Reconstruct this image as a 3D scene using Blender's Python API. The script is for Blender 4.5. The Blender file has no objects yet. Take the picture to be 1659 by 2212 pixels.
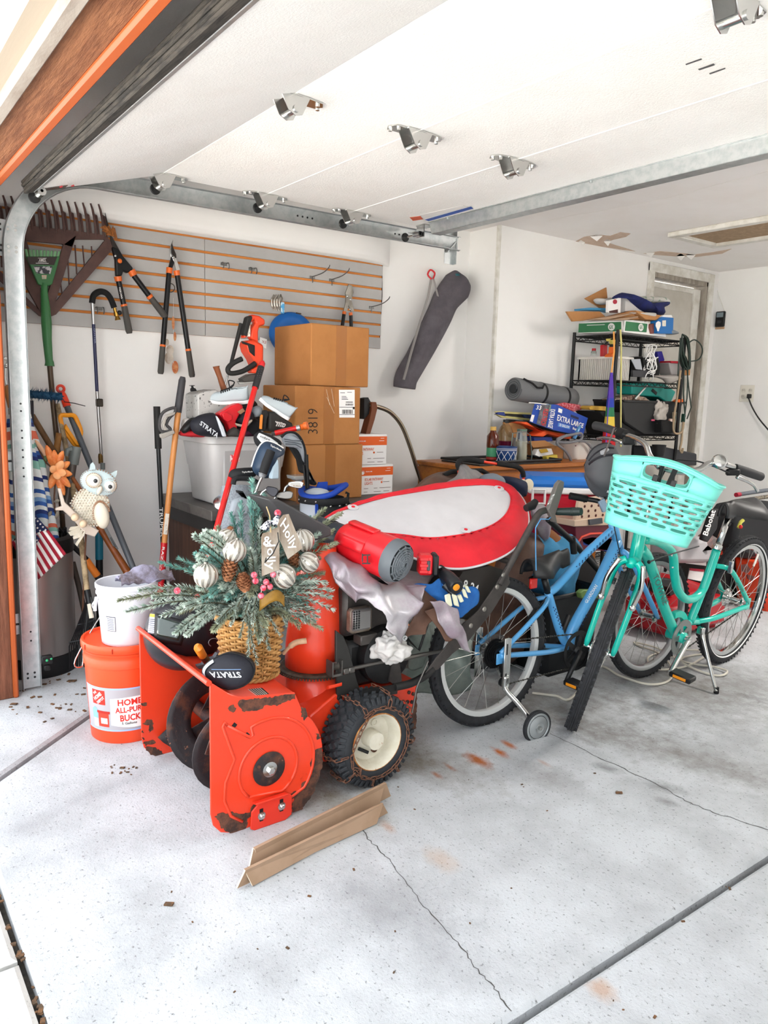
import bpy, bmesh, math, random
from mathutils import Vector as V, Matrix, Quaternion, noise as mnoise
random.seed(7)
PI = math.pi
SC = bpy.context.scene
COL = SC.collection
# ---------------------------------------------------------------- camera
CAM = V((0,0,1.3)); FPX = 1644.55
_y, _p, _r = math.radians(53.5877), math.radians(8.62625), math.radians(1.5802581)
FW = V((-math.sin(_y)*math.cos(_p), math.cos(_y)*math.cos(_p),-math.sin(_p)))
_rt = V((math.cos(_y), math.sin(_y),0)); _up = _rt.cross(FW)
RT = _rt*math.cos(_r)+_up*math.sin(_r); UP = -_rt*math.sin(_r)+_up*math.cos(_r)
cd = bpy.data.cameras.new('camera'); cam = bpy.data.objects.new('camera', cd); COL.objects.link(cam)
cam.matrix_world = Matrix(((RT.x, UP.x, -FW.x, CAM.x),(RT.y, UP.y, -FW.y, CAM.y),(RT.z, UP.z, -FW.z, CAM.z),(0,0,0,1)))
cd.sensor_fit = 'VERTICAL'; cd.sensor_height = 24; cd.lens = 24*FPX/2212; cd.clip_start = 0.05; cd.clip_end = 200
SC.camera = cam
# ---------------------------------------------------------------- world, lamps, exposure
w = bpy.data.worlds.new('sky'); SC.world = w; w.use_nodes = True
nt = w.node_tree; bg = nt.nodes['Background']
bg.inputs[0].default_value = (0.90,0.95,1.0,1); bg.inputs[1].default_value = .70      # bright overcast sky
def lamp(name, kind, loc, energy, color=(1,1,1), size=1, rot=None, sy=None):
 l = bpy.data.lights.new(name, kind); l.energy = energy; l.color = color
 if kind == 'AREA':
  l.shape = 'RECTANGLE'; l.size = size; l.size_y = sy or size
 elif kind == 'SUN': l.angle = size
 o = bpy.data.objects.new(name, l); o.location = loc; COL.objects.link(o)
 if rot: o.rotation_euler = rot
 return o
lamp('sun', 'SUN', (0,6,9),17.0,(1,.94,.86), math.radians(2),(math.radians(-42),0, math.radians(-15)))     # behind the house, on the driveway
lamp('interior_fill_light', 'AREA', (-0.9,4.6,2.40),14,(1,.95,.89),1.2, None, 0.3)  # unseen fill light added under the ceiling to brighten the interior
SC.view_settings.view_transform = 'Standard'; SC.view_settings.look = 'None'
SC.view_settings.exposure = 2.5; SC.view_settings.gamma = 1; SC.view_settings.use_curve_mapping = False
# ---------------------------------------------------------------- pixel -> point on a real plane
def RAY(px, py): return FW+RT*((px-829.5)/FPX)-UP*((py-1106)/FPX)
def PX(px, py, x): d = RAY(px, py); return CAM+d*((x-CAM.x)/d.x)
def PY(px, py, y): d = RAY(px, py); return CAM+d*((y-CAM.y)/d.y)
def PZ(px, py, z=0): d = RAY(px, py); return CAM+d*((z-CAM.z)/d.z)
def PP(px, py, p, n): d = RAY(px, py); return CAM+d*((V(p)-CAM).dot(n)/d.dot(n))
def PD(px, py, D): return CAM+RAY(px, py)*D
def lerp(a, b, t): return a+(b-a)*t
# ---------------------------------------------------------------- materials
def lin(h):
 if isinstance(h, str):
  h = h.lstrip('#'); h = h if len(h) == 6 else ''.join(q*2 for q in h); c = [int(h[i:i+2], 16)/255 for i in (0,2,4)]
 else: c = h
 return tuple((x/12.92 if x <= .04045 else ((x+.055)/1.055)**2.4)**1.16 for x in c)+(1,)
MATS = {}
def M(name, col='#808080', rough=.5, metal=0, var=None, vs=8, vlo=.42, vhi=.62, bump=0, bs=60, spec=.5, alpha=1, trans=0, coat=0, stretch=None, sheen=0, ior=1.45, third=None, tscale=30, tlo=.66, thi=.7):
 if name in MATS: return MATS[name]
 m = bpy.data.materials.new(name); m.use_nodes = True; MATS[name] = m
 t = m.node_tree; b = t.nodes['Principled BSDF']; L = t.links.new
 b.inputs['Base Color'].default_value = lin(col); b.inputs['Roughness'].default_value = rough; b.inputs['Metallic'].default_value = metal
 b.inputs['Specular IOR Level'].default_value = spec; b.inputs['Alpha'].default_value = alpha; b.inputs['IOR'].default_value = ior
 b.inputs['Transmission Weight'].default_value = trans; b.inputs['Coat Weight'].default_value = coat
 if sheen: b.inputs['Sheen Weight'].default_value = sheen
 co = None
 if var or bump or third:
  tc = t.nodes.new('ShaderNodeTexCoord'); co = tc.outputs['Object']
  if stretch:
   mp = t.nodes.new('ShaderNodeMapping'); mp.inputs['Scale'].default_value = stretch; L(co, mp.inputs[0]); co = mp.outputs[0]
 def noise(sc, det=5):
  n = t.nodes.new('ShaderNodeTexNoise'); n.inputs['Scale'].default_value = sc; n.inputs['Detail'].default_value = det; n.inputs['Roughness'].default_value = .65
  L(co, n.inputs['Vector']); return n.outputs['Fac']
 def ramp(f, lo, hi):
  r = t.nodes.new('ShaderNodeMapRange'); r.inputs[1].default_value = lo; r.inputs[2].default_value = hi; L(f, r.inputs[0]); return r.outputs[0]
 def mix(f, a, bcol):
  x = t.nodes.new('ShaderNodeMix'); x.data_type = 'RGBA'; L(f, x.inputs[0])
  if isinstance(a, tuple): x.inputs[6].default_value = a
  else: L(a, x.inputs[6])
  x.inputs[7].default_value = bcol; return x.outputs[2]
 c = lin(col)
 if var: c = mix(ramp(noise(vs), vlo, vhi), c, lin(var))
 if third: c = mix(ramp(noise(tscale, 8), tlo, thi), c, lin(third))
 if not isinstance(c, tuple): L(c, b.inputs['Base Color'])
 if bump:
  bn = t.nodes.new('ShaderNodeBump'); bn.inputs['Strength'].default_value = bump; bn.inputs['Distance'].default_value = .004
  L(noise(bs, 6), bn.inputs['Height']); L(bn.outputs[0], b.inputs['Normal'])
 return m
# ---------------------------------------------------------------- mesh builder
def frame(d, up=None):
 d = V(d).normalized(); up = V(up) if up is not None else V((0,0,1))
 if abs(d.dot(up.normalized())) > .98: up = V((1,0,0)) if abs(d.x) < .9 else V((0,1,0))
 s = d.cross(up).normalized(); return s, s.cross(d).normalized(), d
ROOTS = []
class G:
 def __init__(s): s.v = []; s.f = []; s.m = []; s.mats = []; s.cur = 0
 def mat(s, m):
  if m not in s.mats: s.mats.append(m)
  s.cur = s.mats.index(m); return s
 def add(s, vs, fs):
  o = len(s.v); s.v += [V(x) for x in vs]
  for f in fs: s.f.append([i+o for i in f]); s.m.append(s.cur)
  return s
 def pbox(s, p, a, b, c, ch=0):          # centre p, half vectors a, b, c, chamfer ch
  p, a, b, c = V(p), V(a), V(b), V(c)
  if ch <= 0:
   vs = [p+a*i+b*j+c*k for i in (-1,1) for j in (-1,1) for k in (-1,1)]
   fs = [(0,1,3,2),(4,6,7,5),(0,4,5,1),(2,3,7,6),(0,2,6,4),(1,5,7,3)]
   if a.cross(b).dot(c) < 0: fs = [f[::-1] for f in fs]
   return s.add(vs, fs)
  A, B, Cc = a.length, b.length, c.length; ch = min(ch, .45*min(A, B, Cc)*2)
  ch = min(ch, A*.95, B*.95, Cc*.95)
  ai, bi, ci = a*(1-ch/A), b*(1-ch/B), c*(1-ch/Cc)
  idx = {}; vs = []
  for i in (-1,1):
   for j in (-1,1):
    for k in (-1,1):
     for ax, q in ((0, p+a*i+bi*j+ci*k),(1, p+ai*i+b*j+ci*k),(2, p+ai*i+bi*j+c*k)):
      idx[(i, j, k, ax)] = len(vs); vs.append(q)
  I = lambda i, j, k, x: idx[(i, j, k, x)]; fs = []
  for e in (-1,1):
   fs += [(I(e, -1,-1,0), I(e, 1,-1,0), I(e, 1,1,0), I(e, -1,1,0)),(I(-1, e, -1,1), I(1, e, -1,1), I(1, e, 1,1), I(-1, e, 1,1)),(I(-1,-1, e, 2), I(1,-1, e, 2), I(1,1, e, 2), I(-1,1, e, 2))]
   for g in (-1,1):
    fs += [(I(e, g, -1,0), I(e, g, 1,0), I(e, g, 1,1), I(e, g, -1,1)),(I(e, -1, g, 0), I(e, 1, g, 0), I(e, 1, g, 2), I(e, -1, g, 2)),(I(-1, e, g, 1), I(1, e, g, 1), I(1, e, g, 2), I(-1, e, g, 2))]
    for h in (-1,1): fs.append((I(e, g, h, 0), I(e, g, h, 1), I(e, g, h, 2)))
  out = []
  for f in fs:
   n = (vs[f[1]]-vs[f[0]]).cross(vs[f[2]]-vs[f[0]]); cc = sum((vs[i] for i in f), V())/len(f)
   out.append(f if n.dot(cc-p) > 0 else f[::-1])
  return s.add(vs, out)
 def box(s, lo, hi, ch=0):
  lo, hi = V(lo), V(hi); h = (hi-lo)/2
  return s.pbox((lo+hi)/2,(h.x, 0,0),(0, h.y, 0),(0,0, h.z), ch)
 def bar(s, p, q, w, h, up=None, ch=0, ext=0):   # box from p to q
  p, q = V(p), V(q); sd, u, d = frame(q-p, up); L = (q-p).length/2+ext
  return s.pbox((p+q)/2, d*L, sd*w/2, u*h/2, ch)
 def tube(s, pts, r, n=8, closed=False, cap=True, sq=1, up=None, tw=0):
  pts = [V(p) for p in pts]; N = len(pts)
  if not hasattr(r, '__len__'): r = [r]*N
  T = []
  for i in range(N):
   a = pts[(i-1) % N] if (closed or i > 0) else pts[i]; b = pts[(i+1) % N] if (closed or i < N-1) else pts[i]
   T.append((b-a).normalized() if (b-a).length > 1e-9 else V((0,0,1)))
  sd, u, _ = frame(T[0], up); vs = []
  for i in range(N):
   if i:
    q = T[i-1].rotation_difference(T[i]); sd = q @ sd; u = q @ u
    sd = (sd-T[i]*sd.dot(T[i])).normalized(); u = (u-T[i]*u.dot(T[i])-sd*u.dot(sd)).normalized()
   for k in range(n):
    a = 2*PI*k/n+tw; vs.append(pts[i]+sd*math.cos(a)*r[i]+u*math.sin(a)*r[i]*sq)
  fs = []
  for i in range(N if closed else N-1):
   j = (i+1) % N
   for k in range(n): fs.append((i*n+k, i*n+(k+1) % n, j*n+(k+1) % n, j*n+k))
  if cap and not closed: fs += [tuple(range(n))[::-1], tuple(range((N-1)*n, N*n))]
  return s.add(vs, fs)
 def lathe(s, prof, o=(0,0,0), ax=(0,0,1), n=24, sx=1, sy=1, x=None, a0=0, a1=2*PI, cap=True):
  o = V(o); ax = V(ax).normalized()
  if x is not None: x = (V(x)-ax*V(x).dot(ax)).normalized(); y = ax.cross(x)
  else: sd, u, d = frame(ax); x, y = sd, d.cross(sd)
  full = abs(a1-a0-2*PI) < 1e-6; m = n if full else n+1; vs = []; fs = []
  for (r, z) in prof:
   for k in range(m):
    a = a0+(a1-a0)*k/n; vs.append(o+ax*z+x*math.cos(a)*r*sx+y*math.sin(a)*r*sy)
  for i in range(len(prof)-1):
   for k in range(n):
    k2 = (k+1) % m; fs.append((i*m+k, i*m+k2,(i+1)*m+k2,(i+1)*m+k))
  if cap and full:
   if prof[0][0] > 1e-6: fs.append(tuple(range(m))[::-1])
   if prof[-1][0] > 1e-6: fs.append(tuple(range((len(prof)-1)*m, len(prof)*m)))
  return s.add(vs, fs)
 def cyl(s, p, q, r, r2=None, n=16):
  p, q = V(p), V(q); return s.lathe([(r, 0),(r if r2 is None else r2,(q-p).length)], p, q-p, n)
 def ball(s, c, r, n=14, m=8, rot=None):
  if not hasattr(r, '__len__'): r = (r, r, r)
  c = V(c); vs = []; fs = []
  for i in range(m+1):
   for k in range(n):
    p = V((math.sin(PI*i/m)*math.cos(2*PI*k/n)*r[0], math.sin(PI*i/m)*math.sin(2*PI*k/n)*r[1], -math.cos(PI*i/m)*r[2]))
    vs.append(c+(rot @ p if rot else p))
  for i in range(m):
   for k in range(n): fs.append((i*n+k, i*n+(k+1) % n, (i+1)*n+(k+1) % n, (i+1)*n+k))
  return s.add(vs, fs)
 def prism(s, pts, t):                    # polygon pts extruded by vector t
  pts = [V(p) for p in pts]; t = V(t); n = len(pts)
  nn = V(); 
  for i in range(n): nn += pts[i].cross(pts[(i+1) % n])
  if nn.dot(t) > 0: pts = pts[::-1]
  fs = [tuple(range(n)), tuple(range(n, 2*n))[::-1]]+[(i, i+n, (i+1) % n+n, (i+1) % n)[::1] for i in range(n)]
  return s.add(pts+[p+t for p in pts], fs)
 def grid(s, fn, nu, nv, cu=False, cv=False):
  mu = nu if cu else nu+1; mv = nv if cv else nv+1
  vs = [fn(i/nu, j/nv) for i in range(mu) for j in range(mv)]; fs = []
  for i in range(nu):
   for j in range(nv):
    a, b, c, d = i*mv+j, ((i+1) % mu)*mv+j, ((i+1) % mu)*mv+(j+1) % mv, i*mv+(j+1) % mv
    fs.append((a, b, c, d))
  return s.add(vs, fs)
 def mesh(s, name):
  me = bpy.data.meshes.new(name); me.from_pydata([tuple(x) for x in s.v], [], s.f)
  if s.mats:
   for m in s.mats: me.materials.append(m)
   me.polygons.foreach_set('material_index', s.m)
  me.validate(); return me
 def build(s, name, mat=None, parent=None, smooth=40, label=None, kind=None, solid=0, sub=0, off=0, bev=0):
  if mat is not None: s.mats = [mat]; s.m = [0]*len(s.f)
  me = s.mesh(name); bm = bmesh.new(); bm.from_mesh(me); bmesh.ops.remove_doubles(bm, verts=bm.verts, dist=1e-6); bmesh.ops.recalc_face_normals(bm, faces=bm.faces); bm.to_mesh(me); bm.free()
  if smooth:
   me.shade_smooth()
   if smooth < 180: me.set_sharp_from_angle(angle=math.radians(smooth))
  o = bpy.data.objects.new(name, me); COL.objects.link(o)
  if bev:
   md = o.modifiers.new('bevel', 'BEVEL'); md.width = bev; md.segments = 2; md.limit_method = 'ANGLE'; md.angle_limit = math.radians(45)
  if solid:
   md = o.modifiers.new('solid', 'SOLIDIFY'); md.thickness = solid; md.offset = off
  if sub:
   md = o.modifiers.new('sub', 'SUBSURF'); md.levels = sub; md.render_levels = sub
  if parent is not None: o.parent = parent
  else: ROOTS.append(o)
  if label: o['label'] = label
  if kind: o['kind'] = kind
  return o
def thing(name, label, cat, group=None):
 o = bpy.data.objects.new(name, None); COL.objects.link(o); o.empty_display_size = .05
 o['label'] = label; o['category'] = cat
 if group: o['group'] = group
 ROOTS.append(o); return o
def tag(o, label, cat, group=None):
 o['label'] = label; o['category'] = cat
 if group: o['group'] = group
 return o
def finalize():                              # put every thing's origin at its own base
 kids = {}
 for o in bpy.data.objects:
  if o.parent: kids.setdefault(o.parent, []).append(o)
 def pts(o):
  r = [o.matrix_basis @ v.co for v in o.data.vertices] if o.type == 'MESH' else []
  for c in kids.get(o, []): r += pts(c)
  return r
 for o in ROOTS:
  p = pts(o)
  if not p: continue
  b = V(((min(q.x for q in p)+max(q.x for q in p))/2,(min(q.y for q in p)+max(q.y for q in p))/2, min(q.z for q in p)))
  if o.type == 'MESH':
   if o.data.users == 1: o.data.transform(Matrix.Translation(-b))
   for c in kids.get(o, []): c.location = c.location-b
  else:
   for c in kids.get(o, []): c.location = c.location-b
  o.location = b
_tc = {}
def text_geo(txt, bold=0):
 k = (txt, bold)
 if k in _tc: return _tc[k]
 cu = bpy.data.curves.new('t', 'FONT'); cu.body = txt; cu.size = 1; cu.extrude = 0; cu.resolution_u = 2; cu.align_x = 'CENTER'; cu.align_y = 'CENTER'; cu.offset = bold; cu.fill_mode = 'FRONT'
 ob = bpy.data.objects.new('t', cu); COL.objects.link(ob); dg = bpy.context.evaluated_depsgraph_get(); dg.update()
 me = bpy.data.meshes.new_from_object(ob.evaluated_get(dg)); vs = [v.co.copy() for v in me.vertices]; fs = [tuple(p.vertices) for p in me.polygons]
 bpy.data.objects.remove(ob); bpy.data.meshes.remove(me)
 if vs:
  x0, x1 = min(v.x for v in vs), max(v.x for v in vs); y0, y1 = min(v.y for v in vs), max(v.y for v in vs)
  vs = [((v.x-(x0+x1)/2)/(x1-x0),(v.y-(y0+y1)/2)/(y1-y0)) for v in vs]
 _tc[k] = (vs, fs); return _tc[k]
def text(txt, mat, parent, fn, bold=.01, name='lettering'):   # fn(u,v) with u,v in -.5..+.5 -> point on the surface
 vs, fs = text_geo(txt, bold); g = G(); g.add([fn(u, v) for u, v in vs], fs)
 return g.build(name, mat, parent, smooth=0)
def text4(txt, mat, parent, tl, tr, br, bl, lift, bold=.01, name='lettering'):  # quad in space, lifted along its normal
 tl, tr, br, bl = V(tl), V(tr), V(br), V(bl); n = (tr-bl).cross(tl-br).normalized()
 if n.dot(CAM-tl) < 0: n = -n
 f = lambda u, v: lerp(lerp(bl, br, u+.5), lerp(tl, tr, u+.5), v+.5)+n*lift
 return text(txt, mat, parent, f, bold, name)
def arc(c, r, a0, a1, n, x, y):
 c, x, y = V(c), V(x), V(y); return [c+x*r*math.cos(a0+(a1-a0)*i/n)+y*r*math.sin(a0+(a1-a0)*i/n) for i in range(n+1)]
def spline(pts, n=8, closed=False):          # Catmull-Rom
 pts = [V(p) for p in pts]; N = len(pts); out = []
 for i in range(N if closed else N-1):
  if closed: a, b, c, d = pts[(i-1) % N], pts[i], pts[(i+1) % N], pts[(i+2) % N]
  else: a, b, c, d = pts[max(i-1,0)], pts[i], pts[i+1], pts[min(i+2, N-1)]
  for k in range(n):
   t = k/n; out.append(.5*((2*b)+(c-a)*t+(2*a-5*b+4*c-d)*t*t+(3*b-a-3*c+d)*t**3))
 if not closed: out.append(pts[-1])
 return out
Xv, Yv, Zv = V((1,0,0)), V((0,1,0)), V((0,0,1))
def rnd(a, b): return random.uniform(a, b)
# ================================================================ STRUCTURE
white = M('painted_drywall', '#f3f2f0', .85, bump=.12, bs=180, var='#f1efed', vs=1.5)
white2 = M('painted_drywall_ceiling', '#f3f0ee', .9, bump=.2, bs=120, var='#f0ece9', vs=2)
trimw = M('white_trim_paint', '#e6e4de', .55, var='#d2cec4', vs=9, bump=.05, bs=50)
black = M('black_plastic', '#17181a', .5)
galv = M('galvanised_steel', '#c3c6c6', .38,.8, var='#b4b9ba', vs=30, bump=.03, bs=90)
steel = M('bright_zinc_steel', '#d0d0ce', .22,1)
dark_gap = M('dark_joint_dirt', '#4a443d', .95, var='#2d2a27', vs=40, bump=.6, bs=200)
XW, XJ, YJ, YB, ZC, YF = -4.10,-3.805,3.70,6.33,2.44,.585
# --- concrete floor
conc = M('concrete', '#c6c9cc', .88, var='#afb1b3', vs=3, vlo=.40, vhi=.66, bump=.7, bs=130, third='#7c7c7c', tscale=95, tlo=.58, thi=.68)
def stain_and_darken_floor(m):
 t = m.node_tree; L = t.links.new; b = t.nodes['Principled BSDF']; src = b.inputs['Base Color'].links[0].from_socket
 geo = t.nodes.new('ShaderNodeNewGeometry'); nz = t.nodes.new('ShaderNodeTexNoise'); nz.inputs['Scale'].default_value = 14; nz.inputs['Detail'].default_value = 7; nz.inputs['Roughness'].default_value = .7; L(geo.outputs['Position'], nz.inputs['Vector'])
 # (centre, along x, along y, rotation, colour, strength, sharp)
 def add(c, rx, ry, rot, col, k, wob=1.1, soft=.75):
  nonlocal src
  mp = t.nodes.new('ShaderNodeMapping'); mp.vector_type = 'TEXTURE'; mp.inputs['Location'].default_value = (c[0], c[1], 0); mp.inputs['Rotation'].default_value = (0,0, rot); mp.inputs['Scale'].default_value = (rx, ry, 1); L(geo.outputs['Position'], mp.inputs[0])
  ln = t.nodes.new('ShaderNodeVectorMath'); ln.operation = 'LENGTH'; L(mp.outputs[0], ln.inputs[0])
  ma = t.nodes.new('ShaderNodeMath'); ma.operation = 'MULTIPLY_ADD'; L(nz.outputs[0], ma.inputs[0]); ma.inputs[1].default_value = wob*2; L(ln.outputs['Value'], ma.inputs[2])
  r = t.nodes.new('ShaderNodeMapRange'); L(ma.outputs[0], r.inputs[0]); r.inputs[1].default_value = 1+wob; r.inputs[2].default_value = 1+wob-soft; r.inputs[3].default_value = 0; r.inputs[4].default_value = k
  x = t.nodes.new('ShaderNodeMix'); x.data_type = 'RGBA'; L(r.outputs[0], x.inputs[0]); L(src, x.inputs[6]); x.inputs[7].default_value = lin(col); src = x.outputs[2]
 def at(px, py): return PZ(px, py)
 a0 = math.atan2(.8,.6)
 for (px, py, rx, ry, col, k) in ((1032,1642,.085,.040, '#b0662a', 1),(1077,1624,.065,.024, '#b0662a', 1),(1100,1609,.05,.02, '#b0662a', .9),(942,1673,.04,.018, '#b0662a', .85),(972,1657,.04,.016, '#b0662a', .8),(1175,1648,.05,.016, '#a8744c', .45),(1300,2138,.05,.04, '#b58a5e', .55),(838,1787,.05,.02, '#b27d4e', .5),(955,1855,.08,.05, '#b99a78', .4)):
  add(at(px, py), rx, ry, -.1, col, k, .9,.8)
 for (px, py, rx, ry, col, k) in ((1190,1680,.16,.10, '#6f6862', .55),(1310,1660,.07,.04, '#55534f', .7),(1435,1700,.08,.05, '#55534f', .75),(1440,1732,.05,.03, '#5f5c58', .6),(830,1960,.22,.13, '#8f9093', .5),(950,2060,.2,.16, '#96979a', .4),(905,1640,.40,.18, '#7b715f', .75),(1120,1500,.70,.4, '#756f66', .7),(560,1640,.45,.2, '#9a958b', .35),(700,1720,.3,.16, '#8a8067', .6),(760,1640,.25,.3, '#6f6650', .75),(1500,1640,1.0,.16, '#78726c', .75),(1480,1480,.6,.6, '#77706a', .8),(1636,1510,.12,.05, '#5d5a56', .5),(130,1560,.5,.05, '#9fa0a4', .5),(240,1700,.05,.5, '#9c9da1', .4)):  # dark stains, plus broad patches that make the floor darker towards the back
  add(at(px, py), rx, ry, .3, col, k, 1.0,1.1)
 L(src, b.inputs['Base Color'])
stain_and_darken_floor(conc)
floor = G().box((-10,-9,-.09),(10,6.6,-.035)).build('floor', dark_gap, kind='structure')
J = .013
drv = M('driveway_concrete', '#d6d5d2', .9, var='#c2c1bd', vs=2, bump=.5, bs=160, third='#8d8d8b', tscale=70, tlo=.60, thi=.70)
def slab(pts, m=conc):
 pts = [V((p[0], p[1], 0)) for p in pts]; n = len(pts); c = sum(pts, V())/n; g = G()
 ins = []
 for i in range(n):                       # inset for the rounded slab edge
  a, b, d = pts[i-1], pts[i], pts[(i+1) % n]; e1 = (b-a).normalized(); e2 = (d-b).normalized()
  n1 = V((-e1.y, e1.x, 0)); n2 = V((-e2.y, e2.x, 0)); ins.append(b+(n1+n2)/(1+n1.dot(n2))*.012)
 vs = [p+V((0,0,-.04)) for p in pts]+[p+V((0,0,-.009)) for p in pts]+[p for p in ins]
 fs = [tuple(range(2*n, 3*n))]
 for k in (0,1):
  for i in range(n): fs.append((k*n+i, k*n+(i+1) % n, (k+1)*n+(i+1) % n, (k+1)*n+i))
 g.add(vs, fs); return g.build('slab', m, floor, smooth=0)
XR, Y0 = -.965,.285
d0, d1 = PZ(0,1678), PZ(205,1535); dd = (d1-d0).normalized(); dn = V((dd.y, -dd.x, 0))*.011   # dn points to +x side
q0 = d0+dd*((Y0+J/2-d0.y)/dd.y); q1 = d0+dd*((-4.19-d0.x)/dd.x)
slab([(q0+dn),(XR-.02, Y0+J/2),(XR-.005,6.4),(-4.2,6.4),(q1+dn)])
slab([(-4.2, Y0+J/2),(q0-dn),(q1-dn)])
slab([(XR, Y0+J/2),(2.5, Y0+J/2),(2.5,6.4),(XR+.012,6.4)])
slab([(-9.9,-8.9),(-1.75,-8.9),(-1.75, Y0-J/2),(-9.9, Y0-J/2)], drv); slab([(-1.737,-8.9),(9.9,-8.9),(9.9, Y0-J/2),(-1.737, Y0-J/2)], drv)
crackm = M('crack_shadow', '#5d5b59', 1)
def crack(pts, w):
 g = G(); P = [PZ(*p) for p in pts]; Q = []
 for i in range(len(P)-1):
  for k in range(6): Q.append(lerp(P[i], P[i+1], k/6)+V((rnd(-1,1), rnd(-1,1),0))*.005)
 Q.append(P[-1]); vs = []; fs = []
 for i, p in enumerate(Q):
  t = (Q[min(i+1, len(Q)-1)]-Q[max(i-1,0)]).normalized(); s = V((-t.y, t.x, 0))*w*rnd(.5,1.2); vs += [p+s+Zv*.0006, p-s+Zv*.0006]
  if i: fs.append((2*i-2,2*i-1,2*i+1,2*i))
 g.add(vs, fs); g.build('crack', crackm, floor, smooth=0)
crack([(785,1790),(800,1818),(835,1850),(870,1895),(905,1945),(965,2012),(1005,2060),(1040,2105),(1075,2145),(1105,2185)], .0016)
crack([(1190,1585),(1280,1630),(1345,1660),(1430,1700),(1480,1730),(1540,1755),(1659,1793)], .0022)
leafd = M('dead_leaf_litter', '#5a4a3a', .9, var='#7c5a3c', vs=60)
g = G()
for i in range(150):                         # grit swept against the left corner and in the joints
 if i < 60: p = PZ(rnd(20,215), rnd(1440,1560)); s = rnd(.003,.009)
 elif i < 110: p = V((rnd(-2.5,-1.5), Y0+rnd(-.008,.008),-.012)); s = rnd(.004,.009)
 elif i < 122: p = PZ(rnd(225,300), rnd(1650,1675)); s = rnd(.003,.006)
 else: p = PZ(rnd(300,1600), rnd(1650,2200)); s = rnd(.002,.005)
 r = rnd(0,6); g.pbox(p+Zv*s*.3, V((math.cos(r), math.sin(r), rnd(-.2,.2)))*s, V((-math.sin(r), math.cos(r),0))*s*.6, Zv*s*.25)
for (px, py, s) in ((1337,1714,.011),(365,1955,.012),(30,1522,.014),(155,1472,.02),(264,1660,.008)):
 p = PZ(px, py); g.pbox(p+Zv*.003, V((.7,.7,.1))*s, V((-.7,.7,0))*s*.5, Zv*.002)
g.build('grit', leafd, floor, smooth=0, kind='stuff')
# --- walls, ceiling
def shell(name, lo, hi, m): return G().box(lo, hi).build(name, m, kind='structure', smooth=0)
wl = shell('wall_left', (XW-.2,.4,-.05),(XW, YJ, ZC+.05), white)
G().box((XW-.05, YJ, -.05),(XJ, 5.385, ZC+.05)).box((XW-.05,6.19,-.05),(XJ, YB, ZC+.05)).box((XW-.05,5.385,2.345),(XJ, 6.19, ZC+.05)).build('wall_left', white, kind='structure', smooth=0)
shell('wall_back', (XW-.1, YB, -.05),(2.5, YB+.15, ZC+.05), white)
shell('wall_right', (2.3,.4,-.05),(2.5, YB, ZC+.05), white)
shell('ceiling', (XW-.1,.4, ZC),(2.5, YB+.1, ZC+.12), white2)
brownw = M('rough_sawn_brown_wood', '#6e4632', .85, var='#8a5c46', vs=40, bump=1.4, bs=70, stretch=(1,1,.12))
brownh = M('rough_sawn_brown_header', '#7d4f30', .85, var='#9a6a48', vs=40, bump=1.4, bs=70, stretch=(.12,1,1))
cream = M('cream_painted_siding', '#ada294', .75, bump=.15, bs=40, stretch=(.1,1,1))
wf = G().box((XW-.2,.445,-.02),(-3.47, YF, ZC+.1)).box((1.55,.445,-.02),(2.5, YF, ZC+.1)).box((-3.47,.445,2.16),(1.55, YF, ZC+.1)).build('wall_front', white, kind='structure', smooth=0)
G().box((-6,.395,2.075),(2.6,.44,2.20)).box((-6,.405,2.203),(2.6,.44,2.30)).box((-6,.40,2.303),(2.6,.44,2.46)).box((-6,.405,2.463),(2.6,.44,3.2)).box((-6,.405,-.02),(-3.6,.44,2.073)).build('trim_1', cream, kind='structure', smooth=0)
peel = M('peeling_white_paint', '#aaa29a', .7, var='#93887f', vs=7, bump=.5, bs=25, stretch=(.3,1,1), third='#a3644a', tscale=9, tlo=.70, thi=.72)
G().box((-6,.44,2.045),(2.6,.475,2.15),.004).build('trim_2', peel, kind='structure', smooth=0)
# wooden jamb and header with their weather stop strip
orange = M('tan_vinyl_stop', '#b5602f', .5)
jm = G().box((-3.47,.47,.0),(-3.37, YF-.012,2.16),.004).build('trim_3', brownw, kind='structure', smooth=0)
G().box((-3.395, YF-.014,.0),(-3.362, YF+.008,2.09),.006).build('stop_strip', orange, jm)
hd = G().box((-3.47,.475,2.06),(1.55, YF-.01,2.16),.004).build('trim_4', brownh, kind='structure', smooth=0)
G().box((-3.395, YF-.012,2.048),(1.55, YF+.022,2.09),.007).build('stop_strip', orange, hd)
G().box((1.46,.45,0),(1.55, YF, 2.16)).build('trim_5', brownw, kind='structure', smooth=0)
# soft bulge of drywall above the slat panelling, rounded lower edge
g = G(); prof = [(0,2.135),(.05,2.125),(.085,2.135),(.105,2.16),(.10,2.25),(.07,2.36),(.03, ZC),(0, ZC)]
def bulge(u, v):
 i = v*(len(prof)-1); k = min(int(i), len(prof)-2); a = lerp(V(prof[k]+(0,)), V(prof[k+1]+(0,)), i-k); f = min(1,(1-u)*9,1)
 return V((XW-.005+a.x*(f**.5), lerp(.6,3.02, u), a.y))
g.grid(bulge, 40,28); g.build('trim_6', white, kind='structure', smooth=60)
# shadow line board at the jog
G().box((XJ-.022, YJ-.012,0),(XJ+.004, YJ+.006, ZC)).build('trim_7', trimw, kind='structure', smooth=0)
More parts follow.
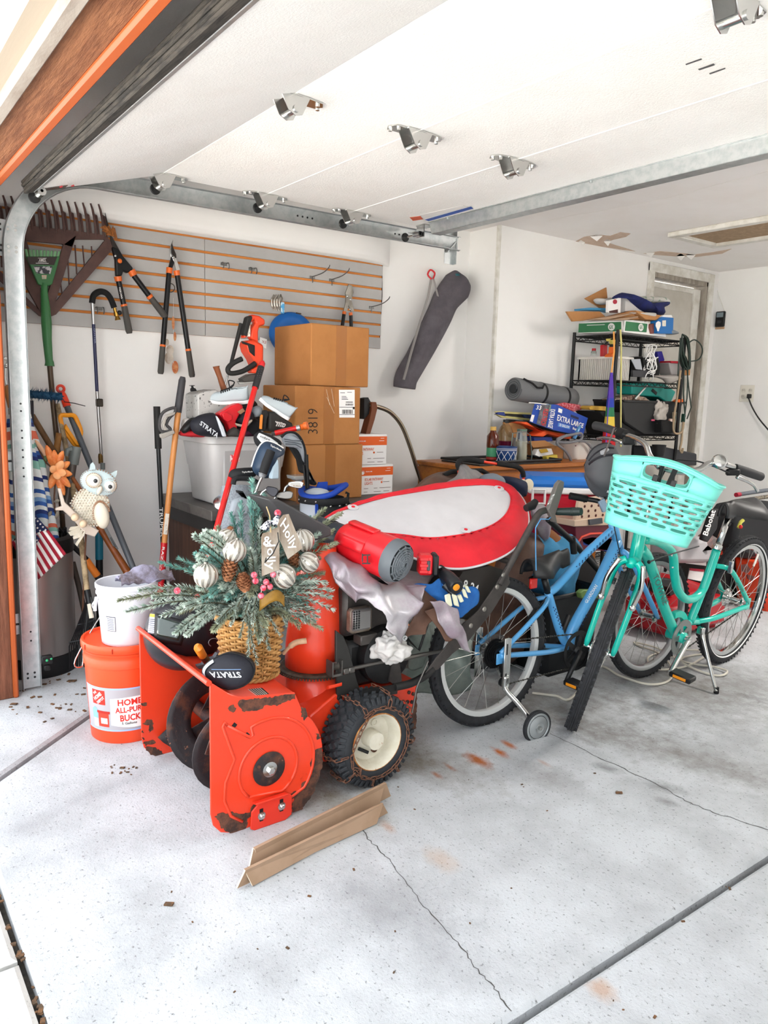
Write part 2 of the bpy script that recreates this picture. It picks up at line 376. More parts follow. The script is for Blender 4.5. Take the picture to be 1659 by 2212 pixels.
# ceiling: peeling paint, drywall tape seam, attic hatch
flake = M('peeled_ceiling_layer', '#cdb7a4', .9, var='#d6c3b4', vs=30, bump=.3, bs=40)
flakew = M('curled_paint_flake', '#efece8', .7)
def patch(name, pts, m, z, t=.0015, parent=None):
 return G().prism([PZ(px, py, z) for px, py in pts], (0,0, t)).build(name, m, parent, smooth=0)
cl = bpy.data.objects['ceiling']
patch('peeled_patch', [(1243,522),(1262,512),(1290,507),(1318,510),(1340,502),(1362,505),(1352,512),(1325,518),(1310,524),(1340,533),(1372,543),(1345,540),(1300,533),(1270,527)], flake, ZC-.002,.002, cl)
patch('peeled_patch', [(1390,548),(1425,543),(1450,545),(1500,550),(1540,545),(1580,538),(1560,548),(1505,555),(1460,554),(1420,551)], flake, ZC-.002,.002, cl)
g = G()
for (px, py, w) in ((1288,508,14),(1312,519,8),(1405,544,10),(1492,549,11),(1255,522,9),(1470,551,10)):
 a, b, c, d = PZ(px-w, py+2, ZC), PZ(px, py-4, ZC), PZ(px+w, py+1, ZC), PZ(px+2, py+4, ZC); g.add([a-Zv*.002, b-Zv*.002, c-Zv*.002, d-Zv*.028], [(0,1,2),(0,2,3)])
g.build('paint_flake', flakew, cl, smooth=0)
seam = [PZ(px, py, ZC) for px, py in ((1180,478),(1240,465),(1300,455),(1370,441),(1450,425),(1520,406),(1580,391),(1659,370))]
g = G(); g.tube([p-Zv*.001+V((0, rnd(-.006,.006),0)) for p in spline(seam, 6)], [rnd(.002,.006) for _ in range(43)], 5, sq=.4); g.build('tape_seam', flakew, cl)
hatch = thing('attic_hatch', 'brown attic hatch board in a white frame on the ceiling near the back door', 'hatch')
h0, h1, h2, h3 = -3.2,-2.2,4.66,5.22
for (lo, hi) in (((h0, h2,0),(h1, h2+.06,0)),((h0, h3-.06,0),(h1, h3,0)),((h0, h2+.06,0),(h0+.06, h3-.06,0)),((h1-.06, h2+.06,0),(h1, h3-.06,0))):
 G().box((lo[0], lo[1], ZC-.032),(hi[0], hi[1], ZC),.004).build('frame_board', trimw, hatch)
G().box((h0+.05, h2+.05, ZC-.010),(h1-.05, h3-.05, ZC)).build('panel', M('hatch_brown_board', '#a08a70', .9, var='#b39b80', vs=30), hatch)
# back-corner door and its frame
dr = thing('door_1', 'off-white side door with a raised edge strip, behind the wire shelf', 'door')
doorm = M('greyed_white_door', '#cfcbc3', .6, var='#c3beb4', vs=2); dirt = M('worn_grey_wood', '#9b9389', .8, var='#b8b0a5', vs=20, stretch=(1,1,.2))
G().box((XJ-.10,5.42,.01),(XJ-.06,6.155,2.28),.003).build('door_slab', doorm, dr)
G().box((XJ-.062,6.05,.01),(XJ-.045,6.15,2.275),.003).build('edge_strip', trimw, dr); G().box((XJ-.062,5.42,2.235),(XJ-.05,6.05,2.275),.003).build('top_rail', trimw, dr)
df = G().box((XJ-.12,5.385,0),(XJ, 5.415,2.345)).box((XJ-.12,6.16,0),(XJ, 6.19,2.345)).box((XJ-.12,5.385,2.30),(XJ, 6.19,2.345)).build('trim_8', dirt, kind='structure', smooth=0)
G().box((XJ, 5.325,0),(XJ+.018,5.40,2.40),.004).build('casing', trimw, df); G().box((XJ, 6.175,0),(XJ+.018,6.245,2.40),.004).build('casing', trimw, df); G().box((XJ, 5.325,2.335),(XJ+.02,6.245,2.405),.004).build('casing', trimw, df)
bpy.data.objects['wall_left'].name = 'wall_left'
# --- slat panelling: every slat a board of its own, orange grooves behind
slatm = M('grey_melamine_slat', '#bdbbb9', .55, var='#b6b4b2', vs=3); mdf = M('raw_groove_fibreboard', '#d8924e', .75, var='#c47d3c', vs=30, stretch=(1,.1,1))
sw = thing('slat_wall', 'grey slat wall panelling with orange-brown grooves along the left wall', 'wall panel')
YE = 2.945; zb = 1.606
G().box((XW, .62, zb),(XW+.006, YE, 2.19)).build('backing', mdf, sw, smooth=0)
for k in range(8):
 z0 = zb+.0745*k+(.0 if k == 0 else .007); z1 = zb+.0745*(k+1)-.007+(.0 if k < 7 else .01)
 for (a, b) in ((.62,.525+.0),(.527,1.744),(1.747, YE)):
  a = max(a, .62)
  if b-a < .05: continue
  G().box((XW+.004, a, z0),(XW+.020, b, z1),.0015).build('slat', slatm, sw, smooth=0)
g = G().mat(mdf)
for k in range(1,8): g.box((XW+.005,.62, zb+.0745*k-.0065),(XW+.0125, YE+.001, zb+.0745*k+.0065))
g.build('groove_lining', None, sw, smooth=0)
# ================================================================ OVERHEAD DOOR AND TRACK
doorw = M('white_embossed_door_skin', '#f4f3f1', .55, bump=.5, bs=150, var='#f0eeeb', vs=2)
gd = thing('overhead_door', 'open white sectional garage door lying overhead on its tracks', 'garage door')
DX0, DX1 = -3.315,1.47; ys = [1.218,1.703,2.178,2.68]
for i in range(3):
 G().box((DX0, ys[i]+.0015,2.197),(DX1, ys[i+1]-.0015,2.24),.004).build('door_section', doorw, gd, smooth=0)
a, b = V((0,1.216,2.197)), V((0,.735,2.052)); dv = (b-a).normalized(); nv = V((0,-dv.z, dv.y)); nv = nv if nv.z > 0 else -nv
mid = (a+b)/2+nv*.0215+V(((DX0+DX1)/2,0,0))
G().pbox(mid, ((DX1-DX0)/2,0,0), dv*(b-a).length/2, nv*.0215,.004).build('door_section', doorw, gd, smooth=0)
for i, y in enumerate(ys[:3]):
 G().bar((DX0+.01, y, 2.1965),(DX1, y, 2.1965),.005,.003).build('joint_ridge', M('bright_joint_edge', '#f4f3f1', .4), gd, smooth=0)
rub = M('weathered_black_rubber', '#4c4741', .8, var='#221f1d', vs=25, bump=.5, bs=60, stretch=(.5,4,4))
e = b+nv*.0215
G().pbox(e+dv*.008+V(((DX0+DX1)/2,0,0)),((DX1-DX0)/2+.01,0,0), dv*.010, nv*.024,.003).build('seal_retainer', galv, gd, smooth=0)
g = G()
for k, o in enumerate((-.018,-.006,.006,.018)): g.pbox(e+dv*.034+nv*o+V(((DX0+DX1)/2,0,0)),((DX1-DX0)/2+.014,0,0), dv*(.018-.003*(k % 2)), nv*.0058,.003)
g.build('bottom_seal', rub, gd, smooth=0)
def hinge(x, y, roller=False, z=2.195, s=1):
 h = G().mat(steel)
 h.prism([(x-.03, y-.10, z),(x-.006, y-.115, z),(x+.02, y-.10, z),(x+.032, y-.02, z),(x+.032, y+.02, z),(x+.02, y+.10, z),(x-.006, y+.115, z),(x-.03, y+.10, z)], (0,0,-.004))
 for sx in (-.028,.028): h.prism([(x+sx, y-.055, z),(x+sx, y+.05, z),(x+sx, y+.022, z-.055),(x+sx, y-.002, z-.062),(x+sx, y-.026, z-.05)], (.003,0,0))
 h.cyl((x-.034, y, z-.042),(x+.036, y, z-.042),.011, n=12)
 for dx, dy in ((-.012,.1),(-.012,-.1),(.014,.085),(.014,-.085)): h.cyl((x+dx, y+dy, z),(x+dx, y+dy, z-.014),.007, n=6)
 o = h.build('hinge', None, gd, smooth=35)
 if roller:
  r = G().mat(steel).cyl((x-.03, y, z-.042),(x-.075, y, z-.042),.0055, n=8).build('roller_stem', None, o)
  G().mat(black).lathe([(.006,0),(.021,.001),(.023,.004),(.017,.007),(.023,.010),(.021,.013),(.006,.014)], (x-.09, y, z-.042), Xv, 18).build('roller', None, o)
for y in ys[:3]:
 hinge(DX0+.03, y, True)
 for x in (-2.185,-1.045,.09,1.2): hinge(x, y)
# bottom corner bracket
bx = b+V((DX0+.03,0,0))
h = G().mat(steel).pbox(bx-dv*.05,(.03,0,0), dv*.05, nv*.003,.001).cyl(bx+V((-.09,0,-.01)), bx+V((.03,0,-.01)),.006, n=8).cyl(bx+V((-.02,0,-.012)), bx+V((.03,0,-.012)),.016, n=12)
h.build('bottom_bracket', None, gd); G().mat(black).lathe([(.006,0),(.021,.001),(.023,.004),(.017,.007),(.023,.010),(.021,.013),(.006,.014)], bx+V((-.105,0,-.01)), Xv, 18).build('roller', None, gd)
hb = G().mat(steel)
x, y, z = DX0+.045,2.60,2.197
hb.pbox((x, y, z-.03),(.03,0,0),(0,.003,0),(0,0,.035)).pbox((x, y+.03, z-.004),(.035,0,0),(0,.035,0),(0,0,.003)).pbox((x, y-.03, z-.045),(.03,0,0),(0,.03,0),(0,0,.003)).cyl((x-.10, y-.025, z-.055),(x+.03, y-.025, z-.055),.006, n=8).cyl((x-.02, y-.025, z-.055),(x+.03, y-.025, z-.055),.014, n=10)
hb.build('top_bracket', None, gd); G().mat(black).lathe([(.006,0),(.021,.001),(.023,.004),(.017,.007),(.023,.010),(.021,.013),(.006,.014)], (x-.105, y-.025, z-.055), Xv, 18).build('roller', None, gd)
# reinforcement strut on the last section
y0 = 2.60; st = G()
st.prism([(DX0+.115, y0,2.197),(DX0+.135, y0,2.137),(DX1, y0,2.137),(DX1, y0,2.197)], (0,.002,0)).box((DX0+.135, y0,2.136),(DX1, y0+.06,2.138)).box((DX0+.135, y0+.058,2.138),(DX1, y0+.06,2.197)).box((DX0+.115, y0-.012,2.194),(DX1, y0,2.197))
for x in (-3.05,-2.16,-1.05): st.cyl((x, y0-.004,2.20),(x, y0-.004,2.186),.006, n=6)
st.build('reinforcement_strut', galv, gd, smooth=0)
# printed stickers
stw, stb, sto, stk = M('sticker_white', '#e8e6e4', .5), M('sticker_blue', '#3a5fa8', .5), M('sticker_orange', '#d2643c', .5), M('sticker_dark', '#5a5a5c', .6)
def sticker(name, m, pts, z=2.1945): return G().prism([PZ(px, py, z) for px, py in pts], (0,0,.001)).build(name, m, gd, smooth=0)
sticker('warning_sticker', stb, [(918,475),(1017,447),(1022,451),(926,478)]); sticker('warning_sticker', sto, [(885,470),(908,467),(914,474),(892,477)]); sticker('warning_sticker', stw, [(905,465),(1000,444),(1012,447),(916,472)], 2.195)
sticker('printed_mark', stk, [(1481,139),(1514,127),(1516,129),(1482,141)]); sticker('printed_mark', stk, [(1508,150),(1541,138),(1544,141),(1511,152)]); sticker('printed_mark', stk, [(1532,159),(1566,147),(1567,149),(1534,161)])
for (x0, y_) in ((128,404),(153,402)): sticker('printed_mark', M('sticker_red', '#c23a44', .5), [(x0, y_),(x0+6, y_-3),(x0+8, y_),(x0+2, y_+2)], 2.063+.012*(x0 > 140))
# the track itself
tk = thing('door_track', 'galvanised steel roller track of the garage door, left side', 'track')
tx = -3.43
def channel(path, name):                     # path in the YZ plane, U opening towards +x
 g = G(); prof = [(.028,-.036),(.012,-.040),(.004,-.036),(0,-.02),(0,.02),(.004,.036),(.012,.040),(.028,.036),(.028,.034),(.013,.0375),(.006,.034),(.003,.02),(.003,-.02),(.006,-.034),(.013,-.0375),(.028,-.034)]
 n = len(path); vs = []; m = len(prof)
 for i, p in enumerate(path):
  t = (path[min(i+1, n-1)]-path[max(i-1,0)]).normalized(); nn = V((0,-t.z, t.y))
  for (a, b_) in prof: vs.append(V((tx+a, p.y, p.z))+nn*b_)
 fs = [(i*m+k, i*m+(k+1) % m, (i+1)*m+(k+1) % m, (i+1)*m+k) for i in range(n-1) for k in range(m)]
 g.add(vs, fs); return g.build(name, galv, tk, smooth=50)
vt = channel([V((0,.655,.01)), V((0,.655,1.80))], 'vertical_rail')
cp = [V((0,.655,1.80))]+arc((0,.985,1.83),.33, PI, PI/2,14, Yv, Zv)+[V((0,1.02,2.16))]
channel(cp, 'curved_rail'); hr = channel([V((0,1.02,2.16)), V((0,3.0,2.172))], 'horizontal_rail')
for z in (.055,.075):                       # bolt holes
 for dy in (-.014,.014): G().cyl((tx+.0025,.655+dy, z),(tx+.0045,.655+dy, z),.005, n=8).build('bolt_hole', black, vt)
for z in (.22,.26,.93,.965,1.01,1.04,1.09,1.12,1.20,1.23): G().cyl((tx+.0025,.66, z),(tx+.0045,.66, z),.0042, n=8).build('bolt_hole', black, vt)
for z, hh in ((1.88,.07),(.995,.04),(.30,.045)):   # brackets from the jamb to the rail
 o = G().box((tx-.006,.572, z-hh),(tx-.002,.665, z+hh)).box((-3.47,.585, z-hh),(tx-.002,.589, z+hh)).build('jamb_bracket', galv, tk, smooth=0)
 for dz in ((-.05,-.03,.03,.05) if hh > .06 else (0,)):
  G().bar((tx, .593, z+dz),(tx, .618, z+dz),.004,.008).build('slot', black, o, smooth=0)
 if hh > .06:
  for dz in (-.05,-.033,.033,.05):
   for dy in (.64,.668): G().cyl((tx-.001, dy, z+dz),(tx+.007, dy, z+dz),.006, n=8).build('bolt', steel, o)
for y in (1.95,2.55):
 for k in range(4): G().cyl((tx+.002, y+.028*k, 2.166),(tx+.0045, y+.028*k, 2.166),.005, n=8).build('bolt_hole', black, hr)
hg = G().box((tx-.02,2.92,2.06),(tx-.017,2.99, ZC)).box((tx-.02,2.985,2.06),(tx+.01,2.988,2.25)).pbox((tx+.0,2.95,2.15),(.012,0,0),(0,.03,.03),(0,-.002,.002))
hg.build('rail_hanger', galv, tk, smooth=0)
ey = thing('door_sensor', 'small black safety sensor with green lens clipped low on the track', 'sensor')
p = PX(101,1425,-3.385); G().pbox(p, (.012,0,0),(0,.022,0),(0,0,.02),.004).build('housing', black, ey); G().pbox(p+V((0,0,-.035)),(.01,0,0),(0,.012,0),(0,0,.012),.003).build('clip', black, ey)
G().ball(p+V((.012,-.002,0)),(.003,.006,.006),10,6).build('lens', M('green_lens', '#3fae7a', .2), ey); G().ball(p+V((.012,.016,.004)),(.003,.005,.005),10,6).build('lens', M('green_lens', '#3fae7a', .2), ey)
# wall fittings at the back
wb = thing('door_opener_button', 'black opener control on the back wall beside the side door', 'control')
p = PY(1537,691, YB); p.x = XJ+.056; G().box((p.x-.042, YB-.022, p.z-.065),(p.x+.042, YB, p.z+.065),.006).build('case', black, wb); G().box((p.x-.03, YB-.0235, p.z+.015),(p.x+.03, YB-.021, p.z+.055)).build('screen', M('grey_lcd', '#8d9aa0', .3), wb)
G().box((p.x-.018, YB-.0235, p.z-.035),(p.x+.018, YB-.021, p.z-.012)).build('button', M('button_grey', '#3a3c40', .4), wb); G().box((p.x-.042, YB-.012, p.z-.085),(p.x+.042, YB, p.z-.066),.003).build('mounting_plate', M('tan_plate', '#c9ab8c', .7), wb)
q = PY(1548,590, YB); tag(G().tube([(p.x+.03, YB-.004, p.z+.06),(q.x, YB-.004, q.z-.1),(q.x, YB-.004, q.z+.02),(q.x-.03, YB-.004, q.z+.06)], .0025,5).build('control_wire', trimw), 'thin white wire stapled above the black opener control', 'wire')
ol = thing('wall_outlet', 'four-socket white outlet on the back wall with one black plug in it', 'outlet')
p = PY(1614,850, YB); G().box((p.x-.062, YB-.007, p.z-.07),(p.x+.062, YB, p.z+.07),.003).build('cover_plate', M('outlet_plate', '#e6e2d8', .4), ol)
for sx in (-.03,.03):
 for sz in (-.025,.025):
  o = G().lathe([(.018,0),(.018,.003),(.015,.004)], (p.x+sx, YB-.007, p.z+sz),(0,-1,0),14).build('socket', M('outlet_face', '#d8d3c8', .4), ol)
  G().box((p.x+sx-.007, YB-.0125, p.z+sz-.002),(p.x+sx-.005, YB-.0105, p.z+sz+.008)).box((p.x+sx+.005, YB-.0125, p.z+sz-.002),(p.x+sx+.007, YB-.0105, p.z+sz+.008)).build('slot', black, o)
cdm = M('black_cord', '#1d1c1c', .5); pc = PY(1622,856, YB)
ck = thing('power_cord', 'black cord plugged into the outlet on the back wall', 'cord')
G().box((pc.x-.014, YB-.045, pc.z-.018),(pc.x+.014, YB-.0115, pc.z+.018),.004).build('plug', cdm, ck)
G().tube(spline([(pc.x, YB-.035, pc.z-.015), PY(1625,880, YB-.03), PY(1640,905, YB-.03), PY(1665,935, YB-.04), PY(1720,1000, YB-.04)], 8),.006,8).build('cable', cdm, ck)
# ================================================================ LEFT CORNER AND WALL TOOLS
def sc(p): return (V(p)-CAM).dot(FW)/FPX          # metres per pixel at a point
def P3(a): return PX(a[0], a[1], a[2])
def TP(par, name, mat, pts, r, n=10, smooth=40, sq=1, **k):    # tube; pts (px, py, x-plane), radius in mm
 g = G(); g.tube([P3(a) for a in pts], [x/1000 for x in r] if hasattr(r, '__len__') else r/1000, n, sq=sq, **k)
 return g.build(name, mat, par, smooth)
def shape(pts, x, t, g=None):                     # outline in the plane X = x, given thickness t
 g = g or G(); return g.prism([PX(px, py, x) for px, py in pts], (t, 0,0))
wood = M('varnished_wood', '#b9824f', .5, var='#a06c3c', vs=20, stretch=(3,3,.4)); oldw = M('weathered_wood', '#b5a182', .9, var='#7d6a50', vs=18, bump=.6, bs=40); brwood = M('brown_wood_pole', '#80603e', .6, var='#6b4d30', vs=15)
grey = M('dark_grey_tool_tube', '#5c6167', .4); orangep = M('orange_plastic', '#e4772f', .4); redor = M('red_orange_plastic', '#e8492a', .4); grip = M('grey_rubber_grip', '#55524e', .7); blackm = M('black_metal', '#1b1b1d', .4,.3); alum = M('aluminium_tube', '#b8b8b8', .3,.9); brass = M('brass', '#b08a48', .35,1)
XH = XW+.075
# --- brown leaf rake on the wall
rb = M('brown_rake_plastic', '#5d433d', .6, var='#6a4e47', vs=12, bump=.1, bs=60)
rk = thing('leaf_rake', 'wide brown plastic leaf rake hung on the slat wall, teeth upward', 'rake')
def c1(x, y): return (x/3.95,380+y/3.95)
band = [c1(*p) for p in ((-520,330),(0,400),(230,425),(480,455),(700,480),(870,505),(965,570),(940,610),(880,545),(640,545),(300,520),(0,500),(-520,430))]
shape(band, XH, .014).build('head_band', rb, rk)
shape([c1(*p) for p in ((965,565),(960,620),(470,1185),(395,1215),(385,1180),(440,1110),(850,600),(880,560))], XH, .02).build('side_frame', rb, rk)
shape([c1(*p) for p in ((-210,480),(-60,760),(340,1160),(390,1215),(330,1195),(-90,820),(-300,520))], XH, .02).build('side_frame', rb, rk)
pl = G()
for q in (((190,490),(640,515),(605,610),(520,585),(200,555)),((640,515),(430,1195),(395,1205),(400,1010),(535,590)),((120,490),(200,490),(350,1000),(395,1205),(330,1150),(80,700))): shape([c1(*p) for p in q], XH+.004,.02, pl)
pl.build('centre_plate', rb, rk)
for (a, b) in (((640,590),(655,840)),((705,595),(720,770)),((580,720),(590,930)),((780,600),(785,690)),((515,900),(530,1010)),((10,650),(15,780)),((60,640),(70,760))):
 TP(rk, 'rib', rb, [c1(*a)+(XH+.01,), c1(*b)+(XH+.01,)], 3.5,6)
for i in range(-3,13):
 x = 20+i*67.5+(10 if i > 3 else 5); y = 165+i*6.3
 TP(rk, 'tine', rb, [c1(x+48, y+290)+(XH+.01,), c1(x+36, y+150)+(XH+.03,), c1(x+18, y+55)+(XH+.05,), c1(x, y)+(XH+.06,)], [6,6,5.5,4], 6, sq=.6)
 TP(rk, 'tine', rb, [c1(x+75, y+300)+(XH+.0,), c1(x+60, y+170)+(XH+.012,), c1(x+48, y+105)+(XH+.035,), c1(x+30, y+95)+(XH+.06,), c1(x+26, y+115)+(XH+.06,)], [6,6,6,6,4], 6, sq=.6)
# dried leaf caught on the end tooth
lf = G()
for (a, b, c) in (((870,470),(1000,540),(930,420)),((850,440),(960,500),(900,420)),((900,500),(1005,545),(980,440)),((880,455),(920,520),(860,420)),((940,470),(985,500),(965,425))):
 q = [P3(c1(*p)+(XH+.07+rnd(-.015,.02),)) for p in (a, b, c)]; m = (q[0]+q[1])/2+V((rnd(.005,.03),0,0)); lf.add(q+[m], [(0,3,2),(3,1,2)])
tag(lf.build('dried_leaf', M('dry_leaf', '#b77b45', .8, var='#8f5a30', vs=60), smooth=0, solid=.0012), 'crisp dried brown leaf caught at the end of the brown leaf rake', 'leaf')
# --- green shrub rake
gr = M('green_plastic', '#3f7d4a', .4, var='#487f52', vs=8); gpale = M('pale_green_plastic', '#86b489', .45)
sr = thing('shrub_rake', 'green narrow shrub rake hanging upside down in front of the brown rake', 'rake'); xs = XH+.06
shape([c1(*p) for p in ((215,690),(300,690),(470,690),(505,690),(440,925),(415,940),(345,940),(318,925))], xs, .018).build('head', gr, sr, bev=.004)
for i in range(10):
 t = i/9; a = c1(222+t*285,625+t*18); b = c1(235+t*255,705); TP(sr, 'tine', gpale, [b+(xs+.008,), a+(xs+.03,)], [6.5,5.5], 4, sq=.4)
q = [P3(c1(*p)+(xs+.020,)) for p in ((228,690),(488,690),(462,762),(248,755))]; o = G().prism(q, (.0015,0,0)).build('dark_label', M('dark_label', '#3a2f2b', .5), sr, smooth=0)
lblw = M('print_white', '#f0efec', .5); text4('AMES', lblw, sr, *[P3(c1(*p)+(xs+.0225,)) for p in ((332,706),(390,706),(390,730),(332,730))], .0005)
for (a, b, c, d) in (((324,700),(398,700),(398,703),(324,703)),((324,733),(398,733),(398,736),(324,736)),((305,743),(415,745),(415,749),(305,747))): text_q = G().prism([P3(c1(*p)+(xs+.0217,)) for p in (a, b, c, d)], (.0006,0,0)).build('label_rule', lblw, sr, smooth=0)
G().prism([P3(c1(*p)+(xs+.019,)) for p in ((286,768),(448,772),(428,838),(312,832))], (.0015,0,0)).build('picture_label', M('picture_print', '#41424a', .5, var='#c9c6c9', vs=60, vlo=.5, vhi=.54), sr, smooth=0)
G().prism([P3(c1(*p)+(xs+.019,)) for p in ((355,845),(398,846),(395,880),(358,880))], (.0015,0,0)).build('small_label', M('faded_label', '#a6b39c', .6, var='#d0b0a0', vs=90), sr, smooth=0)
TP(sr, 'socket', gr, [c1(378,915)+(xs+.01,), c1(378,1010)+(xs+.01,), c1(388,1120)+(xs+.01,), c1(393,1200)+(xs+.01,), c1(397,1260)+(xs+.01,), c1(403,1400)+(xs+.015,), c1(418,1570)+(xs+.02,), c1(423,1590)+(xs+.02,), c1(423,1622)+(xs+.02,)], [14,17,21,23,24,21,18,20,23], 14)
TP(sr, 'pole', M('brown_steel_pole', '#5f4f40', .35,.3), [c1(425,1620)+(xs+.02,),(114.5,870, xs),(124,960, xs-.02),(140,1200, xs-.04)], 13,12)
# --- hedge shears
hs = thing('hedge_shears', 'black and orange hedge shears hung open beside the brown rake', 'shears'); xh = XH
shape([c1(*p) for p in ((893,300),(905,400),(945,560),(985,690),(1030,690),(1010,620),(955,520),(912,380))], xh+.02,.004).build('blade', M('dark_blade', '#4a4441', .4,.6), hs)
shape([c1(*p) for p in ((950,560),(968,540),(1000,610),(1015,660),(1028,700),(1012,705))], xh+.012,.004).build('blade', steel, hs)
shape([c1(*p) for p in ((942,612),(1000,628),(1035,690),(1115,785),(1120,800),(1075,835),(1040,815),(1025,858),(978,858),(972,720))], xh+.01,.03).build('hinge_body', blackm, hs, bev=.005)
G().ball(P3(c1(1022,726)+(xh+.042,)),(.006,.012,.012),12,6).build('pivot_cap', orangep, hs); G().ball(P3(c1(985,682)+(xh+.042,)),(.004,.007,.007),10,6).build('screw', steel, hs)
for pts in (((1005,860),(1013,900),(1055,1095),(1060,1112),(1105,1345)),((1118,805),(1142,850),(1270,1020),(1286,1040),(1415,1205))):
 A = [c1(*p)+(xh+.025,) for p in pts]
 TP(hs, 'collar', orangep, [A[0], A[1]], [20,18], 10); TP(hs, 'handle_tube', blackm, [A[1], A[2]], 14,10); TP(hs, 'ring', orangep, [A[2], A[3]], 17,10); TP(hs, 'hand_grip', grip, [A[3], lerp(V(A[3]), V(A[4]),.9), A[4]], [16,18,14], 10)
def cv(pts, x, lift): return [P3(c1(*p)+(x+lift,)) for p in pts]
text4('FISKARS', lblw, hs, *cv(((1027,950),(1047,1045),(1033,1050),(1013,955)), xh+.025,.0155),.0006)
# --- loppers
lo = thing('loppers', 'long black bypass loppers with orange collars on the slat wall', 'loppers')
bl = [c1(*p) for p in ((1475,545),(1455,585),(1445,640),(1455,690),(1475,730),(1500,720),(1502,690),(1475,655),(1463,610),(1468,580))]
shape(bl, xh+.012,.006).build('hook_blade', steel, lo, bev=.002)
shape([c1(*p) for p in ((1466,575),(1478,620),(1500,670),(1503,700),(1480,700),(1462,660))], xh+.02,.005).build('cutting_blade', M('dark_blade'), lo)
shape([c1(*p) for p in ((1470,700),(1500,715),(1530,800),(1500,815),(1488,760))], xh+.012,.01).build('tang', steel, lo); shape([c1(*p) for p in ((1458,690),(1480,745),(1460,800),(1430,800))], xh+.012,.012).build('tang', blackm, lo)
G().ball(P3(c1(1480,696)+(xh+.026,)),(.004,.008,.008),10,6).build('pivot_bolt', steel, lo)
for pts in (((1447,785),(1442,832),(1390,1440),(1388,1458),(1370,1690)),((1505,808),(1513,850),(1605,1475),(1608,1493),(1640,1718))):
 A = [c1(*p)+(xh+.025,) for p in pts]
 TP(lo, 'collar', orangep, [A[0], A[1]], [17,16], 10); TP(lo, 'handle_tube', blackm, [A[1], A[2]], 14,10); TP(lo, 'ring', orangep, [A[2], A[3]], 16,10); TP(lo, 'hand_grip', grip, [A[3], lerp(V(A[3]), V(A[4]),.92), A[4]], [15,17,13], 10)
G().tube(arc(P3(c1(1455,955)+(xh+.03,)),.022,0,2*PI, 14, V((.5,.85,0)), Zv)[:-1], .003,6, closed=True).build('hanging_ring', M('tarnished_wire', '#6b675f', .4,.8), lo)
# --- agate wind chime
ag = thing('wind_chime', 'agate slice wind chime hanging between the lopper handles', 'wind chime')
agw = M('pale_agate', '#d9d0c5', .25, var='#bfae9d', vs=25, trans=.2); ago = M('amber_agate', '#b4673a', .25, var='#d39a6a', vs=30)
for (x, y, rx, rz, m) in ((1425,1420,16,30, agw),(1450,1485,32,40, agw),(1442,1553,36,52, agw),(1495,1633,27,54, ago),(1478,1255,12,55, ago),(1492,1370,12,38, ago)):
 p = P3(c1(x, y)+(xh-.02+rnd(-.005,.01),)); k = sc(p)/3.95
 G().lathe([(.0001,0),(.9,.0),(1,.0025),(.9,.005),(.6,.0055),(.0001,.005)], p, (1,-.2,0),18, sx=1, sy=1).build('agate_slice', m, ag)
 for v in ag.children[-1].data.vertices: v.co = p+V(((v.co-p).x*.03 if False else (v.co-p).x*k*rx, (v.co-p).y*k*rx, (v.co-p).z*k*rz))
TP(ag, 'string', lblw, [c1(1480,1040)+(xh-.015,), c1(1480,1600)+(xh-.015,)], .8,4)
# --- hooked telescopic washing wand
wd = thing('gutter_wand', 'telescopic hose wand with black foam hook leaning on the left wall', 'wand'); xq = XH+.01
foam = M('black_foam', '#1f1e1e', .9, bump=.3, bs=150)
TP(wd, 'foam_hook', foam, [(a.x, a.y, xq+.03) for a in spline([(*c1(785,1085),0),(*c1(800,1020),0),(*c1(850,988),0),(*c1(905,1000),0),(*c1(945,1050),0),(*c1(975,1125),0)], 5)], 15,12)
TP(wd, 'brass_coupling', brass, [c1(978,1125)+(xq+.03,), c1(985,1160)+(xq+.03,), c1(990,1162)+(xq+.03,), c1(996,1195)+(xq+.03,), c1(998,1197)+(xq+.03,), c1(1006,1230)+(xq+.03,)], [9,9,13,13,9,15], 12)
G().ball(P3(c1(1020,1168)+(xq+.04,)),.012,10,6).build('valve_knob', black, wd)
TP(wd, 'upper_tube', alum, [c1(788,1080)+(xq+.03,), c1(798,1265)+(xq+.025,)], 8.5); TP(wd, 'blue_tube', M('navy_tube', '#252a55', .35), [c1(798,1265)+(xq+.025,), c1(828,1838)+(xq+.02,)], 8.5)
TP(wd, 'lower_tube', alum, [c1(828,1838)+(xq+.02,),(219,985, xq)], 8.5); G().pbox(P3(c1(848,1935)+(xq+.02,)),(.014,0,0),(0,.016,0),(0,0,.020),.004).build('clamp', M('clamp_grey', '#4a443c', .4,.5), wd)
TP(wd, 'end_fitting', M('aged_brass', '#7d6238', .5,.7), [(216.5,980, xq),(217,985, xq),(218,1001, xq)], [9,12,12])
text4('GUTTER', M('faint_print', '#9097b5', .6), wd, *[P3(c1(*p)+(xq+.034,)) for p in ((811,1300),(818,1430),(806,1430),(799,1300))], .0006)
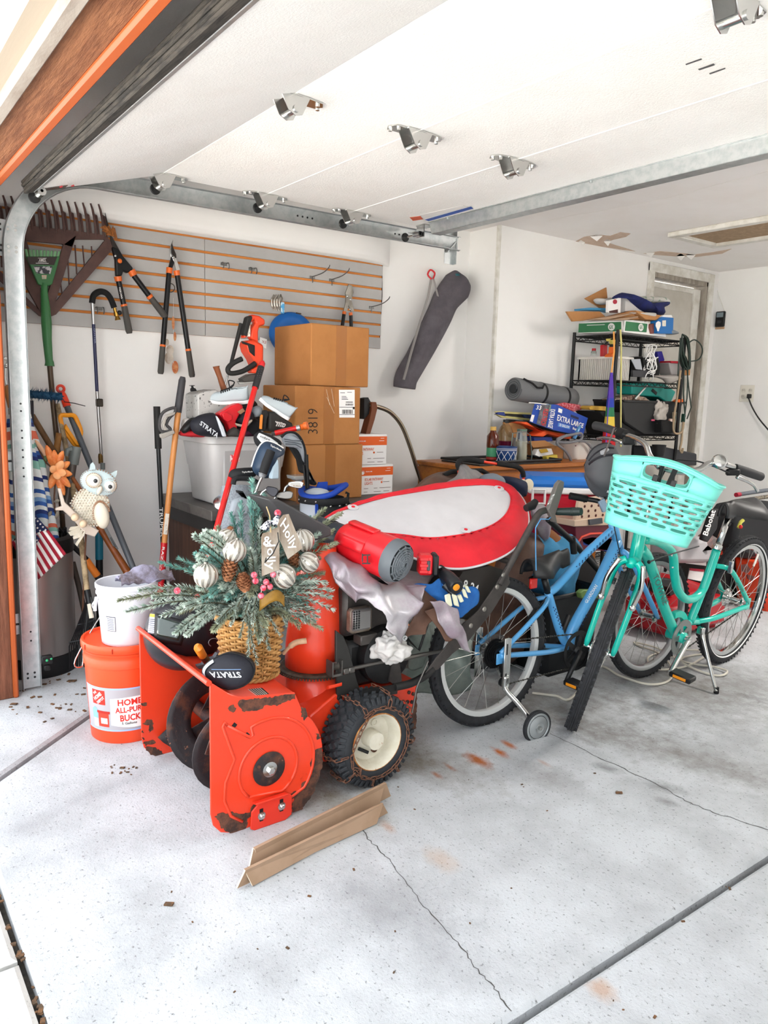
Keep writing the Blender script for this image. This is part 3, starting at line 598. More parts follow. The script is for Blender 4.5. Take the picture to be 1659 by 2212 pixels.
# --- blue bristle brush on a black pole, wrench and wooden stick behind the jamb
bb = thing('bristle_brush', 'blue bristle brush head on a black pole behind the rail', 'brush'); xb = -3.80
bris = M('blue_bristles', '#2f6f92', .8, var='#1f4e6c', vs=40)
g = G(); A, B = P3((22,848, xb)), P3((133,857, xb)); sd, u, d = frame(B-A)
for i in range(420):
 t = random.random(); an = rnd(0,2*PI); p = lerp(A, B, t); dr_ = sd*math.cos(an)+u*math.sin(an)+d*rnd(-.5,.5); L = rnd(.030,.043); q = dr_.cross(d).normalized()*.006
 g.add([p+dr_*.006-q, p+dr_*.006+q, p+dr_*L], [(0,1,2)])
g.build('bristles', bris, bb, smooth=0, kind='stuff'); G().tube([A, B], .018,10).build('brush_block', M('brush_core', '#22506e', .8), bb); TP(bb, 'pole', M('navy_black_pole', '#24232d', .4), [(66,865, xb),(68,960, xb),(70,1120, xb)], 13)
st_ = thing('wooden_shaft', 'short turned wooden shaft with a grey end cap behind the brown jamb', 'pole'); TP(st_, 'shaft', wood, [(12,833,-3.72),(20,850,-3.72),(26,880,-3.72)], [13,20,17]); TP(st_, 'end_cap', M('translucent_grey_cap', '#9a9a96', .4), [(25,876,-3.72),(27,884,-3.72),(28,900,-3.72)], [13,18,18])
wr = thing('adjustable_wrench', 'chrome adjustable wrench standing behind the brown jamb', 'wrench')
shape([(4,776),(10,770),(18,772),(20,783),(14,796),(12,815),(16,830),(11,834),(8,818),(9,797),(4,790),(12,786),(14,778)], -3.75,.012).build('wrench_body', steel, wr, bev=.002); G().ball(P3((12,792,-3.735)),.007,8,6).build('knurled_screw', steel, wr)
# --- long poles standing in the corner
def pole(label, cat, name, segs, x):
 t = thing(name, label, cat)
 for (nm, m, pts, r) in segs: TP(t, nm, m, [(p[0], p[1], p[2] if len(p) > 2 else x) for p in pts], r, 12)
 return t
pg = pole('long grey pole with an orange hang-hole grip leaning across the corner', 'pole', 'pruner_pole', [('shaft', grey, [(144,877,-3.98),(195,1003,-3.85),(237,1103,-3.75),(291,1235,-3.60)], 15)], -3.8)
A, B = P3((131,840,-4.0)), P3((145,878,-3.975)); d = (B-A).normalized()
g = G(); g.tube([lerp(A, B, .22), lerp(A, B, .4), B], [.013,.017,.019], 12); g.tube(arc(A, .016,0,2*PI, 16, V((.3,.9,0)).normalized(), Zv)[:-1], .007,8, closed=True); g.build('hang_grip', redor, pg)
TP(pg, 'cord', black, [(138,868,-3.95),(160,871,-3.9),(184,877,-3.85)], 2,5)
yg = M('yellow_plastic', '#f0a322', .4)
sh = thing('snow_shovel', 'yellow D-grip shovel with a wooden shaft in the corner', 'shovel')
yl = [(131,899),(146,897),(160,898),(168,912),(175,932),(172,946),(172,962),(164,963),(150,945),(136,924)]
g = G(); ctr = [(x, y, 0) for x, y in yl]; g.tube([P3((a.x, a.y, -3.93)) for a in spline(ctr, 4, True)], .011,8, closed=True); g.build('d_grip', yg, sh); TP(sh, 'shaft', M('tan_wood', '#a5763f', .6, var='#8a5f30', vs=20), [(128,936,-3.93),(121,978,-3.92),(112,1040,-3.9)], 16)
shape([(137,925),(150,944),(163,962),(171,962),(160,945),(150,930),(141,915)], -3.925,.02).build('grip_web', yg, sh, bev=.004)
pole('brown wooden tool handle slanting behind the blue brush pole', 'pole', 'tool_handle', [('shaft', brwood, [(69,897),(95,940),(122,985),(150,1030)], 14)], -3.9)
tg = thing('extension_tube', 'grey plastic tee fitting on a dark tube beside the orange flower', 'tube'); gp = M('grey_abs', '#7f8482', .45)
TP(tg, 'tee_fitting', gp, [(165,965,-3.80),(158,1003,-3.80)], 24,14); TP(tg, 'tee_branch', gp, [(143,985,-3.80),(146,972,-3.80),(152,970,-3.80),(160,975,-3.8)], [10,12,14,14]); TP(tg, 'tube', M('dark_tube', '#6c625c', .4,.4), [(157,1003,-3.80),(148,1060,-3.79),(140,1110,-3.78)], 20)
rk2 = thing('fan_rake', 'black wire fan rake with a weathered wooden handle standing fan-down', 'rake')
TP(rk2, 'handle', oldw, [(124,872,-3.95),(146,985,-3.90),(160,1070,-3.74),(176,1170,-3.58),(188,1276,-3.46)], [11,12,13,13,12], 10)
TP(rk2, 'ferrule', blackm, [(188,1274,-3.46),(194,1304,-3.44)], 14); TP(rk2, 'tape_wrap', M('white_tape', '#d8d0c0', .8), [(194,1303,-3.44),(199,1335,-3.42)], 13)
c = (192,1298)
for i in range(15):
 t = i/14; e = (150+t*66,1396-t*16); ee = (150+t*62,1446-t*14)
 TP(rk2, 'tine', blackm, [(191+t*6,1290,-3.45+.02*t),(lerp(190, e[0], .7), lerp(1298, e[1], .7),-3.45+.05*t),(e[0], e[1], -3.45+.07*t),(ee[0], ee[1], -3.46+.08*t)], 3,5)
TP(rk2, 'spreader', blackm, [(149,1388,-3.45),(180,1382,-3.42),(218,1372,-3.37)], 4,6); TP(rk2, 'spreader', blackm, [(168,1350,-3.45),(188,1345,-3.43),(206,1340,-3.40)], 4,6)
pole('orange-brown tool handle with a barcode label below the owl', 'pole', 'tool_handle', [('shaft', M('orange_brown_shaft', '#a8642e', .45, var='#8f5226', vs=10), [(155,1030),(180,1070),(212,1135,-3.74),(248,1192,-3.7),(278,1240,-3.66)], [10,12,14,17,20])], -3.78)
bo = bpy.data.objects['tool_handle.001']; q = [PX(x, y, -3.695) for x, y in ((224,1142),(230,1139),(256,1186),(249,1189))]; o = G().prism(q, (.002,0,0)).build('label', M('grey_label', '#8b8f90', .5), bo, smooth=0)
for i in range(9): t = .45+i*.05; a, b = lerp(q[0], q[3], t), lerp(q[1], q[2], t); G().bar(lerp(a, b, .25)+Xv*.0025, lerp(a, b, .8)+Xv*.0025,.001,.0025).build('barcode_bar', black, o, smooth=0)
pole('teal pole with a black lower grip standing against the wall under the owl', 'pole', 'teal_pole', [('shaft', M('teal_enamel', '#2a8098', .35), [(214,1150),(214.5,1208)], 20),('lower_grip', black, [(214.5,1208),(215,1250),(216,1366)], 18),('top_cap', gp, [(222,1000),(222,1014)], 12)], -3.95)
pole('black pole with a short orange grip leaning behind the white bucket', 'pole', 'weeder_pole', [('upper_shaft', blackm, [(156,1178),(187,1208)], 12),('grip', M('amber_grip', '#d9822f', .45), [(187,1208),(192,1218),(210,1243)], [14,17,18]),('socket', black, [(210,1243),(216,1252),(228,1264)], [17,19,12])], -3.7)
pole('dark worn pole with a dull tip low beside the grey bin', 'pole', 'dark_pole', [('shaft', M('dark_worn_pole', '#4e453d', .6), [(157,1215),(170,1265),(182,1320),(190,1370)], 13)], -3.74)
# --- bin
binm = M('grey_brushed_bin', '#98928f', .32,.55, var='#8b8684', vs=3, stretch=(1,1,.1))
bn = thing('step_bin', 'tall grey metal bin with black rim in the left corner', 'bin')
bc = V((-3.70,.745,0)); rr = .162
def sq(pr_): return G().lathe(pr_, bc, Zv, 40)
sq([(rr+.006,0),(rr+.008,.01),(rr+.006,.085),(rr, .09)]).build('base', black, bn); sq([(rr, .085),(rr, .56)]).build('body', binm, bn); sq([(rr+.004,.555),(rr+.006,.565),(rr+.004,.62),(rr-.02,.63),(rr-.025,.58)]).build('rim', black, bn)
g = G()
for i in range(7): a = PX(112+i*5,1168-rnd(0,20),-3.72); g.tube([PX(105+i*6,1195,-3.72), a, a+V((rnd(-.02,.02), rnd(-.05,.05),.03))], .006,6)
g.build('bag_folds', M('black_bag', '#262427', .4), bn)
# --- striped folded beach umbrella
fb = {k: M('stripe_'+k, c, .8) for k, c in dict(blue='#3d66a8', navy='#2c3f78', white='#dfe3e2', coral='#d9785e', mint='#8fbfb3', sky='#86a9cf').items()}
um = thing('beach_umbrella', 'folded beach umbrella in blue, white and coral stripes behind the rail', 'umbrella')
seq = ['white', 'blue', 'navy', 'white', 'coral', 'coral', 'white', 'mint', 'white', 'blue', 'navy', 'mint', 'mint', 'white', 'white', 'navy', 'white', 'white', 'blue', 'white', 'sky', 'blue', 'white', 'navy', 'blue', 'white', 'white', 'coral', 'mint', 'white', 'blue', 'white']
A, B = P3((42,895,-3.68)), P3((66,1180,-3.66)); sd, u, d = frame(B-A, Xv)
g = G(); nv, nu = 64,72; row = []
for j in range(nv+1):
 v = j/nv; r0 = lerp(.045,.098, min(1, v*1.3)); cc = lerp(A, B, v)
 for i in range(nu):
  a = 2*PI*i/nu; r = r0*(1+.20*math.sin(a*9+v*2)*min(1, v*3))+.006*math.sin(a*4+v*9); row.append(cc+sd*math.cos(a)*r+u*math.sin(a)*r+d*.012*math.sin(a*9)*v)
o0 = len(g.v); g.v += row
for j in range(nv):
 g.mat(fb[seq[int(j/nv*len(seq))]])
 for i in range(nu): g.f.append((j*nu+i, j*nu+(i+1) % nu, (j+1)*nu+(i+1) % nu, (j+1)*nu+i)); g.m.append(g.cur)
g.build('canopy', None, um, smooth=180, solid=.002); TP(um, 'pole', alum, [(40,905,-3.68),(70,1290,-3.67)], 12); TP(um, 'tip', wood, [(38,860,-3.68),(42,905,-3.68)], [8,14])
# --- small flag
fl = thing('small_flag', 'small stars and stripes flag drooping over the grey bin', 'flag'); xf = -3.50
fr, fw_, fbl = M('flag_red', '#a8243c', .8), M('flag_white', '#ece9e6', .8), M('flag_blue', '#22305c', .8)
TL, TR, BR, BL = (60,1105),(108,1148),(140,1215),(66,1262)
TL = (28,1185)                                   # hoist corner behind the rail
C00, C10, C01, C11 = (66,1108),(110,1150),(70,1264),(141,1210)
def fpt(u, v):                                    # u along stripes, v across stripes
 a = lerp(V((104,1143,0)), V((143,1196,0)), u); b = lerp(V((24,1170,0)), V((72,1262,0)), u); p = lerp(a, b, v)
 return PX(p.x, p.y, xf+.012*math.sin(v*9+u*2)+.006*math.sin(u*6))
for k in range(13):
 g = G(); g.grid(lambda u, v: fpt(u, (k+v)/13),14,3); g.build('stripe', fr if k % 2 == 0 else fw_, fl, smooth=180, solid=.0012)
def cpt(u, v):
 a = lerp(V((70,1105,0)), V((104,1144,0)), u); b = lerp(V((40,1155,0)), V((73,1180,0)), u); p = lerp(a, b, v); return PX(p.x, p.y, xf+.008+.006*math.sin(v*5+u*3))
G().grid(cpt, 12,12).build('canton', fbl, fl, smooth=180, solid=.0012)
g = G()
for i in range(6):
 for j in range(5):
  c0 = cpt((i+.5)/6,(j+.5)/5)+Xv*.0025; vs = []
  for k in range(10): a = PI/2+PI*k/5; r = .0058 if k % 2 == 0 else .0024; vs.append(c0+Yv*math.cos(a)*r+Zv*math.sin(a)*r)
  g.add(vs, [tuple(range(10))])
g.build('stars', fw_, fl, smooth=0); TP(fl, 'stick', M('dark_stick', '#3b2e28', .5), [(72,1085, xf-.01),(66,1110, xf-.01),(28,1175, xf-.01),(10,1210, xf-.01)], 5,8)
# --- metal flower
ff = thing('metal_flower', 'orange metal flower ornament with many petals beside the owl', 'ornament'); pet = M('orange_petal', '#e89a5c', .45, var='#d9783a', vs=30); xF = -3.62
def petal(c, tip, wpx, x, m, par, name='petal'):
 A, B = PX(c[0], c[1], x), PX(tip[0], tip[1], x+.02); d = B-A; s = d.cross(Xv).normalized()*wpx*sc(A)
 def f(u, v): w = math.sin(PI*min(1, u*.92+.06))**.6; return A+d*u+s*w*(v-.5)*2+Xv*(.010*math.sin(PI*u)-.018*abs(v-.5)*w)
 return G().grid(f, 8,6).build(name, m, par, smooth=180, solid=.0015)
for i, (x, y) in enumerate(((100,962),(117,972),(136,974),(151,998),(156,1025),(152,1052),(139,1070),(108,1055))): petal((120+(x-125)*.1,1018+(y-1018)*.12),(x, y),8, xF, pet, ff)
for (x, y) in ((113,1012),(131,1003),(136,1022),(124,1030)): petal((122,1018),(x+(x-122)*.5, y+(y-1018)*.5),9, xF+.015, M('light_orange_petal', '#f2b582', .45), ff)
for (a, b, m) in (((76,950),(100,985),0),((84,960),(112,1005),0),((102,975),(97,1003),1)): petal(b, a, 4.5, xF-.03, M('peach_petal', '#eec3a2', .5) if m == 0 else M('dull_green_leaf', '#7b8a62', .6), ff, 'leaf')
TP(ff, 'stem', M('brown_stem', '#6d4b38', .6), [(120,1018, xF-.01),(100,1000, xF-.02),(80,965, xF-.03)], 4,6); TP(ff, 'stem', M('brown_stem'), [(121,1020, xF-.01),(117,1075, xF-.02),(122,1160, xF-.04)], 4,6)
for (a, b) in (((112,1105),(103,1115)),((122,1120),(125,1105)),((118,1085),(128,1080))): petal(a, b, 4, xF-.0, M('grey_leaf', '#a9a295', .6), ff, 'leaf')
# --- owl
ow = thing('owl_ornament', 'white painted metal owl ornament with round eyes in the left corner', 'ornament'); xo = -3.48
owm = M('cream_painted_tin', '#cdc6b6', .5, var='#ddd6c8', vs=20, bump=.9, bs=45, third='#a9744a', tscale=25, tlo=.68, thi=.72); ows = M('smooth_cream_tin', '#d5cebf', .45, third='#a9744a', tscale=15, tlo=.7, thi=.73); owb = M('pale_blue_tin', '#bfcdcf', .5, third='#a9744a', tscale=25, tlo=.68, thi=.72)
def c2(x, y): return (x/3.95,780+y/3.95)
def dome(c, rx, ry, rot, h, m, name, x, flat=False, n=24):
 p = PX(*c2(*c), x); k = sc(p)/3.95; ca, sa = math.cos(math.radians(rot)), math.sin(math.radians(rot)); yv = V((.30,.95,0)); e1 = yv*ca-Zv*sa; e2 = yv*sa+Zv*ca; nx = V((.95,-.30,0)); g = G()
 for (f, hh) in ([(1,0),(1,.4),(.92,.8),(.6,1),(.001,1.05)] if not flat else [(1,0),(1,.8),(.95,1),(.001,1)]):
  for i in range(n): a = 2*PI*i/n; g.v.append(p+e1*math.cos(a)*rx*k*f+e2*math.sin(a)*ry*k*f+nx*h*hh)
 R = 5 if not flat else 4
 for j in range(R-1):
  for i in range(n): g.f.append((j*n+i, j*n+(i+1) % n, (j+1)*n+(i+1) % n, (j+1)*n+i)); g.m.append(0)
 g.f.append(tuple(range(n))[::-1]); g.m.append(0)
 return g.build(name, m, ow, smooth=60)
dome((775,1240),155,172,15,.020, owm, 'body', xo); dome((845,1035),155,112,20,.028, owb, 'head', xo+.01)
dome((868,1312),62,118,-8,.030, ows, 'wing', xo+.02)
for (c, r) in (((800,1018),66),((932,1062),62)):
 dome(c, r, r, 0,.012, ows, 'eye', xo+.036); dome((c[0]+2, c[1]+3), r*.72, r*.72,0,.010, M('eye_white', '#d9d8d2', .3), 'eye_disc', xo+.045)
for c in ((815,1022),(940,1072)): dome(c, 17,18,0,.008, M('eye_black', '#3a3b3c', .2), 'pupil', xo+.054)
dome((850,1100),22,40,25,.022, ows, 'beak', xo+.038)
for pts in (((760,930),(770,880),(790,862),(808,890),(812,925)),((940,960),(965,945),(995,930),(995,965),(975,1000))): G().prism([PX(*c2(*p), xo+.03) for p in pts], (.006,0,0)).build('ear', owb, ow)
brm = M('pinkish_branch', '#cfc2b6', .6)
G().prism([PX(*c2(*p), xo+.0) for p in ((470,1250),(520,1235),(500,1140),(485,1085),(510,1080),(545,1200),(640,1290),(760,1400),(838,1440),(800,1495),(720,1470),(610,1340),(530,1270),(465,1270))], (.02,0,0)).build('branch', brm, ow, bev=.004)
stm = M('rust_stitch', '#a06a40', .8)
def stitches(c, rx, ry, rot, x, n, a0=0, a1=360, L=9):
 p = PX(*c2(*c), x); k = sc(p)/3.95; ca, sa = math.cos(math.radians(rot)), math.sin(math.radians(rot)); yv = V((.30,.95,0)); e1 = yv*ca-Zv*sa; e2 = yv*sa+Zv*ca; g = G()
 for i in range(n):
  a = math.radians(a0+(a1-a0)*i/n); d = e1*math.cos(a)*rx*k+e2*math.sin(a)*ry*k; u = d.normalized(); g.bar(p+d*.88, p+d*.88+u*L*k*1.6,.0022,.002, Xv)
 g.build('stitching', stm, ow, smooth=0)
stitches((800,1018),68,68,0, xo+.049,26,0,360,3); stitches((932,1062),64,64,0, xo+.049,26,0,360,3); stitches((775,1240),155,172,15, xo+.0165,44); stitches((845,1035),155,112,20, xo+.030,40); stitches((868,1312),66,122,-8, xo+.040,26,10,200,12)
dm = G(); cpx = PX(*c2(760,1250), xo)
for i in range(-7,8):
 for j in range(-8,9):
  if (i/7.2)**2+(j/8.5)**2 < .9: r = math.hypot(i/7.2, j/8.5); dm.ball(cpx+V((.95,-.3,0))*(.0205-.008*r**4)+V((.3,.95,0))*(i+.5*(j % 2))*.0125+Zv*j*.0115,(.004,.0045,.0045),6,4)
dm.build('hammered_dimples', owm, ow, smooth=180)
for c in ((640,1330),(710,1385)): dome(c, 32,32,0,.03, M('foot_beige', '#d9c3a8', .5), 'foot', xo+.03)
for i, pts in enumerate((((690,1400),(600,1415),(585,1440),(640,1460)),((690,1410),(580,1460),(600,1490),(670,1480)),((710,1420),(620,1500),(625,1520),(690,1500)),((725,1440),(640,1560),(655,1578),(720,1480)))): G().prism([PX(*c2(*p), xo+.005+.004*i) for p in pts], (.005,0,0)).build('tail_feather', owm, ow)
TP(ow, 'stake', M('brown_stem'), [c2(740,1350)+(xo-.02,),(182,1230, xo-.05),(176,1400, xo-.08)], 4,6)
# --- two upright poles in front of the desk
tp = pole('black long-handled tool with printed shaft standing at the desk end', 'pole', 'long_handled_tool', [('grip', M('black_rubber', '#2c2b2a', .7), [(338.5,878),(342,969)], [17,17]),('shaft', M('dark_steel_shaft', '#37393b', .3,.4), [(342,969),(349,1110),(354,1240),(360,1392)], 11)], -3.78)
text4('TRUPER', lblw, tp, *[PX(x, y, -3.765) for x, y in ((351.5,1096),(354,1160),(346.5,1160),(344,1096))], .001)
tq = pole('orange-brown wooden handle with a black grip and red printed end', 'pole', 'shovel_handle', [('grip', M('black_soft_grip', '#3f3e42', .6), [(395,814),(393.5,822),(384,891)], [12,17,18]),('shaft', M('orange_wood_shaft', '#cf9257', .45, var='#bb7f46', vs=12, stretch=(3,3,.3)), [(385,890),(371,1010),(355,1172)], 14),('printed_end', M('red_label', '#c4202c', .4), [(355,1172),(350,1235),(347,1280)], 15.5),('socket', blackm, [(347,1280),(338,1424)], 17)], -3.55)
G().prism([PX(x, y, -3.535) for x, y in ((357.5,1109),(365.5,1110),(361,1155),(352.5,1154))], (.001,0,0)).build('paper_label', M('paper_label', '#e4ddd0', .7, var='#8a8278', vs=120, vlo=.6, vhi=.62), tq, smooth=0)
text4('RAZ', lblw, tq, *[PX(x, y, -3.532) for x, y in ((356,1182),(351,1210),(346.5,1209),(350.5,1181))], .001); text4('BACK', lblw, tq, *[PX(x, y, -3.532) for x, y in ((350.5,1212),(346.8,1236),(343,1235.5),(346,1211))], .001)
# --- slat wall hooks and hung things
def hook(px, py, kind):
 p = PX(px, py, XW+.02); g = G()
 g.pbox(p+V((.003,0,-.004)),(.003,0,0),(0,.018,0),(0,0,.008),.001)
 if kind: g.tube(spline([p+V((.004,0,0)), p+V((.10,.01,.012)), p+V((.16,.015,.035)), p+V((.175,.015,.05))], 4),.003,6).tube([p+V((.005,0,0)), p+V((.008,0,-.035))], .003,6)
 else:
  for dy in (-.016,.016): g.tube(spline([p+V((.004, dy, 0)), p+V((.03, dy, .0)), p+V((.04, dy, -.02)), p+V((.03, dy, -.03))], 4),.003,6)
 o = g.build('wall_hook', M('steel_hook', '#8b8a88', .35,.8)); return o
for (px, py, k, lb) in ((483,569,0, 'first small twin hook from the left on the slat wall'),(543,580,0, 'second small twin hook from the left on the slat wall'),(674,598,1, 'left one of two long bare hooks on the slat wall'),(716,604,1, 'right one of two long bare hooks on the slat wall'),(802,663,1, 'long bare hook at the far edge of the slat wall'),(213,665,0, 'small twin hook behind the foam wand hook')):
 tag(hook(px, py, k), lb, 'hook', 'slat wall hooks')
pn = thing('bypass_pruner', 'worn steel pruner with orange collars hung above the cardboard boxes', 'pruner'); xp = XW+.06
worn = M('worn_tool_steel', '#9c9890', .4,.8, var='#7d7870', vs=20)
shape([(752,614),(760,617),(763,632),(758,648),(762,662),(764,672),(757,674),(752,660),(747,645),(745,634)], xp, .006).build('blade', worn, pn, bev=.001); shape([(746,636),(756,644),(752,660),(748,676),(741,674),(745,655)], xp+.006,.006).build('counter_blade', worn, pn, bev=.001)
for q in ((751,640),(757,647),(757,668)): G().ball(PX(q[0], q[1], xp+.014),(.004,.008,.008),8,6).build('bolt', steel, pn)
for (a, b, c) in (((744,673),(743,679),(738,715)),((757,675),(758,681),(759,720))): TP(pn, 'collar', orangep, [a+(xp+.005,), b+(xp+.005,)], 12); TP(pn, 'handle', blackm, [b+(xp+.005,), c+(xp+.005,)], 11)
bk = thing('bungee_pads', 'bundle of silver curved pads hung on the slat wall with a blue tag', 'hardware'); xk = XW+.09
for i in range(4): TP(bk, 'silver_pad', M('satin_silver', '#c4bdb4', .25,.9), [(a.x, a.y, xk+.012*(2-abs(i-1.5))) for a in spline([(592+i*5,637-i*.3,0),(587+i*5.4,648,0),(587.5+i*5.4,660,0),(592+i*5,670+i*.4,0)], 4)], [5]*3+[7]*7+[5]*3,8)
TP(bk, 'chain', M('tarnished_wire'), [(606,636, xk+.02),(610,645, xk+.03),(607,655, xk+.02),(611,662, xk+.02)], 4,6); G().pbox(PX(610.5,665, xk+.05),(.006,0,0),(0,.011,0),(0,0,.032),.004).build('blue_tag', M('blue_tag', '#4fa6d8', .3, var='#cfe6f0', vs=60, vlo=.55, vhi=.58), bk)
fd = thing('flying_disc', 'blue plastic flying disc standing behind the top cardboard box', 'disc'); bluep = M('blue_plastic', '#1f6fb8', .45)
G().lathe([(.0001,.012),(.085,.012),(.09,.016),(.118,.014),(.132,.004),(.135,-.008),(.130,-.012)], PX(631,722, XW+.09), V((.9,-.25,.25)),40).build('disc', bluep, fd, smooth=50, solid=.002); G().bar(PX(640,676, XW+.13), PX(650,678, XW+.13),.01,.006).build('slot', M('dark_slot', '#5b4a3c', .8), fd)
TP(None, 'wall_cable', cdm, [(836,503, XW+.01),(833,530, XW+.01),(826,558, XW+.01),(825,590, XW+.01),(825,640, XW+.01),(822,690, XW+.01),(819,746, XW+.01)], 3.5,6); tag(ROOTS[-1], 'black cable hanging down the right edge of the slat wall', 'cable')
# folded camp chair in its bag
cb = thing('chair_bag', 'grey drawstring camp chair bag hanging slanted on a red hook', 'bag'); cbm = M('grey_nylon', '#6f6a70', .75, var='#5d585e', vs=5, bump=.35, bs=14); xc = XW+.12
g = G(); path = [(876,838),(880,815),(898,778),(925,725),(948,680),(963,648),(985,622),(998,606)]; rr_ = [30,32,32,34,36,38,40,30]
pp = spline([PX(x, y, xc) for x, y in path], 5); n = len(pp)
def bagf(u, v):
 i = u*(n-1); k = min(int(i), n-2); p = lerp(pp[k], pp[k+1], i-k); t = (pp[k+1]-pp[k]).normalized(); s = t.cross(Xv).normalized(); j = i/5; a = min(int(j),7); b = min(a+1,7); r = lerp(rr_[a], rr_[b], j-a)*.0026; an = 2*PI*v
 w = 1+.07*math.sin(an*3+u*5)+.05*math.sin(an*5-u*9+1)
 return p+s*math.cos(an)*r*w+t.cross(s)*math.sin(an)*r*.75*w
g.grid(bagf, 36,28, cv=True); m_ = len(g.v)//28; g.f += [tuple(range(28)), tuple(range(36*28,37*28))]; g.m += [0,0]
g.build('bag', cbm, cb, smooth=80)
G().ball(PX(983,601, xc),(.05,.05,.035),12,8).build('teal_cuff', M('teal_fabric', '#2d6f78', .8), cb)
TP(cb, 'strap', M('grey_webbing', '#a39f9d', .8), [(932,600, xc-.03),(925,640, xc-.01),(906,700, xc+.05),(888,762, xc+.07),(872,820, xc+.06)], 9,6, sq=.3); TP(cb, 'strap', M('grey_webbing'), [(936,602, xc-.03),(941,620, xc),(946,640, xc+.06)], 8,6, sq=.3)
rh = tag(G().tube(spline([PX(932,603, xc-.02), PX(924,593, xc-.03), PX(930,583, xc-.05), PX(939,590, xc-.04), PX(936,601, xc-.02)], 5),.006,8).tube([PX(930,583, xc-.05), PX(930,583, XW)], .006,8).build('red_hook', M('red_vinyl', '#d6303a', .4)), 'red vinyl-coated hook holding the grey chair bag', 'hook')
# ================================================================ SNOW BLOWER
red = M('orange_red_enamel', '#e24a2a', .38, third='#b5321f', tscale=18, tlo=.66, thi=.75, coat=.25)
rust = M('flaking_rust', '#4d3a32', .9, var='#7a5240', vs=35, bump=1, bs=140); rustd = M('rusted_black_steel', '#3a3436', .6,.3, var='#6b4a3c', vs=14, vlo=.5, vhi=.66, bump=.4, bs=80, third='#a0735c', tscale=60, tlo=.66, thi=.7)
blk = M('black_engine_paint', '#222223', .5,.2, var='#2f2e2d', vs=12, bump=.2, bs=60); gun = M('dark_grey_sheet', '#4a4644', .45,.4, var='#5a5552', vs=10, third='#8a8480', tscale=50, tlo=.7, thi=.73); rodm = M('grey_rod', '#7d7a76', .4,.8)
sb = thing('snow_blower', 'worn orange-red two-stage snow blower with black handles at the garage front', 'snow blower')
XA, XB = -2.53,-1.93; CY, CZ = 1.017,.180
def arcs(r, a0, a1, n): return [(CY+r*math.cos(a0+(a1-a0)*i/n), CZ+r*math.sin(a0+(a1-a0)*i/n)) for i in range(n+1)]
prof = [(.83,.492),(.895,.440),(.93,.425),(1.105,.402)]+arcs(.192, math.radians(52), math.radians(-62),16)+[(1.06,.008),(.90,.008),(.862,.022),(.838,.052),(.83,.09)]
def yz(x, pts): return [V((x, a, b)) for a, b in pts]
G().prism(yz(XB-.006, prof),(.006,0,0)).build('side_plate', red, sb, bev=.003); G().prism(yz(XA, prof),(.006,0,0)).build('side_plate', red, sb, bev=.003)
shell_ = [(.83,.486),(.895,.434),(.93,.419),(1.105,.396)]+arcs(.186, math.radians(52), math.radians(-55),16)
g = G(); n = len(shell_); g.v = yz(XA+.006, shell_)+yz(XB-.006, shell_); g.f = [(i, i+1, n+i+1, n+i) for i in range(n-1)]; g.m = [0]*len(g.f)
g.build('housing_shell', red, sb, solid=.005, off=0)
G().tube([(XA, .828,.488),(XB, .828,.488)], .009,10).build('front_lip', red, sb)
G().bar((XA+.006,1.03,.012),(XB-.006,1.03,.012),.05,.006).build('scraper_blade', rust, sb)
# embossed ridges of the side plate
def ridge(pts, r=.005): G().tube([V((XB, a, b)) for a, b in pts], r, 8, sq=1).build('embossed_ridge', red, sb, smooth=180)
ridge(arcs(.098, math.radians(-40), math.radians(228),26)+[(CY-.04, CZ-.088)][:0]+[(CY-.066, CZ-.073),(CY+.045, CZ-.086)]+arcs(.098, math.radians(-55), math.radians(-40),2))
ridge([(.883,.350),(.874,.362),(.868,.350),(.905,.240),(.876,.175),(.872,.12),(.893,.065),(.93,.035)]); ridge([(.883,.350),(.955,.295),(.965,.300)]+arcs(.158, math.radians(112), math.radians(-38),18)+[(1.10,.065),(1.02,.045)])
for a, b in ((.905,.345),(.945,.305)): G().pbox((XB+.0005, a, b),(.001,0,0),(0,.0045,.0045),(0,-.0045,.0045)).build('square_hole', black, sb, smooth=0)
fh = G().lathe([(.052,0),(.054,.004),(.05,.006),(.02,.007)], (XB, CY, CZ), Xv, 28).build('bearing_flange', rustd, sb)
G().lathe([(.024,0),(.024,.004),(.016,.006)], (XB+.006, CY, CZ), Xv, 20).build('washer', steel, fh); G().lathe([(.013,0),(.013,.012),(.010,.014)], (XB+.010, CY, CZ), Xv, 6).build('bolt_head', steel, fh, smooth=0)
for a in (.6,2.7,4.75): G().lathe([(.006,0),(.005,.004)], (XB+.005, CY+.04*math.cos(a), CZ+.04*math.sin(a)), Xv, 8).build('rivet', rust, fh)
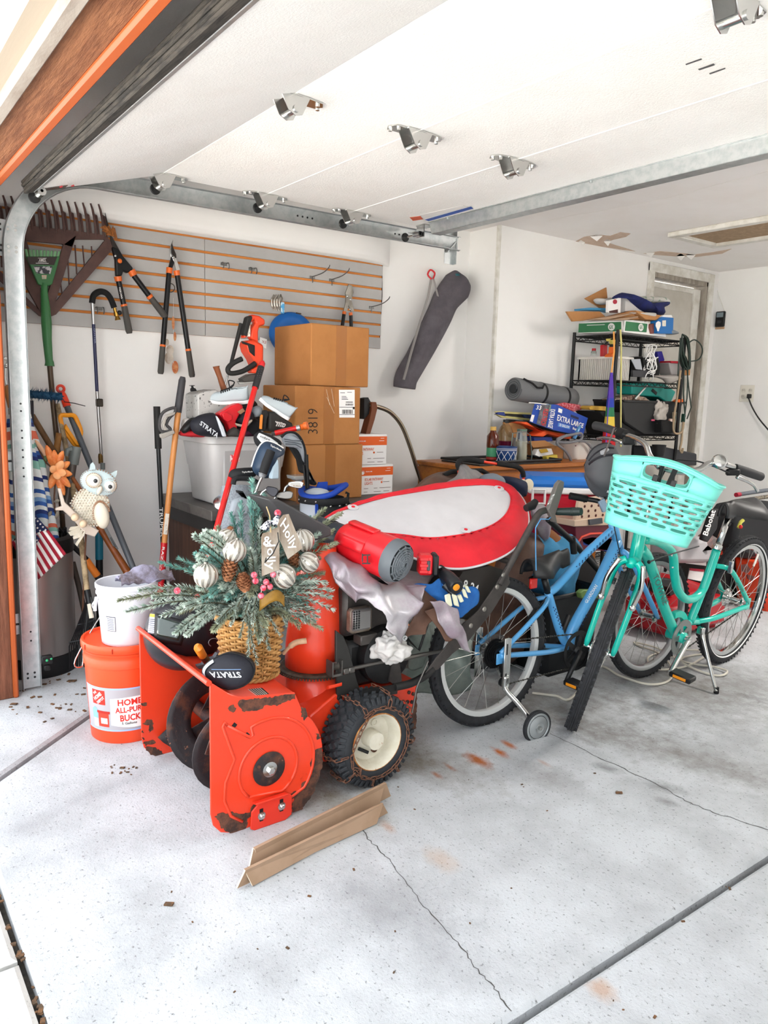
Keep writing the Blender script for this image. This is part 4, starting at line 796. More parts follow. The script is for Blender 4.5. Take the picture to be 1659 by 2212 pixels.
# rust where the paint has flaked (shapes of their own)
def flake_(pts, x, s=1, m=rust):
 out = []
 for i in range(len(pts)):
  a, b = V(pts[i]+(0,)), V(pts[(i+1) % len(pts)]+(0,)); k = max(2, int((b-a).length/.006))
  for j in range(k): q = lerp(a, b, j/k); out.append(V((x, q.x+rnd(-.003,.003), max(.009, q.y+rnd(-.003,.003)))))
 return G().prism(out, (.0008*s, 0,0)).build('rust_patch', m, sb, smooth=0)
K = lambda x, y, X_: (lambda p: (p.y, p.z))(PX(280+x/2.5136,1340+y/2.5136, X_))
for pts in (((462,1065),(480,1050),(560,1040),(610,1055),(650,1040),(660,1005),(700,990),(780,965),(850,965),(840,985),(800,1000),(700,1020),(640,1080),(630,1165),(570,1168),(500,1130),(480,1090)),((585,455),(600,432),(750,420),(900,395),(900,425),(850,440),(800,465),(740,460),(700,490),(620,495)),((860,945),(900,930),(915,940),(890,970),(865,965)),((1010,700),(1045,690),(1048,760),(1035,840),(1000,930),(950,1010),(890,1080),(880,1000),(940,880),(975,860),(985,760)),((930,470),(950,475),(970,520),(950,545),(935,520)),((1010,620),(1030,615),(1038,640),(1020,645)),((535,470),(560,460),(578,480),(560,500),(540,495))):
 flake_([K(x, y, XB) for x, y in pts], XB)
K2 = lambda x, y: (lambda p: (p.y, p.z))(PX(290+x/5.978,1330+y/5.978, XA+.006))
for pts in (((150,1350),(220,1345),(250,1400),(235,1470),(200,1510),(180,1480),(190,1420),(100,1400)),((110,1640),(200,1610),(260,1600),(280,1640),(200,1660),(150,1680)),((130,1700),(250,1690),(330,1740),(400,1810),(250,1815),(190,1770)),((90,1130),(160,1128),(155,1165),(90,1162)),((95,1490),(120,1480),(125,1510),(100,1515)),((90,1560),(140,1590),(110,1610))):
 flake_([K2(x, y) for x, y in pts], XA+.006)
# decal on top of the housing
q = [PZ(*p, .4135) for p in ((507,1493),(566,1486),(581,1499),(534,1511))]; o = G().prism(q, (0,0,.0006)).build('warning_decal', M('decal_black', '#2f2e2e', .5), sb, smooth=0)
for i in range(11): t = .06+i*.085; G().bar(lerp(q[0], q[1], t)+Zv*.001, lerp(q[3], q[2], t)+Zv*.001,.0022,.0004, Zv).build('decal_line', M('decal_white', '#cfcac4', .5), o, smooth=0)
# auger: two helical ribbons, shaft and paddles
def ribbon(x0, x1, a0, turns, r1, r0, name='auger_flight'):
 g = G(); N = 46
 def f(u, v):
  a = a0+turns*2*PI*u; r = lerp(r0, r1, v); return V((lerp(x0, x1, u), CY+math.cos(a)*r, CZ+.005+math.sin(a)*r))
 g.grid(f, N, 4); return g.build(name, rustd, sb, solid=.006)
ribbon(-2.50,-2.27, math.radians(215),1.2,.168,.085); ribbon(-2.19,-1.95, math.radians(330),-1.25,.168,.085)
G().cyl((XA, CY, CZ),(XB, CY, CZ),.022, n=16).build('auger_shaft', rustd, sb); G().ball((-2.23, CY, CZ),(.05,.065,.065),16,10).build('gear_case', blk, sb)
for (x, a) in ((-2.40,60),(-2.33,200),(-2.10,130),(-2.02,265),(-2.06,160),(-2.45,320)):
 d = V((0, math.cos(math.radians(a)), math.sin(math.radians(a)))); G().bar(V((x, CY, CZ)), V((x, CY, CZ))+d*.15,.045,.005, Xv, .001).build('auger_arm', rustd, sb)
# skid shoe
sk = [(.952,.008),(.965,.0),(1.07,.0),(1.092,.012),(1.092,.075),(1.075,.088),(.985,.088),(.955,.062)]
so = G().prism(yz(XB+.006, sk),(.006,0,0)).pbox((XB+.018,1.015,.091),(.014,0,.004),(0,.055,0),(0,0,.003)).build('skid_shoe', M('clean_red_enamel', '#e84530', .35), sb, bev=.002)
for y_, z_ in ((.987,.042),(1.055,.052)):
 G().box((XB+.011, y_-.006, z_-.018),(XB+.0128, y_+.006, z_+.022)).build('slot', black, so, smooth=0); G().lathe([(.013,0),(.013,.003),(.008,.004),(.008,.010),(.006,.012)], (XB+.012, y_, z_), Xv, 10).build('nut', steel, so)
# chute
CX, CYY = -2.20,1.335
def ring(z, rx, ry, dx=0, dy=0, n=28, a0=0, a1=2*PI): return [V((CX+dx+math.cos(a0+(a1-a0)*k/n)*rx, CYY+dy+math.sin(a0+(a1-a0)*k/n)*ry, z)) for k in range(n)]
def loft(rings, m, name, solid=0, smooth=60, cap=False, par=None):
 g = G(); n = len(rings[0])
 for r in rings: g.v += r
 for j in range(len(rings)-1):
  for k in range(n): g.f.append((j*n+k, j*n+(k+1) % n, (j+1)*n+(k+1) % n, (j+1)*n+k)); g.m.append(0)
 if cap: g.f += [tuple(range(n))[::-1], tuple(range((len(rings)-1)*n, len(rings)*n))]; g.m += [0,0]
 return g.build(name, m, par or sb, smooth, solid=solid)
loft([ring(.13,.115,.105,0,-.07), ring(.20,.105,.10,0,-.03), ring(.28,.095,.095), ring(.36,.095,.098)], red, 'chute_base', solid=.004)
loft([ring(.366,.098,.100), ring(.45,.096,.098), ring(.55,.088,.09,.004,.002), ring(.65,.076,.078,.01,.002), ring(.74,.066,.066,.016,.0), ring(.79,.064,.062,.018,-.004)], red, 'chute', solid=.004)
G().prism([PX(x, y, CX+.075) for x, y in ((578,1078),(604,1080),(716,1140),(716,1158),(684,1168),(640,1150))], (-.15,0,0)).build('chute_deflector', M('deflector_grey', '#4b4a4c', .5), sb, bev=.006)
g = G().lathe([(.097,0),(.122,.002),(.124,.008),(.118,.012),(.097,.012)], (CX, CYY, .352), Zv, 48)
for k in range(72): a = 2*PI*k/72; g.pbox((CX+.126*math.cos(a), CYY+.126*math.sin(a),.353), V((math.cos(a), math.sin(a),0))*.004, V((-math.sin(a), math.cos(a),0))*.0026,(0,0,.003))
g.build('chute_ring', M('greasy_ring', '#4a4038', .6,.3, var='#6f6254', vs=25), sb, smooth=30)
flake_([(1.44,.16),(1.425,.22),(1.44,.30)], -2.1)
# chute crank: worm, bracket and long rod
p = PX(722,1455,-2.05); g = G().pbox(p, (.02,0,0),(0,.018,0),(0,0,.004)).pbox(p+V((.0,-.018,.022)),(.02,0,0),(0,.002,0),(0,0,.026)).pbox(p+V((0,.018,.022)),(.02,0,0),(0,.002,0),(0,0,.026)); cb_ = g.build('crank_bracket', rodm, sb)
g = G()
for k in range(5): g.lathe([(.008,-.003),(.014,0),(.008,.003)], p+V((0,-.012+.006*k, .026)), Yv, 12)
g.build('worm', M('worn_worm', '#8b8680', .4,.8), cb_); TP(sb, 'crank_rod', rodm, [(738,1448,-2.05),(770,1442,-2.05),(852,1424,-2.03),(870,1423,-2.03),(958,1405,-2.03)], [5,7,7,9,6], 10)
for q in ((745,1449),(757,1446)): G().pbox(PX(q[0], q[1], -2.05),(.012,0,0),(0,.012,0),(0,0,.010),.003).build('universal_joint', rodm, sb)
g = G().prism([PX(*q, -2.04) for q in ((846,1428),(860,1420),(866,1470),(850,1478),(838,1470))], (.006,0,0)); g.build('rod_support', gun, sb)
G().pbox(PX(722,1482,-2.03),(.008,0,.004),(0,.026,0),(0,0,.006),.001).build('red_tab', red, sb)
# chassis
g = G(); g.prism([V((-2.42, a, b)) for a, b in ((1.23,.09),(1.30,.07),(1.66,.07),(1.68,.10),(1.69,.278),(1.40,.292),(1.33,.305),(1.23,.25))], (.37,0,0)); g.build('gearbox_housing', red, sb, bev=.006)
flake_([(1.66,.09),(1.685,.10),(1.685,.26),(1.665,.20)], -2.05); 
for y_, z_ in ((1.645,.245),(1.665,.235),(1.66,.205),(1.64,.21)): G().lathe([(.007,0),(.007,.005),(.004,.007)], (-2.05, y_, z_), Xv, 8).build('bolt', rustd, sb)
G().prism([PX(*q, -2.06) for q in ((722,1360),(738,1372),(750,1400),(768,1470),(775,1490),(738,1500),(725,1510),(722,1440))], (.012,0,0)).build('belt_guard', M('black_guard', '#353432', .6), sb, bev=.003); G().lathe([(.010,0),(.010,.004),(.006,.006)], PX(733,1507,-2.045), Xv, 10).build('bolt', blk, sb)
# engine
eb = G().box((-2.36,1.40,.285),(-2.09,1.66,.46),.02).lathe([(.10,0),(.105,.01),(.10,.05),(.07,.06)], (-2.10,1.545,.40),(1,-.0,0),28).build('engine_block', blk, sb)
for i in range(8): a = -.9+i*.26; G().bar(V((-2.045,1.545+.045*math.cos(a),.40+.045*math.sin(a))), V((-2.045,1.545+.09*math.cos(a),.40+.09*math.sin(a))),.012,.010).build('cooling_rib', M('black_rib', '#161617', .5), eb)
G().box((-2.35,1.385,.48),(-2.09,1.60,.66),.015).build('heat_shield', gun, sb); G().box((-2.34,1.60,.50),(-2.10,1.75,.65),.03).build('fuel_tank', blk, sb)
mf = G().pbox(PX(776,1338,-2.07),(.02,0,0),(0,.045,0),(0,0,.043),.01).build('muffler', M('burnt_muffler', '#a59b90', .5,.6, var='#857868', vs=15), sb)
G().pbox(PX(780,1338,-2.045),(.012,0,0),(0,.038,0),(0,0,.037),.008).build('muffler_cover', M('grey_muffler_cover', '#8f8d8c', .45,.6), mf)
g = G(); mc = PX(771,1339,-2.0335)
for i in range(3):
 for j in range(8): g.cyl(mc+V((0,-.012+.010*i, -.028+.008*j)), mc+V((.002,-.012+.010*i, -.028+.008*j)),.0035, n=8)
g.build('vent_hole', black, mf)
G().box((-2.10,1.43,.455),(-2.05,1.56,.49),.004).build('engine_bracket', M('dark_bracket', '#56524f', .5,.3), sb)
TP(sb, 'frame_tube', blk, [(738,1285,-2.2),(740,1420,-2.2)], 12); TP(sb, 'frame_tube', blk, [(748,1285,-2.15),(752,1330,-2.15)], 9)
# handles
xhd = -1.985
def hb_(x, mirror=False):
 dx = x-xhd
 def p(px, py): return PX(px, py, xhd)+V((dx, 0,0))
 G().bar(p(783,1500), p(858,1488),.006,.034, Zv).build('mount_strap', blk, sb)
 g = G(); g.tube(spline([p(852,1484), p(885,1477), p(915,1462), p(935,1445)], 5),.014,12); g.build('lower_tube', blk, sb)
 G().prism([p(912,1460), p(940,1420), p(958,1400), p(1000,1345), p(1030,1320), p(1070,1262), p(1092,1222), p(1100,1258), p(1060,1322), p(1010,1384), p(975,1412), p(945,1445)], (.006,0,0)).build('handle_plate', gun, sb, bev=.002)
 for q in ((1085,1242),(1072,1267),(1044,1315),(1015,1351)):
  G().ball(p(*q)+V((.006,0,0)),(.004,.010,.010),12,6).build('carriage_bolt', M('dull_bolt', '#a19d96', .4,.8), sb)
 g = G(); g.tube(spline([p(1078,1262), p(1115,1195), p(1148,1135), p(1162,1112), p(1172,1104), p(1187,1101)], 5),.013,12); g.build('upper_tube', gun, sb)
hb_(xhd); hb_(-2.42)
G().tube([PX(1104,1214, xhd), PX(1104,1214, xhd)+V((-.435,0,0))], .011,10).build('cross_bar', gun, sb)
lv = G().prism([PX(x, y, xhd+.0) for x, y in ((1176,1100),(1182,1085),(1196,1045),(1204,1036),(1211,1040),(1210,1052),(1198,1092),(1192,1110),(1196,1128),(1188,1126))], (.02,0,0)).build('clutch_lever', M('grey_lever', '#6f6b67', .5,.2), sb, bev=.004)
text4('LIFT', lblw, lv, *[PX(x, y, xhd+.021) for x, y in ((1192,1069),(1198,1067),(1189,1088),(1182,1090))], .001)
gt = TP(sb, 'hand_grip', M('dark_green_grip', '#243430', .45), [(1200,1105, xhd),(1203,1105, xhd+.01),(1215,1105, xhd+.03),(1240,1105, xhd+.07),(1256,1105, xhd+.10)], [12,15,15,17,15], 14)
for i in range(5): G().lathe([(.0165,-.0015),(.0182,0),(.0165,.0015)], PX(1234+i*4,1105, xhd+.06+.0065*i),(.8,.5,0),14).build('grip_ring', M('dark_green_grip'), gt)
TP(sb, 'blue_cord', M('blue_cord', '#5a9ccb', .6), [(1198,1108, xhd),(1185,1122, xhd+.02),(1168,1121, xhd+.02),(1157,1140, xhd+.02),(1157,1180, xhd+.02),(1158,1232, xhd+.02)], 2.2,6)
TP(sb, 'throttle', black, [(1136,1098, xhd-.05),(1150,1092, xhd-.05),(1158,1082, xhd-.05)], [14,18,12], 12)
cp_ = G().prism([PX(x, y, xhd-.03) for x, y in ((1000,1235),(1060,1222),(1090,1232),(1080,1250),(1025,1340),(940,1330))], (-.35,0,0)).build('control_panel', M('black_panel', '#38332f', .45), sb)
pn_ = [PX(*q, xhd-.029) for q in ((1003,1251),(1035,1264),(1030,1285),(998,1272))]; text4('8-24', lblw, sb, *pn_, .0012,.02)
TP(sb, 'shift_rod', rodm, [(925,1428,-1.97),(900,1485,-1.97),(890,1540,-1.97)], 3,6); TP(sb, 'brace_rod', blk, [(880,1380,-2.08),(905,1405,-2.08),(930,1330,-2.06)], 5,6)
# wheel
WC = V((-1.985,1.424,.158)); WK = .945; tire = M('black_tyre_rubber', '#33363a', .75, var='#3d4044', vs=15, bump=.15, bs=60)
tp_ = [(.098,-.050),(.112,-.056),(.135,-.058),(.150,-.052),(.158,-.035),(.160,0),(.158,.035),(.150,.052),(.135,.058),(.112,.056),(.098,.050)]
wt = G().lathe([(a*WK, b) for a, b in tp_], WC, Xv, 48, cap=False).build('tyre', tire, sb, smooth=50)
g = G()
for k in range(30):
 for c in (-1,0,1):
  a = 2*PI*(k+.5*(c != 0))/30; d = V((0, math.cos(a), math.sin(a))); t = V((0,-math.sin(a), math.cos(a))); m = WC+d*(.154-abs(c)*.002)+Xv*c*.028
  g.add([m+(t*i*.0125+Xv*j*.014)*s_+d*h for h, s_ in ((-.006,1.1),(.006,.85)) for i, j in ((-1,0),(0,-1),(1,0),(0,1))], [(4,5,6,7),(0,1,5,4),(1,2,6,5),(2,3,7,6),(3,0,4,7)])
for k in range(44):
 a = 2*PI*k/44; d = V((0, math.cos(a), math.sin(a))); t = V((0,-math.sin(a), math.cos(a)))
 for s_ in (-1,1): g.pbox(WC+d*.1435+Xv*s_*.050, t*.0065, d*.012-Xv*s_*.004, Xv*s_*.006+d*.003,.002)
g.build('tread_blocks', tire, wt, smooth=0)
rim = M('cream_wheel_paint', '#d8d3c4', .5, var='#cbc5b2', vs=10, third='#a5703c', tscale=22, tlo=.64, thi=.7)
ro = G().lathe([(a*.96, b) for a, b in ((.098,.050),(.103,.052),(.100,.055),(.094,.050),(.088,.020),(.082,.006),(.05,.002),(.034,.003),(.001,.003))], WC, Xv, 40, cap=False).build('rim', rim, sb, smooth=50)
G().lathe([(.0945,.0535),(.097,.056),(.100,.0535)], WC, Xv, 40, cap=False).build('rusty_edge', M('orange_rust', '#a9682f', .9, var='#c99a62', vs=30), ro)
G().lathe([(.032,0),(.032,.035),(.030,.046),(.001,.046)], WC+Xv*.003, Xv, 24).build('hub', rim, ro, smooth=40)
for a, m in ((1.2, rim),(-1.15, rust)): G().lathe([(.013,0),(.013,.006),(.009,.006),(.009,.001),(.001,.001)], WC+V((.004,.052*math.cos(a),.052*math.sin(a))), Xv, 14).build('lug', m, ro)
G().tube([WC+V((.008,-.045,-.030)), WC+V((.022,-.015,-.046))], .006,8).build('valve_stem', black, ro)
G().tube([(-2.45,1.424,.166),(-1.99,1.424,.166)], .014,10).build('axle', blk, sb)
G().lathe(tp_, V((-2.47,1.424,.166)), Xv, 32, cap=False).build('tyre', tire, sb, smooth=50)
# tyre chain, link by link
chm = M('rusty_chain', '#7a5748', .8,.4, var='#94705c', vs=60)
lm = G(); N = 12; pl_ = [V((.0085*(1 if math.cos(2*PI*k/N) > 0 else -1)+.0052*math.cos(2*PI*k/N),.0058*math.sin(2*PI*k/N),0)) for k in range(N)]; lm.tube(pl_, .0019,5, closed=True); lm.mats = [chm]; lmesh = lm.mesh('chain_link'); lmesh.shade_smooth()
def chain(pts, step=.021):
 P = [V(p) for p in pts]; L = [0]
 for i in range(1, len(P)): L.append(L[-1]+(P[i]-P[i-1]).length)
 n = max(2, int(L[-1]/step))
 for k in range(n):
  s = (k+.5)/n*L[-1]; i = max(j for j in range(len(L)-1) if L[j] <= s); t = (s-L[i])/(L[i+1]-L[i]); p = lerp(P[i], P[i+1], t); d = (P[i+1]-P[i]).normalized(); sd, u, _ = frame(d, (p-WC).normalized()); an = .5+(PI/2)*(k % 2); y = sd*math.cos(an)+u*math.sin(an); z = d.cross(y)
  o = bpy.data.objects.new('chain_link', lmesh); COL.objects.link(o); o.matrix_basis = Matrix(((d.x, y.x, z.x, p.x),(d.y, y.y, z.y, p.y),(d.z, y.z, z.z, p.z),(0,0,0,1))); o.parent = sb
def wp(a, r, x): return WC+V((x, r*WK*math.cos(a), r*WK*math.sin(a)))
angs = [math.radians(a) for a in (115,72,30,-12,-55,-98,-140,188)]
chain([wp(math.radians(a),.128,.064) for a in range(120,-150,-6)]); chain([wp(math.radians(210),.128,.064), WC+V((.058,-.105,-.01)), WC+V((.062,-.075,.055)), WC+V((.062,-.045,.10)), wp(math.radians(105),.125,.064)]); chain([wp(math.radians(210),.128,.064), wp(math.radians(225),.11,.064), wp(math.radians(232),.13,.064)])
for a in angs: chain([wp(a, .132,.064), wp(a, .158,.060), wp(a+.03,.175,.045), wp(a+.06,.179,0), wp(a+.06,.175,-.045)])
# ================================================================ BUCKETS
ob_ = thing('orange_bucket', 'orange five gallon bucket with its lid on, beside the snow blower', 'bucket'); opl = M('orange_pail_plastic', '#ee5a2e', .4)
BC = V((-2.82,.873,0))
G().lathe([(.128,0),(.131,.004),(.147,.29),(.151,.292),(.152,.318),(.150,.322),(.1505,.338),(.153,.340),(.1535,.347),(.150,.349)], BC, Zv, 48).build('body', opl, ob_, smooth=50)
ld = G().lathe([(.153,.348),(.158,.352),(.159,.372),(.156,.380),(.148,.380),(.144,.372),(.001,.372)], BC, Zv, 48, cap=False).build('lid', opl, ob_, smooth=50)
for k in range(8): a = k*PI/4+.2; G().bar(BC+V((.1592*math.cos(a),.1592*math.sin(a),.356)), BC+V((.1592*math.cos(a),.1592*math.sin(a),.374)),.004,.003).build('lid_notch', M('dark_orange_groove', '#b53c1e', .5), ld)
aF = math.atan2(-BC.y, -BC.x)                     # towards the street
def bk_(u, v, lift=.0008, c=BC, r0=.1312, r1=.147, h=.29): r = lerp(r0, r1, v/h)+lift; return c+V((r*math.cos(u), r*math.sin(u), v))
def patchc(name, u0, u1, v0, v1, m, par, lift, n=16, edge=None): return G().grid(lambda a, b: bk_(lerp(u0, u1, a), lerp(v0(a), v1(a), b), lift), n, 3).build(name, m, par, smooth=180)
u0, u1 = aF-1.30, aF+1.1
lb = patchc('label', u0, u1, lambda a: .05, lambda a: .22, M('bucket_label_grey', '#b3b0b4', .5), ob_, .0006,28)
for (a, b) in ((.05,.056),(.214,.22)): patchc('label_edge', u0, u1, lambda t: a, lambda t: b, M('label_pale_blue', '#a9c2e6', .5), lb, .001,28)
patchc('white_panel', aF-.42, u1, lambda a: .075-.012*math.sin(PI*a), lambda a: .178+.0*a-.012*math.sin(PI*a)*-.6, M('label_white', '#f4f2f0', .5), lb, .001,20)
lred = M('label_red', '#dd3a2b', .5)
patchc('logo_square', aF-.98, aF-.56, lambda a: .152, lambda a: .208, lred, lb, .0012,8)
def btext(t, m, uc, vc, w_, h_, rot=0, b=.02, lift=.0016): 
 ca, sa = math.cos(rot), math.sin(rot); return text(t, m, lb, lambda u, v: bk_(uc+((u*w_)*ca-(v*h_)*sa)/.14, vc+(u*w_)*sa+(v*h_)*ca, lift), b)
btext('THE', lblw, aF-.88,.195,.018,.009,.7); btext('HOME', lblw, aF-.79,.183,.044,.014,.7,.03); btext('DEPOT', lblw, aF-.70,.170,.040,.011,.7,.03)
btext('HOMER\'S', lred, aF+.22,.166,.125,.026,.03,.03); btext('ALL-PURPOSE', lred, aF+.24,.136,.15,.022,.03,.03); btext('BUCKET', lred, aF+.20,.104,.105,.026,.03,.03); btext('5 Gallons', M('print_black', '#222', .5), aF+.06,.082,.055,.010)
patchc('bucket_picture', aF-.80, aF-.48, lambda a: .066+.0*a, lambda a: .118, M('pictured_orange', '#dc4a34', .5), lb, .0013,8); patchc('bucket_picture_rim', aF-.84, aF-.44, lambda a: .118, lambda a: .128, M('pictured_dark_orange', '#b93424', .5), lb, .0014,8); patchc('bucket_picture_label', aF-.72, aF-.52, lambda a: .078, lambda a: .100, M('label_white'), lb, .0016,6)
patchc('blue_shape', aF-1.02, aF-.82, lambda a: .095, lambda a: .140-.02*abs(a-.5), M('pictured_blue', '#8fb8e0', .5), lb, .0013,6); patchc('pale_shape', aF-.98, aF-.82, lambda a: .062, lambda a: .095, M('label_white'), lb, .0013,6)
g = G(); g.tube(spline([bk_(aF-1.75,.325,.004), bk_(aF-1.72,.26,.012), bk_(aF-1.5,.30,.03), V((-2.99,.86,.45)), V((-2.96,.93,.50)), bk_(aF+1.4,.33,.01)], 6),.0025,6); g.build('bail', steel, ob_)
wbk = thing('white_bucket', 'white plastic bucket standing on the lid of the orange bucket', 'bucket'); wp_ = M('white_pail_plastic', '#dadae0', .35)
WB = V((-2.775,.868,.3735)); WS = .79
G().lathe([(r_*WS, z_*WS) for r_, z_ in [(.112,0),(.115,.003),(.131,.235),(.136,.237),(.136,.245),(.132,.246),(.132,.262),(.138,.264),(.139,.282),(.136,.287),(.131,.284),(.128,.24),(.112,.02),(.001,.015)]], WB, Zv, 48, cap=False).build('body', wp_, wbk, smooth=50)
wl_ = lambda u, v, lift: WB+V(((lerp(.1152,.131, v/.235)*WS+lift)*math.cos(u),(lerp(.1152,.131, v/.235)*WS+lift)*math.sin(u), v*WS))
o = G().grid(lambda a, b: wl_(lerp(aF-.80, aF-.42, a), lerp(.075,.145, b),.0015),8,2).build('label_outline', M('label_dark_line', '#4b4858', .5), wbk, smooth=180); G().grid(lambda a, b: wl_(lerp(aF-.785, aF-.435, a), lerp(.078,.142, b),.0022),8,2).build('label', wp_, wbk, smooth=180)
for k in range(7): G().grid(lambda a, b: wl_(lerp(aF-.75, aF-.48, a),.084+k*.0082+b*.003,.003),6,1).build('print_line', M('print_grey', '#666a80', .5), wbk, smooth=180)
g = G(); g.tube(spline([wl_(aF-1.25,.225,.006), wl_(aF-1.3,.185,.012), wl_(aF-1.28,.16,.015)], 5),.006,8).tube(spline([wl_(aF-1.28,.16,.015), wl_(aF-1.1,.20,.03), wl_(aF-.95,.233,.015)], 6),.0022,6); g.build('bail', wp_, wbk)
rg = G(); rc = WB+V((.02,.065,.232))
def ragf(u, v): x = (u-.5)*.20; y = (v-.5)*.13; q = V((u*3, v*3,1)); return rc+V((y*.6, x, .030*math.exp(-((u-.4)**2+(v-.5)**2)*5)+.030*mnoise.noise(q)+.014*mnoise.noise(q*2.7)-.02*max(0, abs(v-.5)-.35)*4))
rg.grid(ragf, 36,24); tag(rg.build('rag', M('mauve_rag', '#a3a0b4', .9, var='#6f6468', vs=14, bump=.6, bs=90), smooth=180, solid=.004), 'crumpled mauve-grey rag lying on the rim of the white bucket', 'rag')
# ================================================================ THINGS PILED ON THE SNOW BLOWER
def csurf(rows, nu, nv, amp=0, fr=8, seed=0):
 R = [spline(r, nu) for r in rows]; m = len(R[0]); cols = [spline([R[i][k] for i in range(len(R))], nv) for k in range(m)]; n = len(cols[0])
 g = G()
 for k in range(m):
  for j in range(n):
   p = cols[k][j]
   if amp: q = p*fr+V((seed*3.1, seed*1.7,0)); p = p+V((mnoise.noise(q), mnoise.noise(q+V((7,1,3))), mnoise.noise(q+V((2,9,5)))))*amp
   g.v.append(p)
 for k in range(m-1):
  for j in range(n-1): g.f.append((k*n+j, k*n+j+1,(k+1)*n+j+1,(k+1)*n+j)); g.m.append(0)
 return g
def blob(c, r, amp=.3, fr=12, n=28, m=18, seed=0, rot=None):
 g = G().ball((0,0,0), r, n, m, rot); c = V(c)
 for i, p in enumerate(g.v):
  q = p*fr+V((seed, seed*2,0)); f = 1+amp*mnoise.noise(q)+amp*.5*mnoise.noise(q*2.3); g.v[i] = c+p*f
 return g
def hit(px, py, C, r, lift=0):
 d = RAY(px, py); o = CAM-V(C); D = V((d.x/r[0], d.y/r[1], d.z/r[2])); O = V((o.x/r[0], o.y/r[1], o.z/r[2]))
 a, b, c = D.dot(D),2*O.dot(D), O.dot(O)-1; q = max(0, b*b-4*a*c); t = (-b-math.sqrt(q))/(2*a); p = CAM+d*t; n = (p-V(C)); n = V((n.x/r[0]**2, n.y/r[1]**2, n.z/r[2]**2)).normalized()
 return p+n*lift
# --- cardboard edge protectors on the floor
cbd = M('cardboard', '#b98a5c', .85, var='#b08152', vs=6, bump=.08, bs=200); cbl = M('light_cardboard', '#ad937c', .85, var='#a48a72', vs=8, bump=.08, bs=150); cbe = M('cardboard_edge', '#e3d5c2', .9)
def angle_board(a0, a1, b0, b1, c0, c1, lab):   # ridge a, near foot b, far foot c
 t = thing('corner_protector', lab, 'packaging', 'cardboard corner protectors')
 def wall(p0, p1, q0, q1, nm):
  n = (p1-p0).cross(q0-p0).normalized(); n = n if n.z > 0 else -n; g = G().mat(cbl); g.add([p0, p1, q1, q0, p0-n*.005, p1-n*.005, q1-n*.005, q0-n*.005], [(0,1,2,3),(7,6,5,4),(1,5,6,2),(0,1,5,4)]); g.mat(cbe); g.add([p0, q0, q0-n*.005, p0-n*.005, p1, q1, q1-n*.005, p1-n*.005], [(0,1,2,3),(4,5,6,7)]); g.add([q0, q1, q1-n*.005, q0-n*.005], [(0,1,2,3)]); g.build(nm, None, t, smooth=0)
 wall(a0, a1, b0, b1, 'near_flange'); wall(a0, a1, c0, c1, 'far_flange')
h = .055
A0, A1 = PZ(528,1878, h), PZ(826,1734, h); B0, B1 = PZ(546,1914,.005), PZ(838,1756,.005); D0, D1 = A0*2-B0, A1*2-B1
angle_board(A0, A1, B0, B1, V((D0.x, D0.y, .005)), V((D1.x, D1.y, .005)), 'tan cardboard corner protector on the floor, the one nearer the street')
h = .075
A0, A1 = PZ(548,1832, h), PZ(832,1690, h); B0, B1 = PZ(560,1866,.012), PZ(842,1718,.012); D0, D1 = A0*2-B0, A1*2-B1
angle_board(A0, A1, B0, B1, V((D0.x, D0.y, .012)), V((D1.x, D1.y, .012)), 'tan cardboard corner protector lying against the snow blower skid and tyre')
# --- Christmas basket
cbk = thing('christmas_basket', 'wicker basket of frosted pine, silver baubles, cones and wooden tags on the snow blower', 'basket')
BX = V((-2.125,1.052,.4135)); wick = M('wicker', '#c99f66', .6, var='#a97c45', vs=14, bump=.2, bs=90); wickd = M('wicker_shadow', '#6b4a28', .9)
def brad(z): return lerp(.082,.102, min(1, z/.19))
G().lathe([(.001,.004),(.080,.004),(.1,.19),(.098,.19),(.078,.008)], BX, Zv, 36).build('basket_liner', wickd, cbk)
NS = 26
for k in range(NS):
 a = 2*PI*k/NS; G().tube([BX+V((math.cos(a)*brad(z), math.sin(a)*brad(z), z)) for z in (.004,.1,.195)], .0028,6).build('wicker_stake', wick, cbk)
for j in range(19):
 z = .009+j*.0097; pts = []
 for i in range(NS*4): a = 2*PI*i/(NS*4); r = brad(z)+.0068*math.cos(a*NS/2+PI*(j % 2)); pts.append(BX+V((math.cos(a)*r, math.sin(a)*r, z+.0008*math.sin(a*NS/2))))
 G().tube(pts, .0047,6, closed=True).build('wicker_strand', wick, cbk)
for z, r_ in ((.004,.088),(.194,.106)):
 g = G()
 for s_ in (0,1): g.tube([BX+V((math.cos(a)*(r_+.004*math.cos(a*16+PI*s_)), math.sin(a)*(r_+.004*math.cos(a*16+PI*s_)), z+.004*math.sin(a*16+PI*s_))) for a in [2*PI*i/96 for i in range(96)]], .0045,6, closed=True)
 g.build('braided_rim', wick, cbk)
pineA, pineB, pineC = M('frosted_pine', '#93a599', .8, var='#cdd6cc', vs=40), M('blue_green_pine', '#5c8f87', .8, var='#93b8ae', vs=40), M('olive_pine', '#8a9078', .8, var='#b2b79c', vs=40)
twig = M('pine_twig', '#5d5a48', .9)
NB = [0]
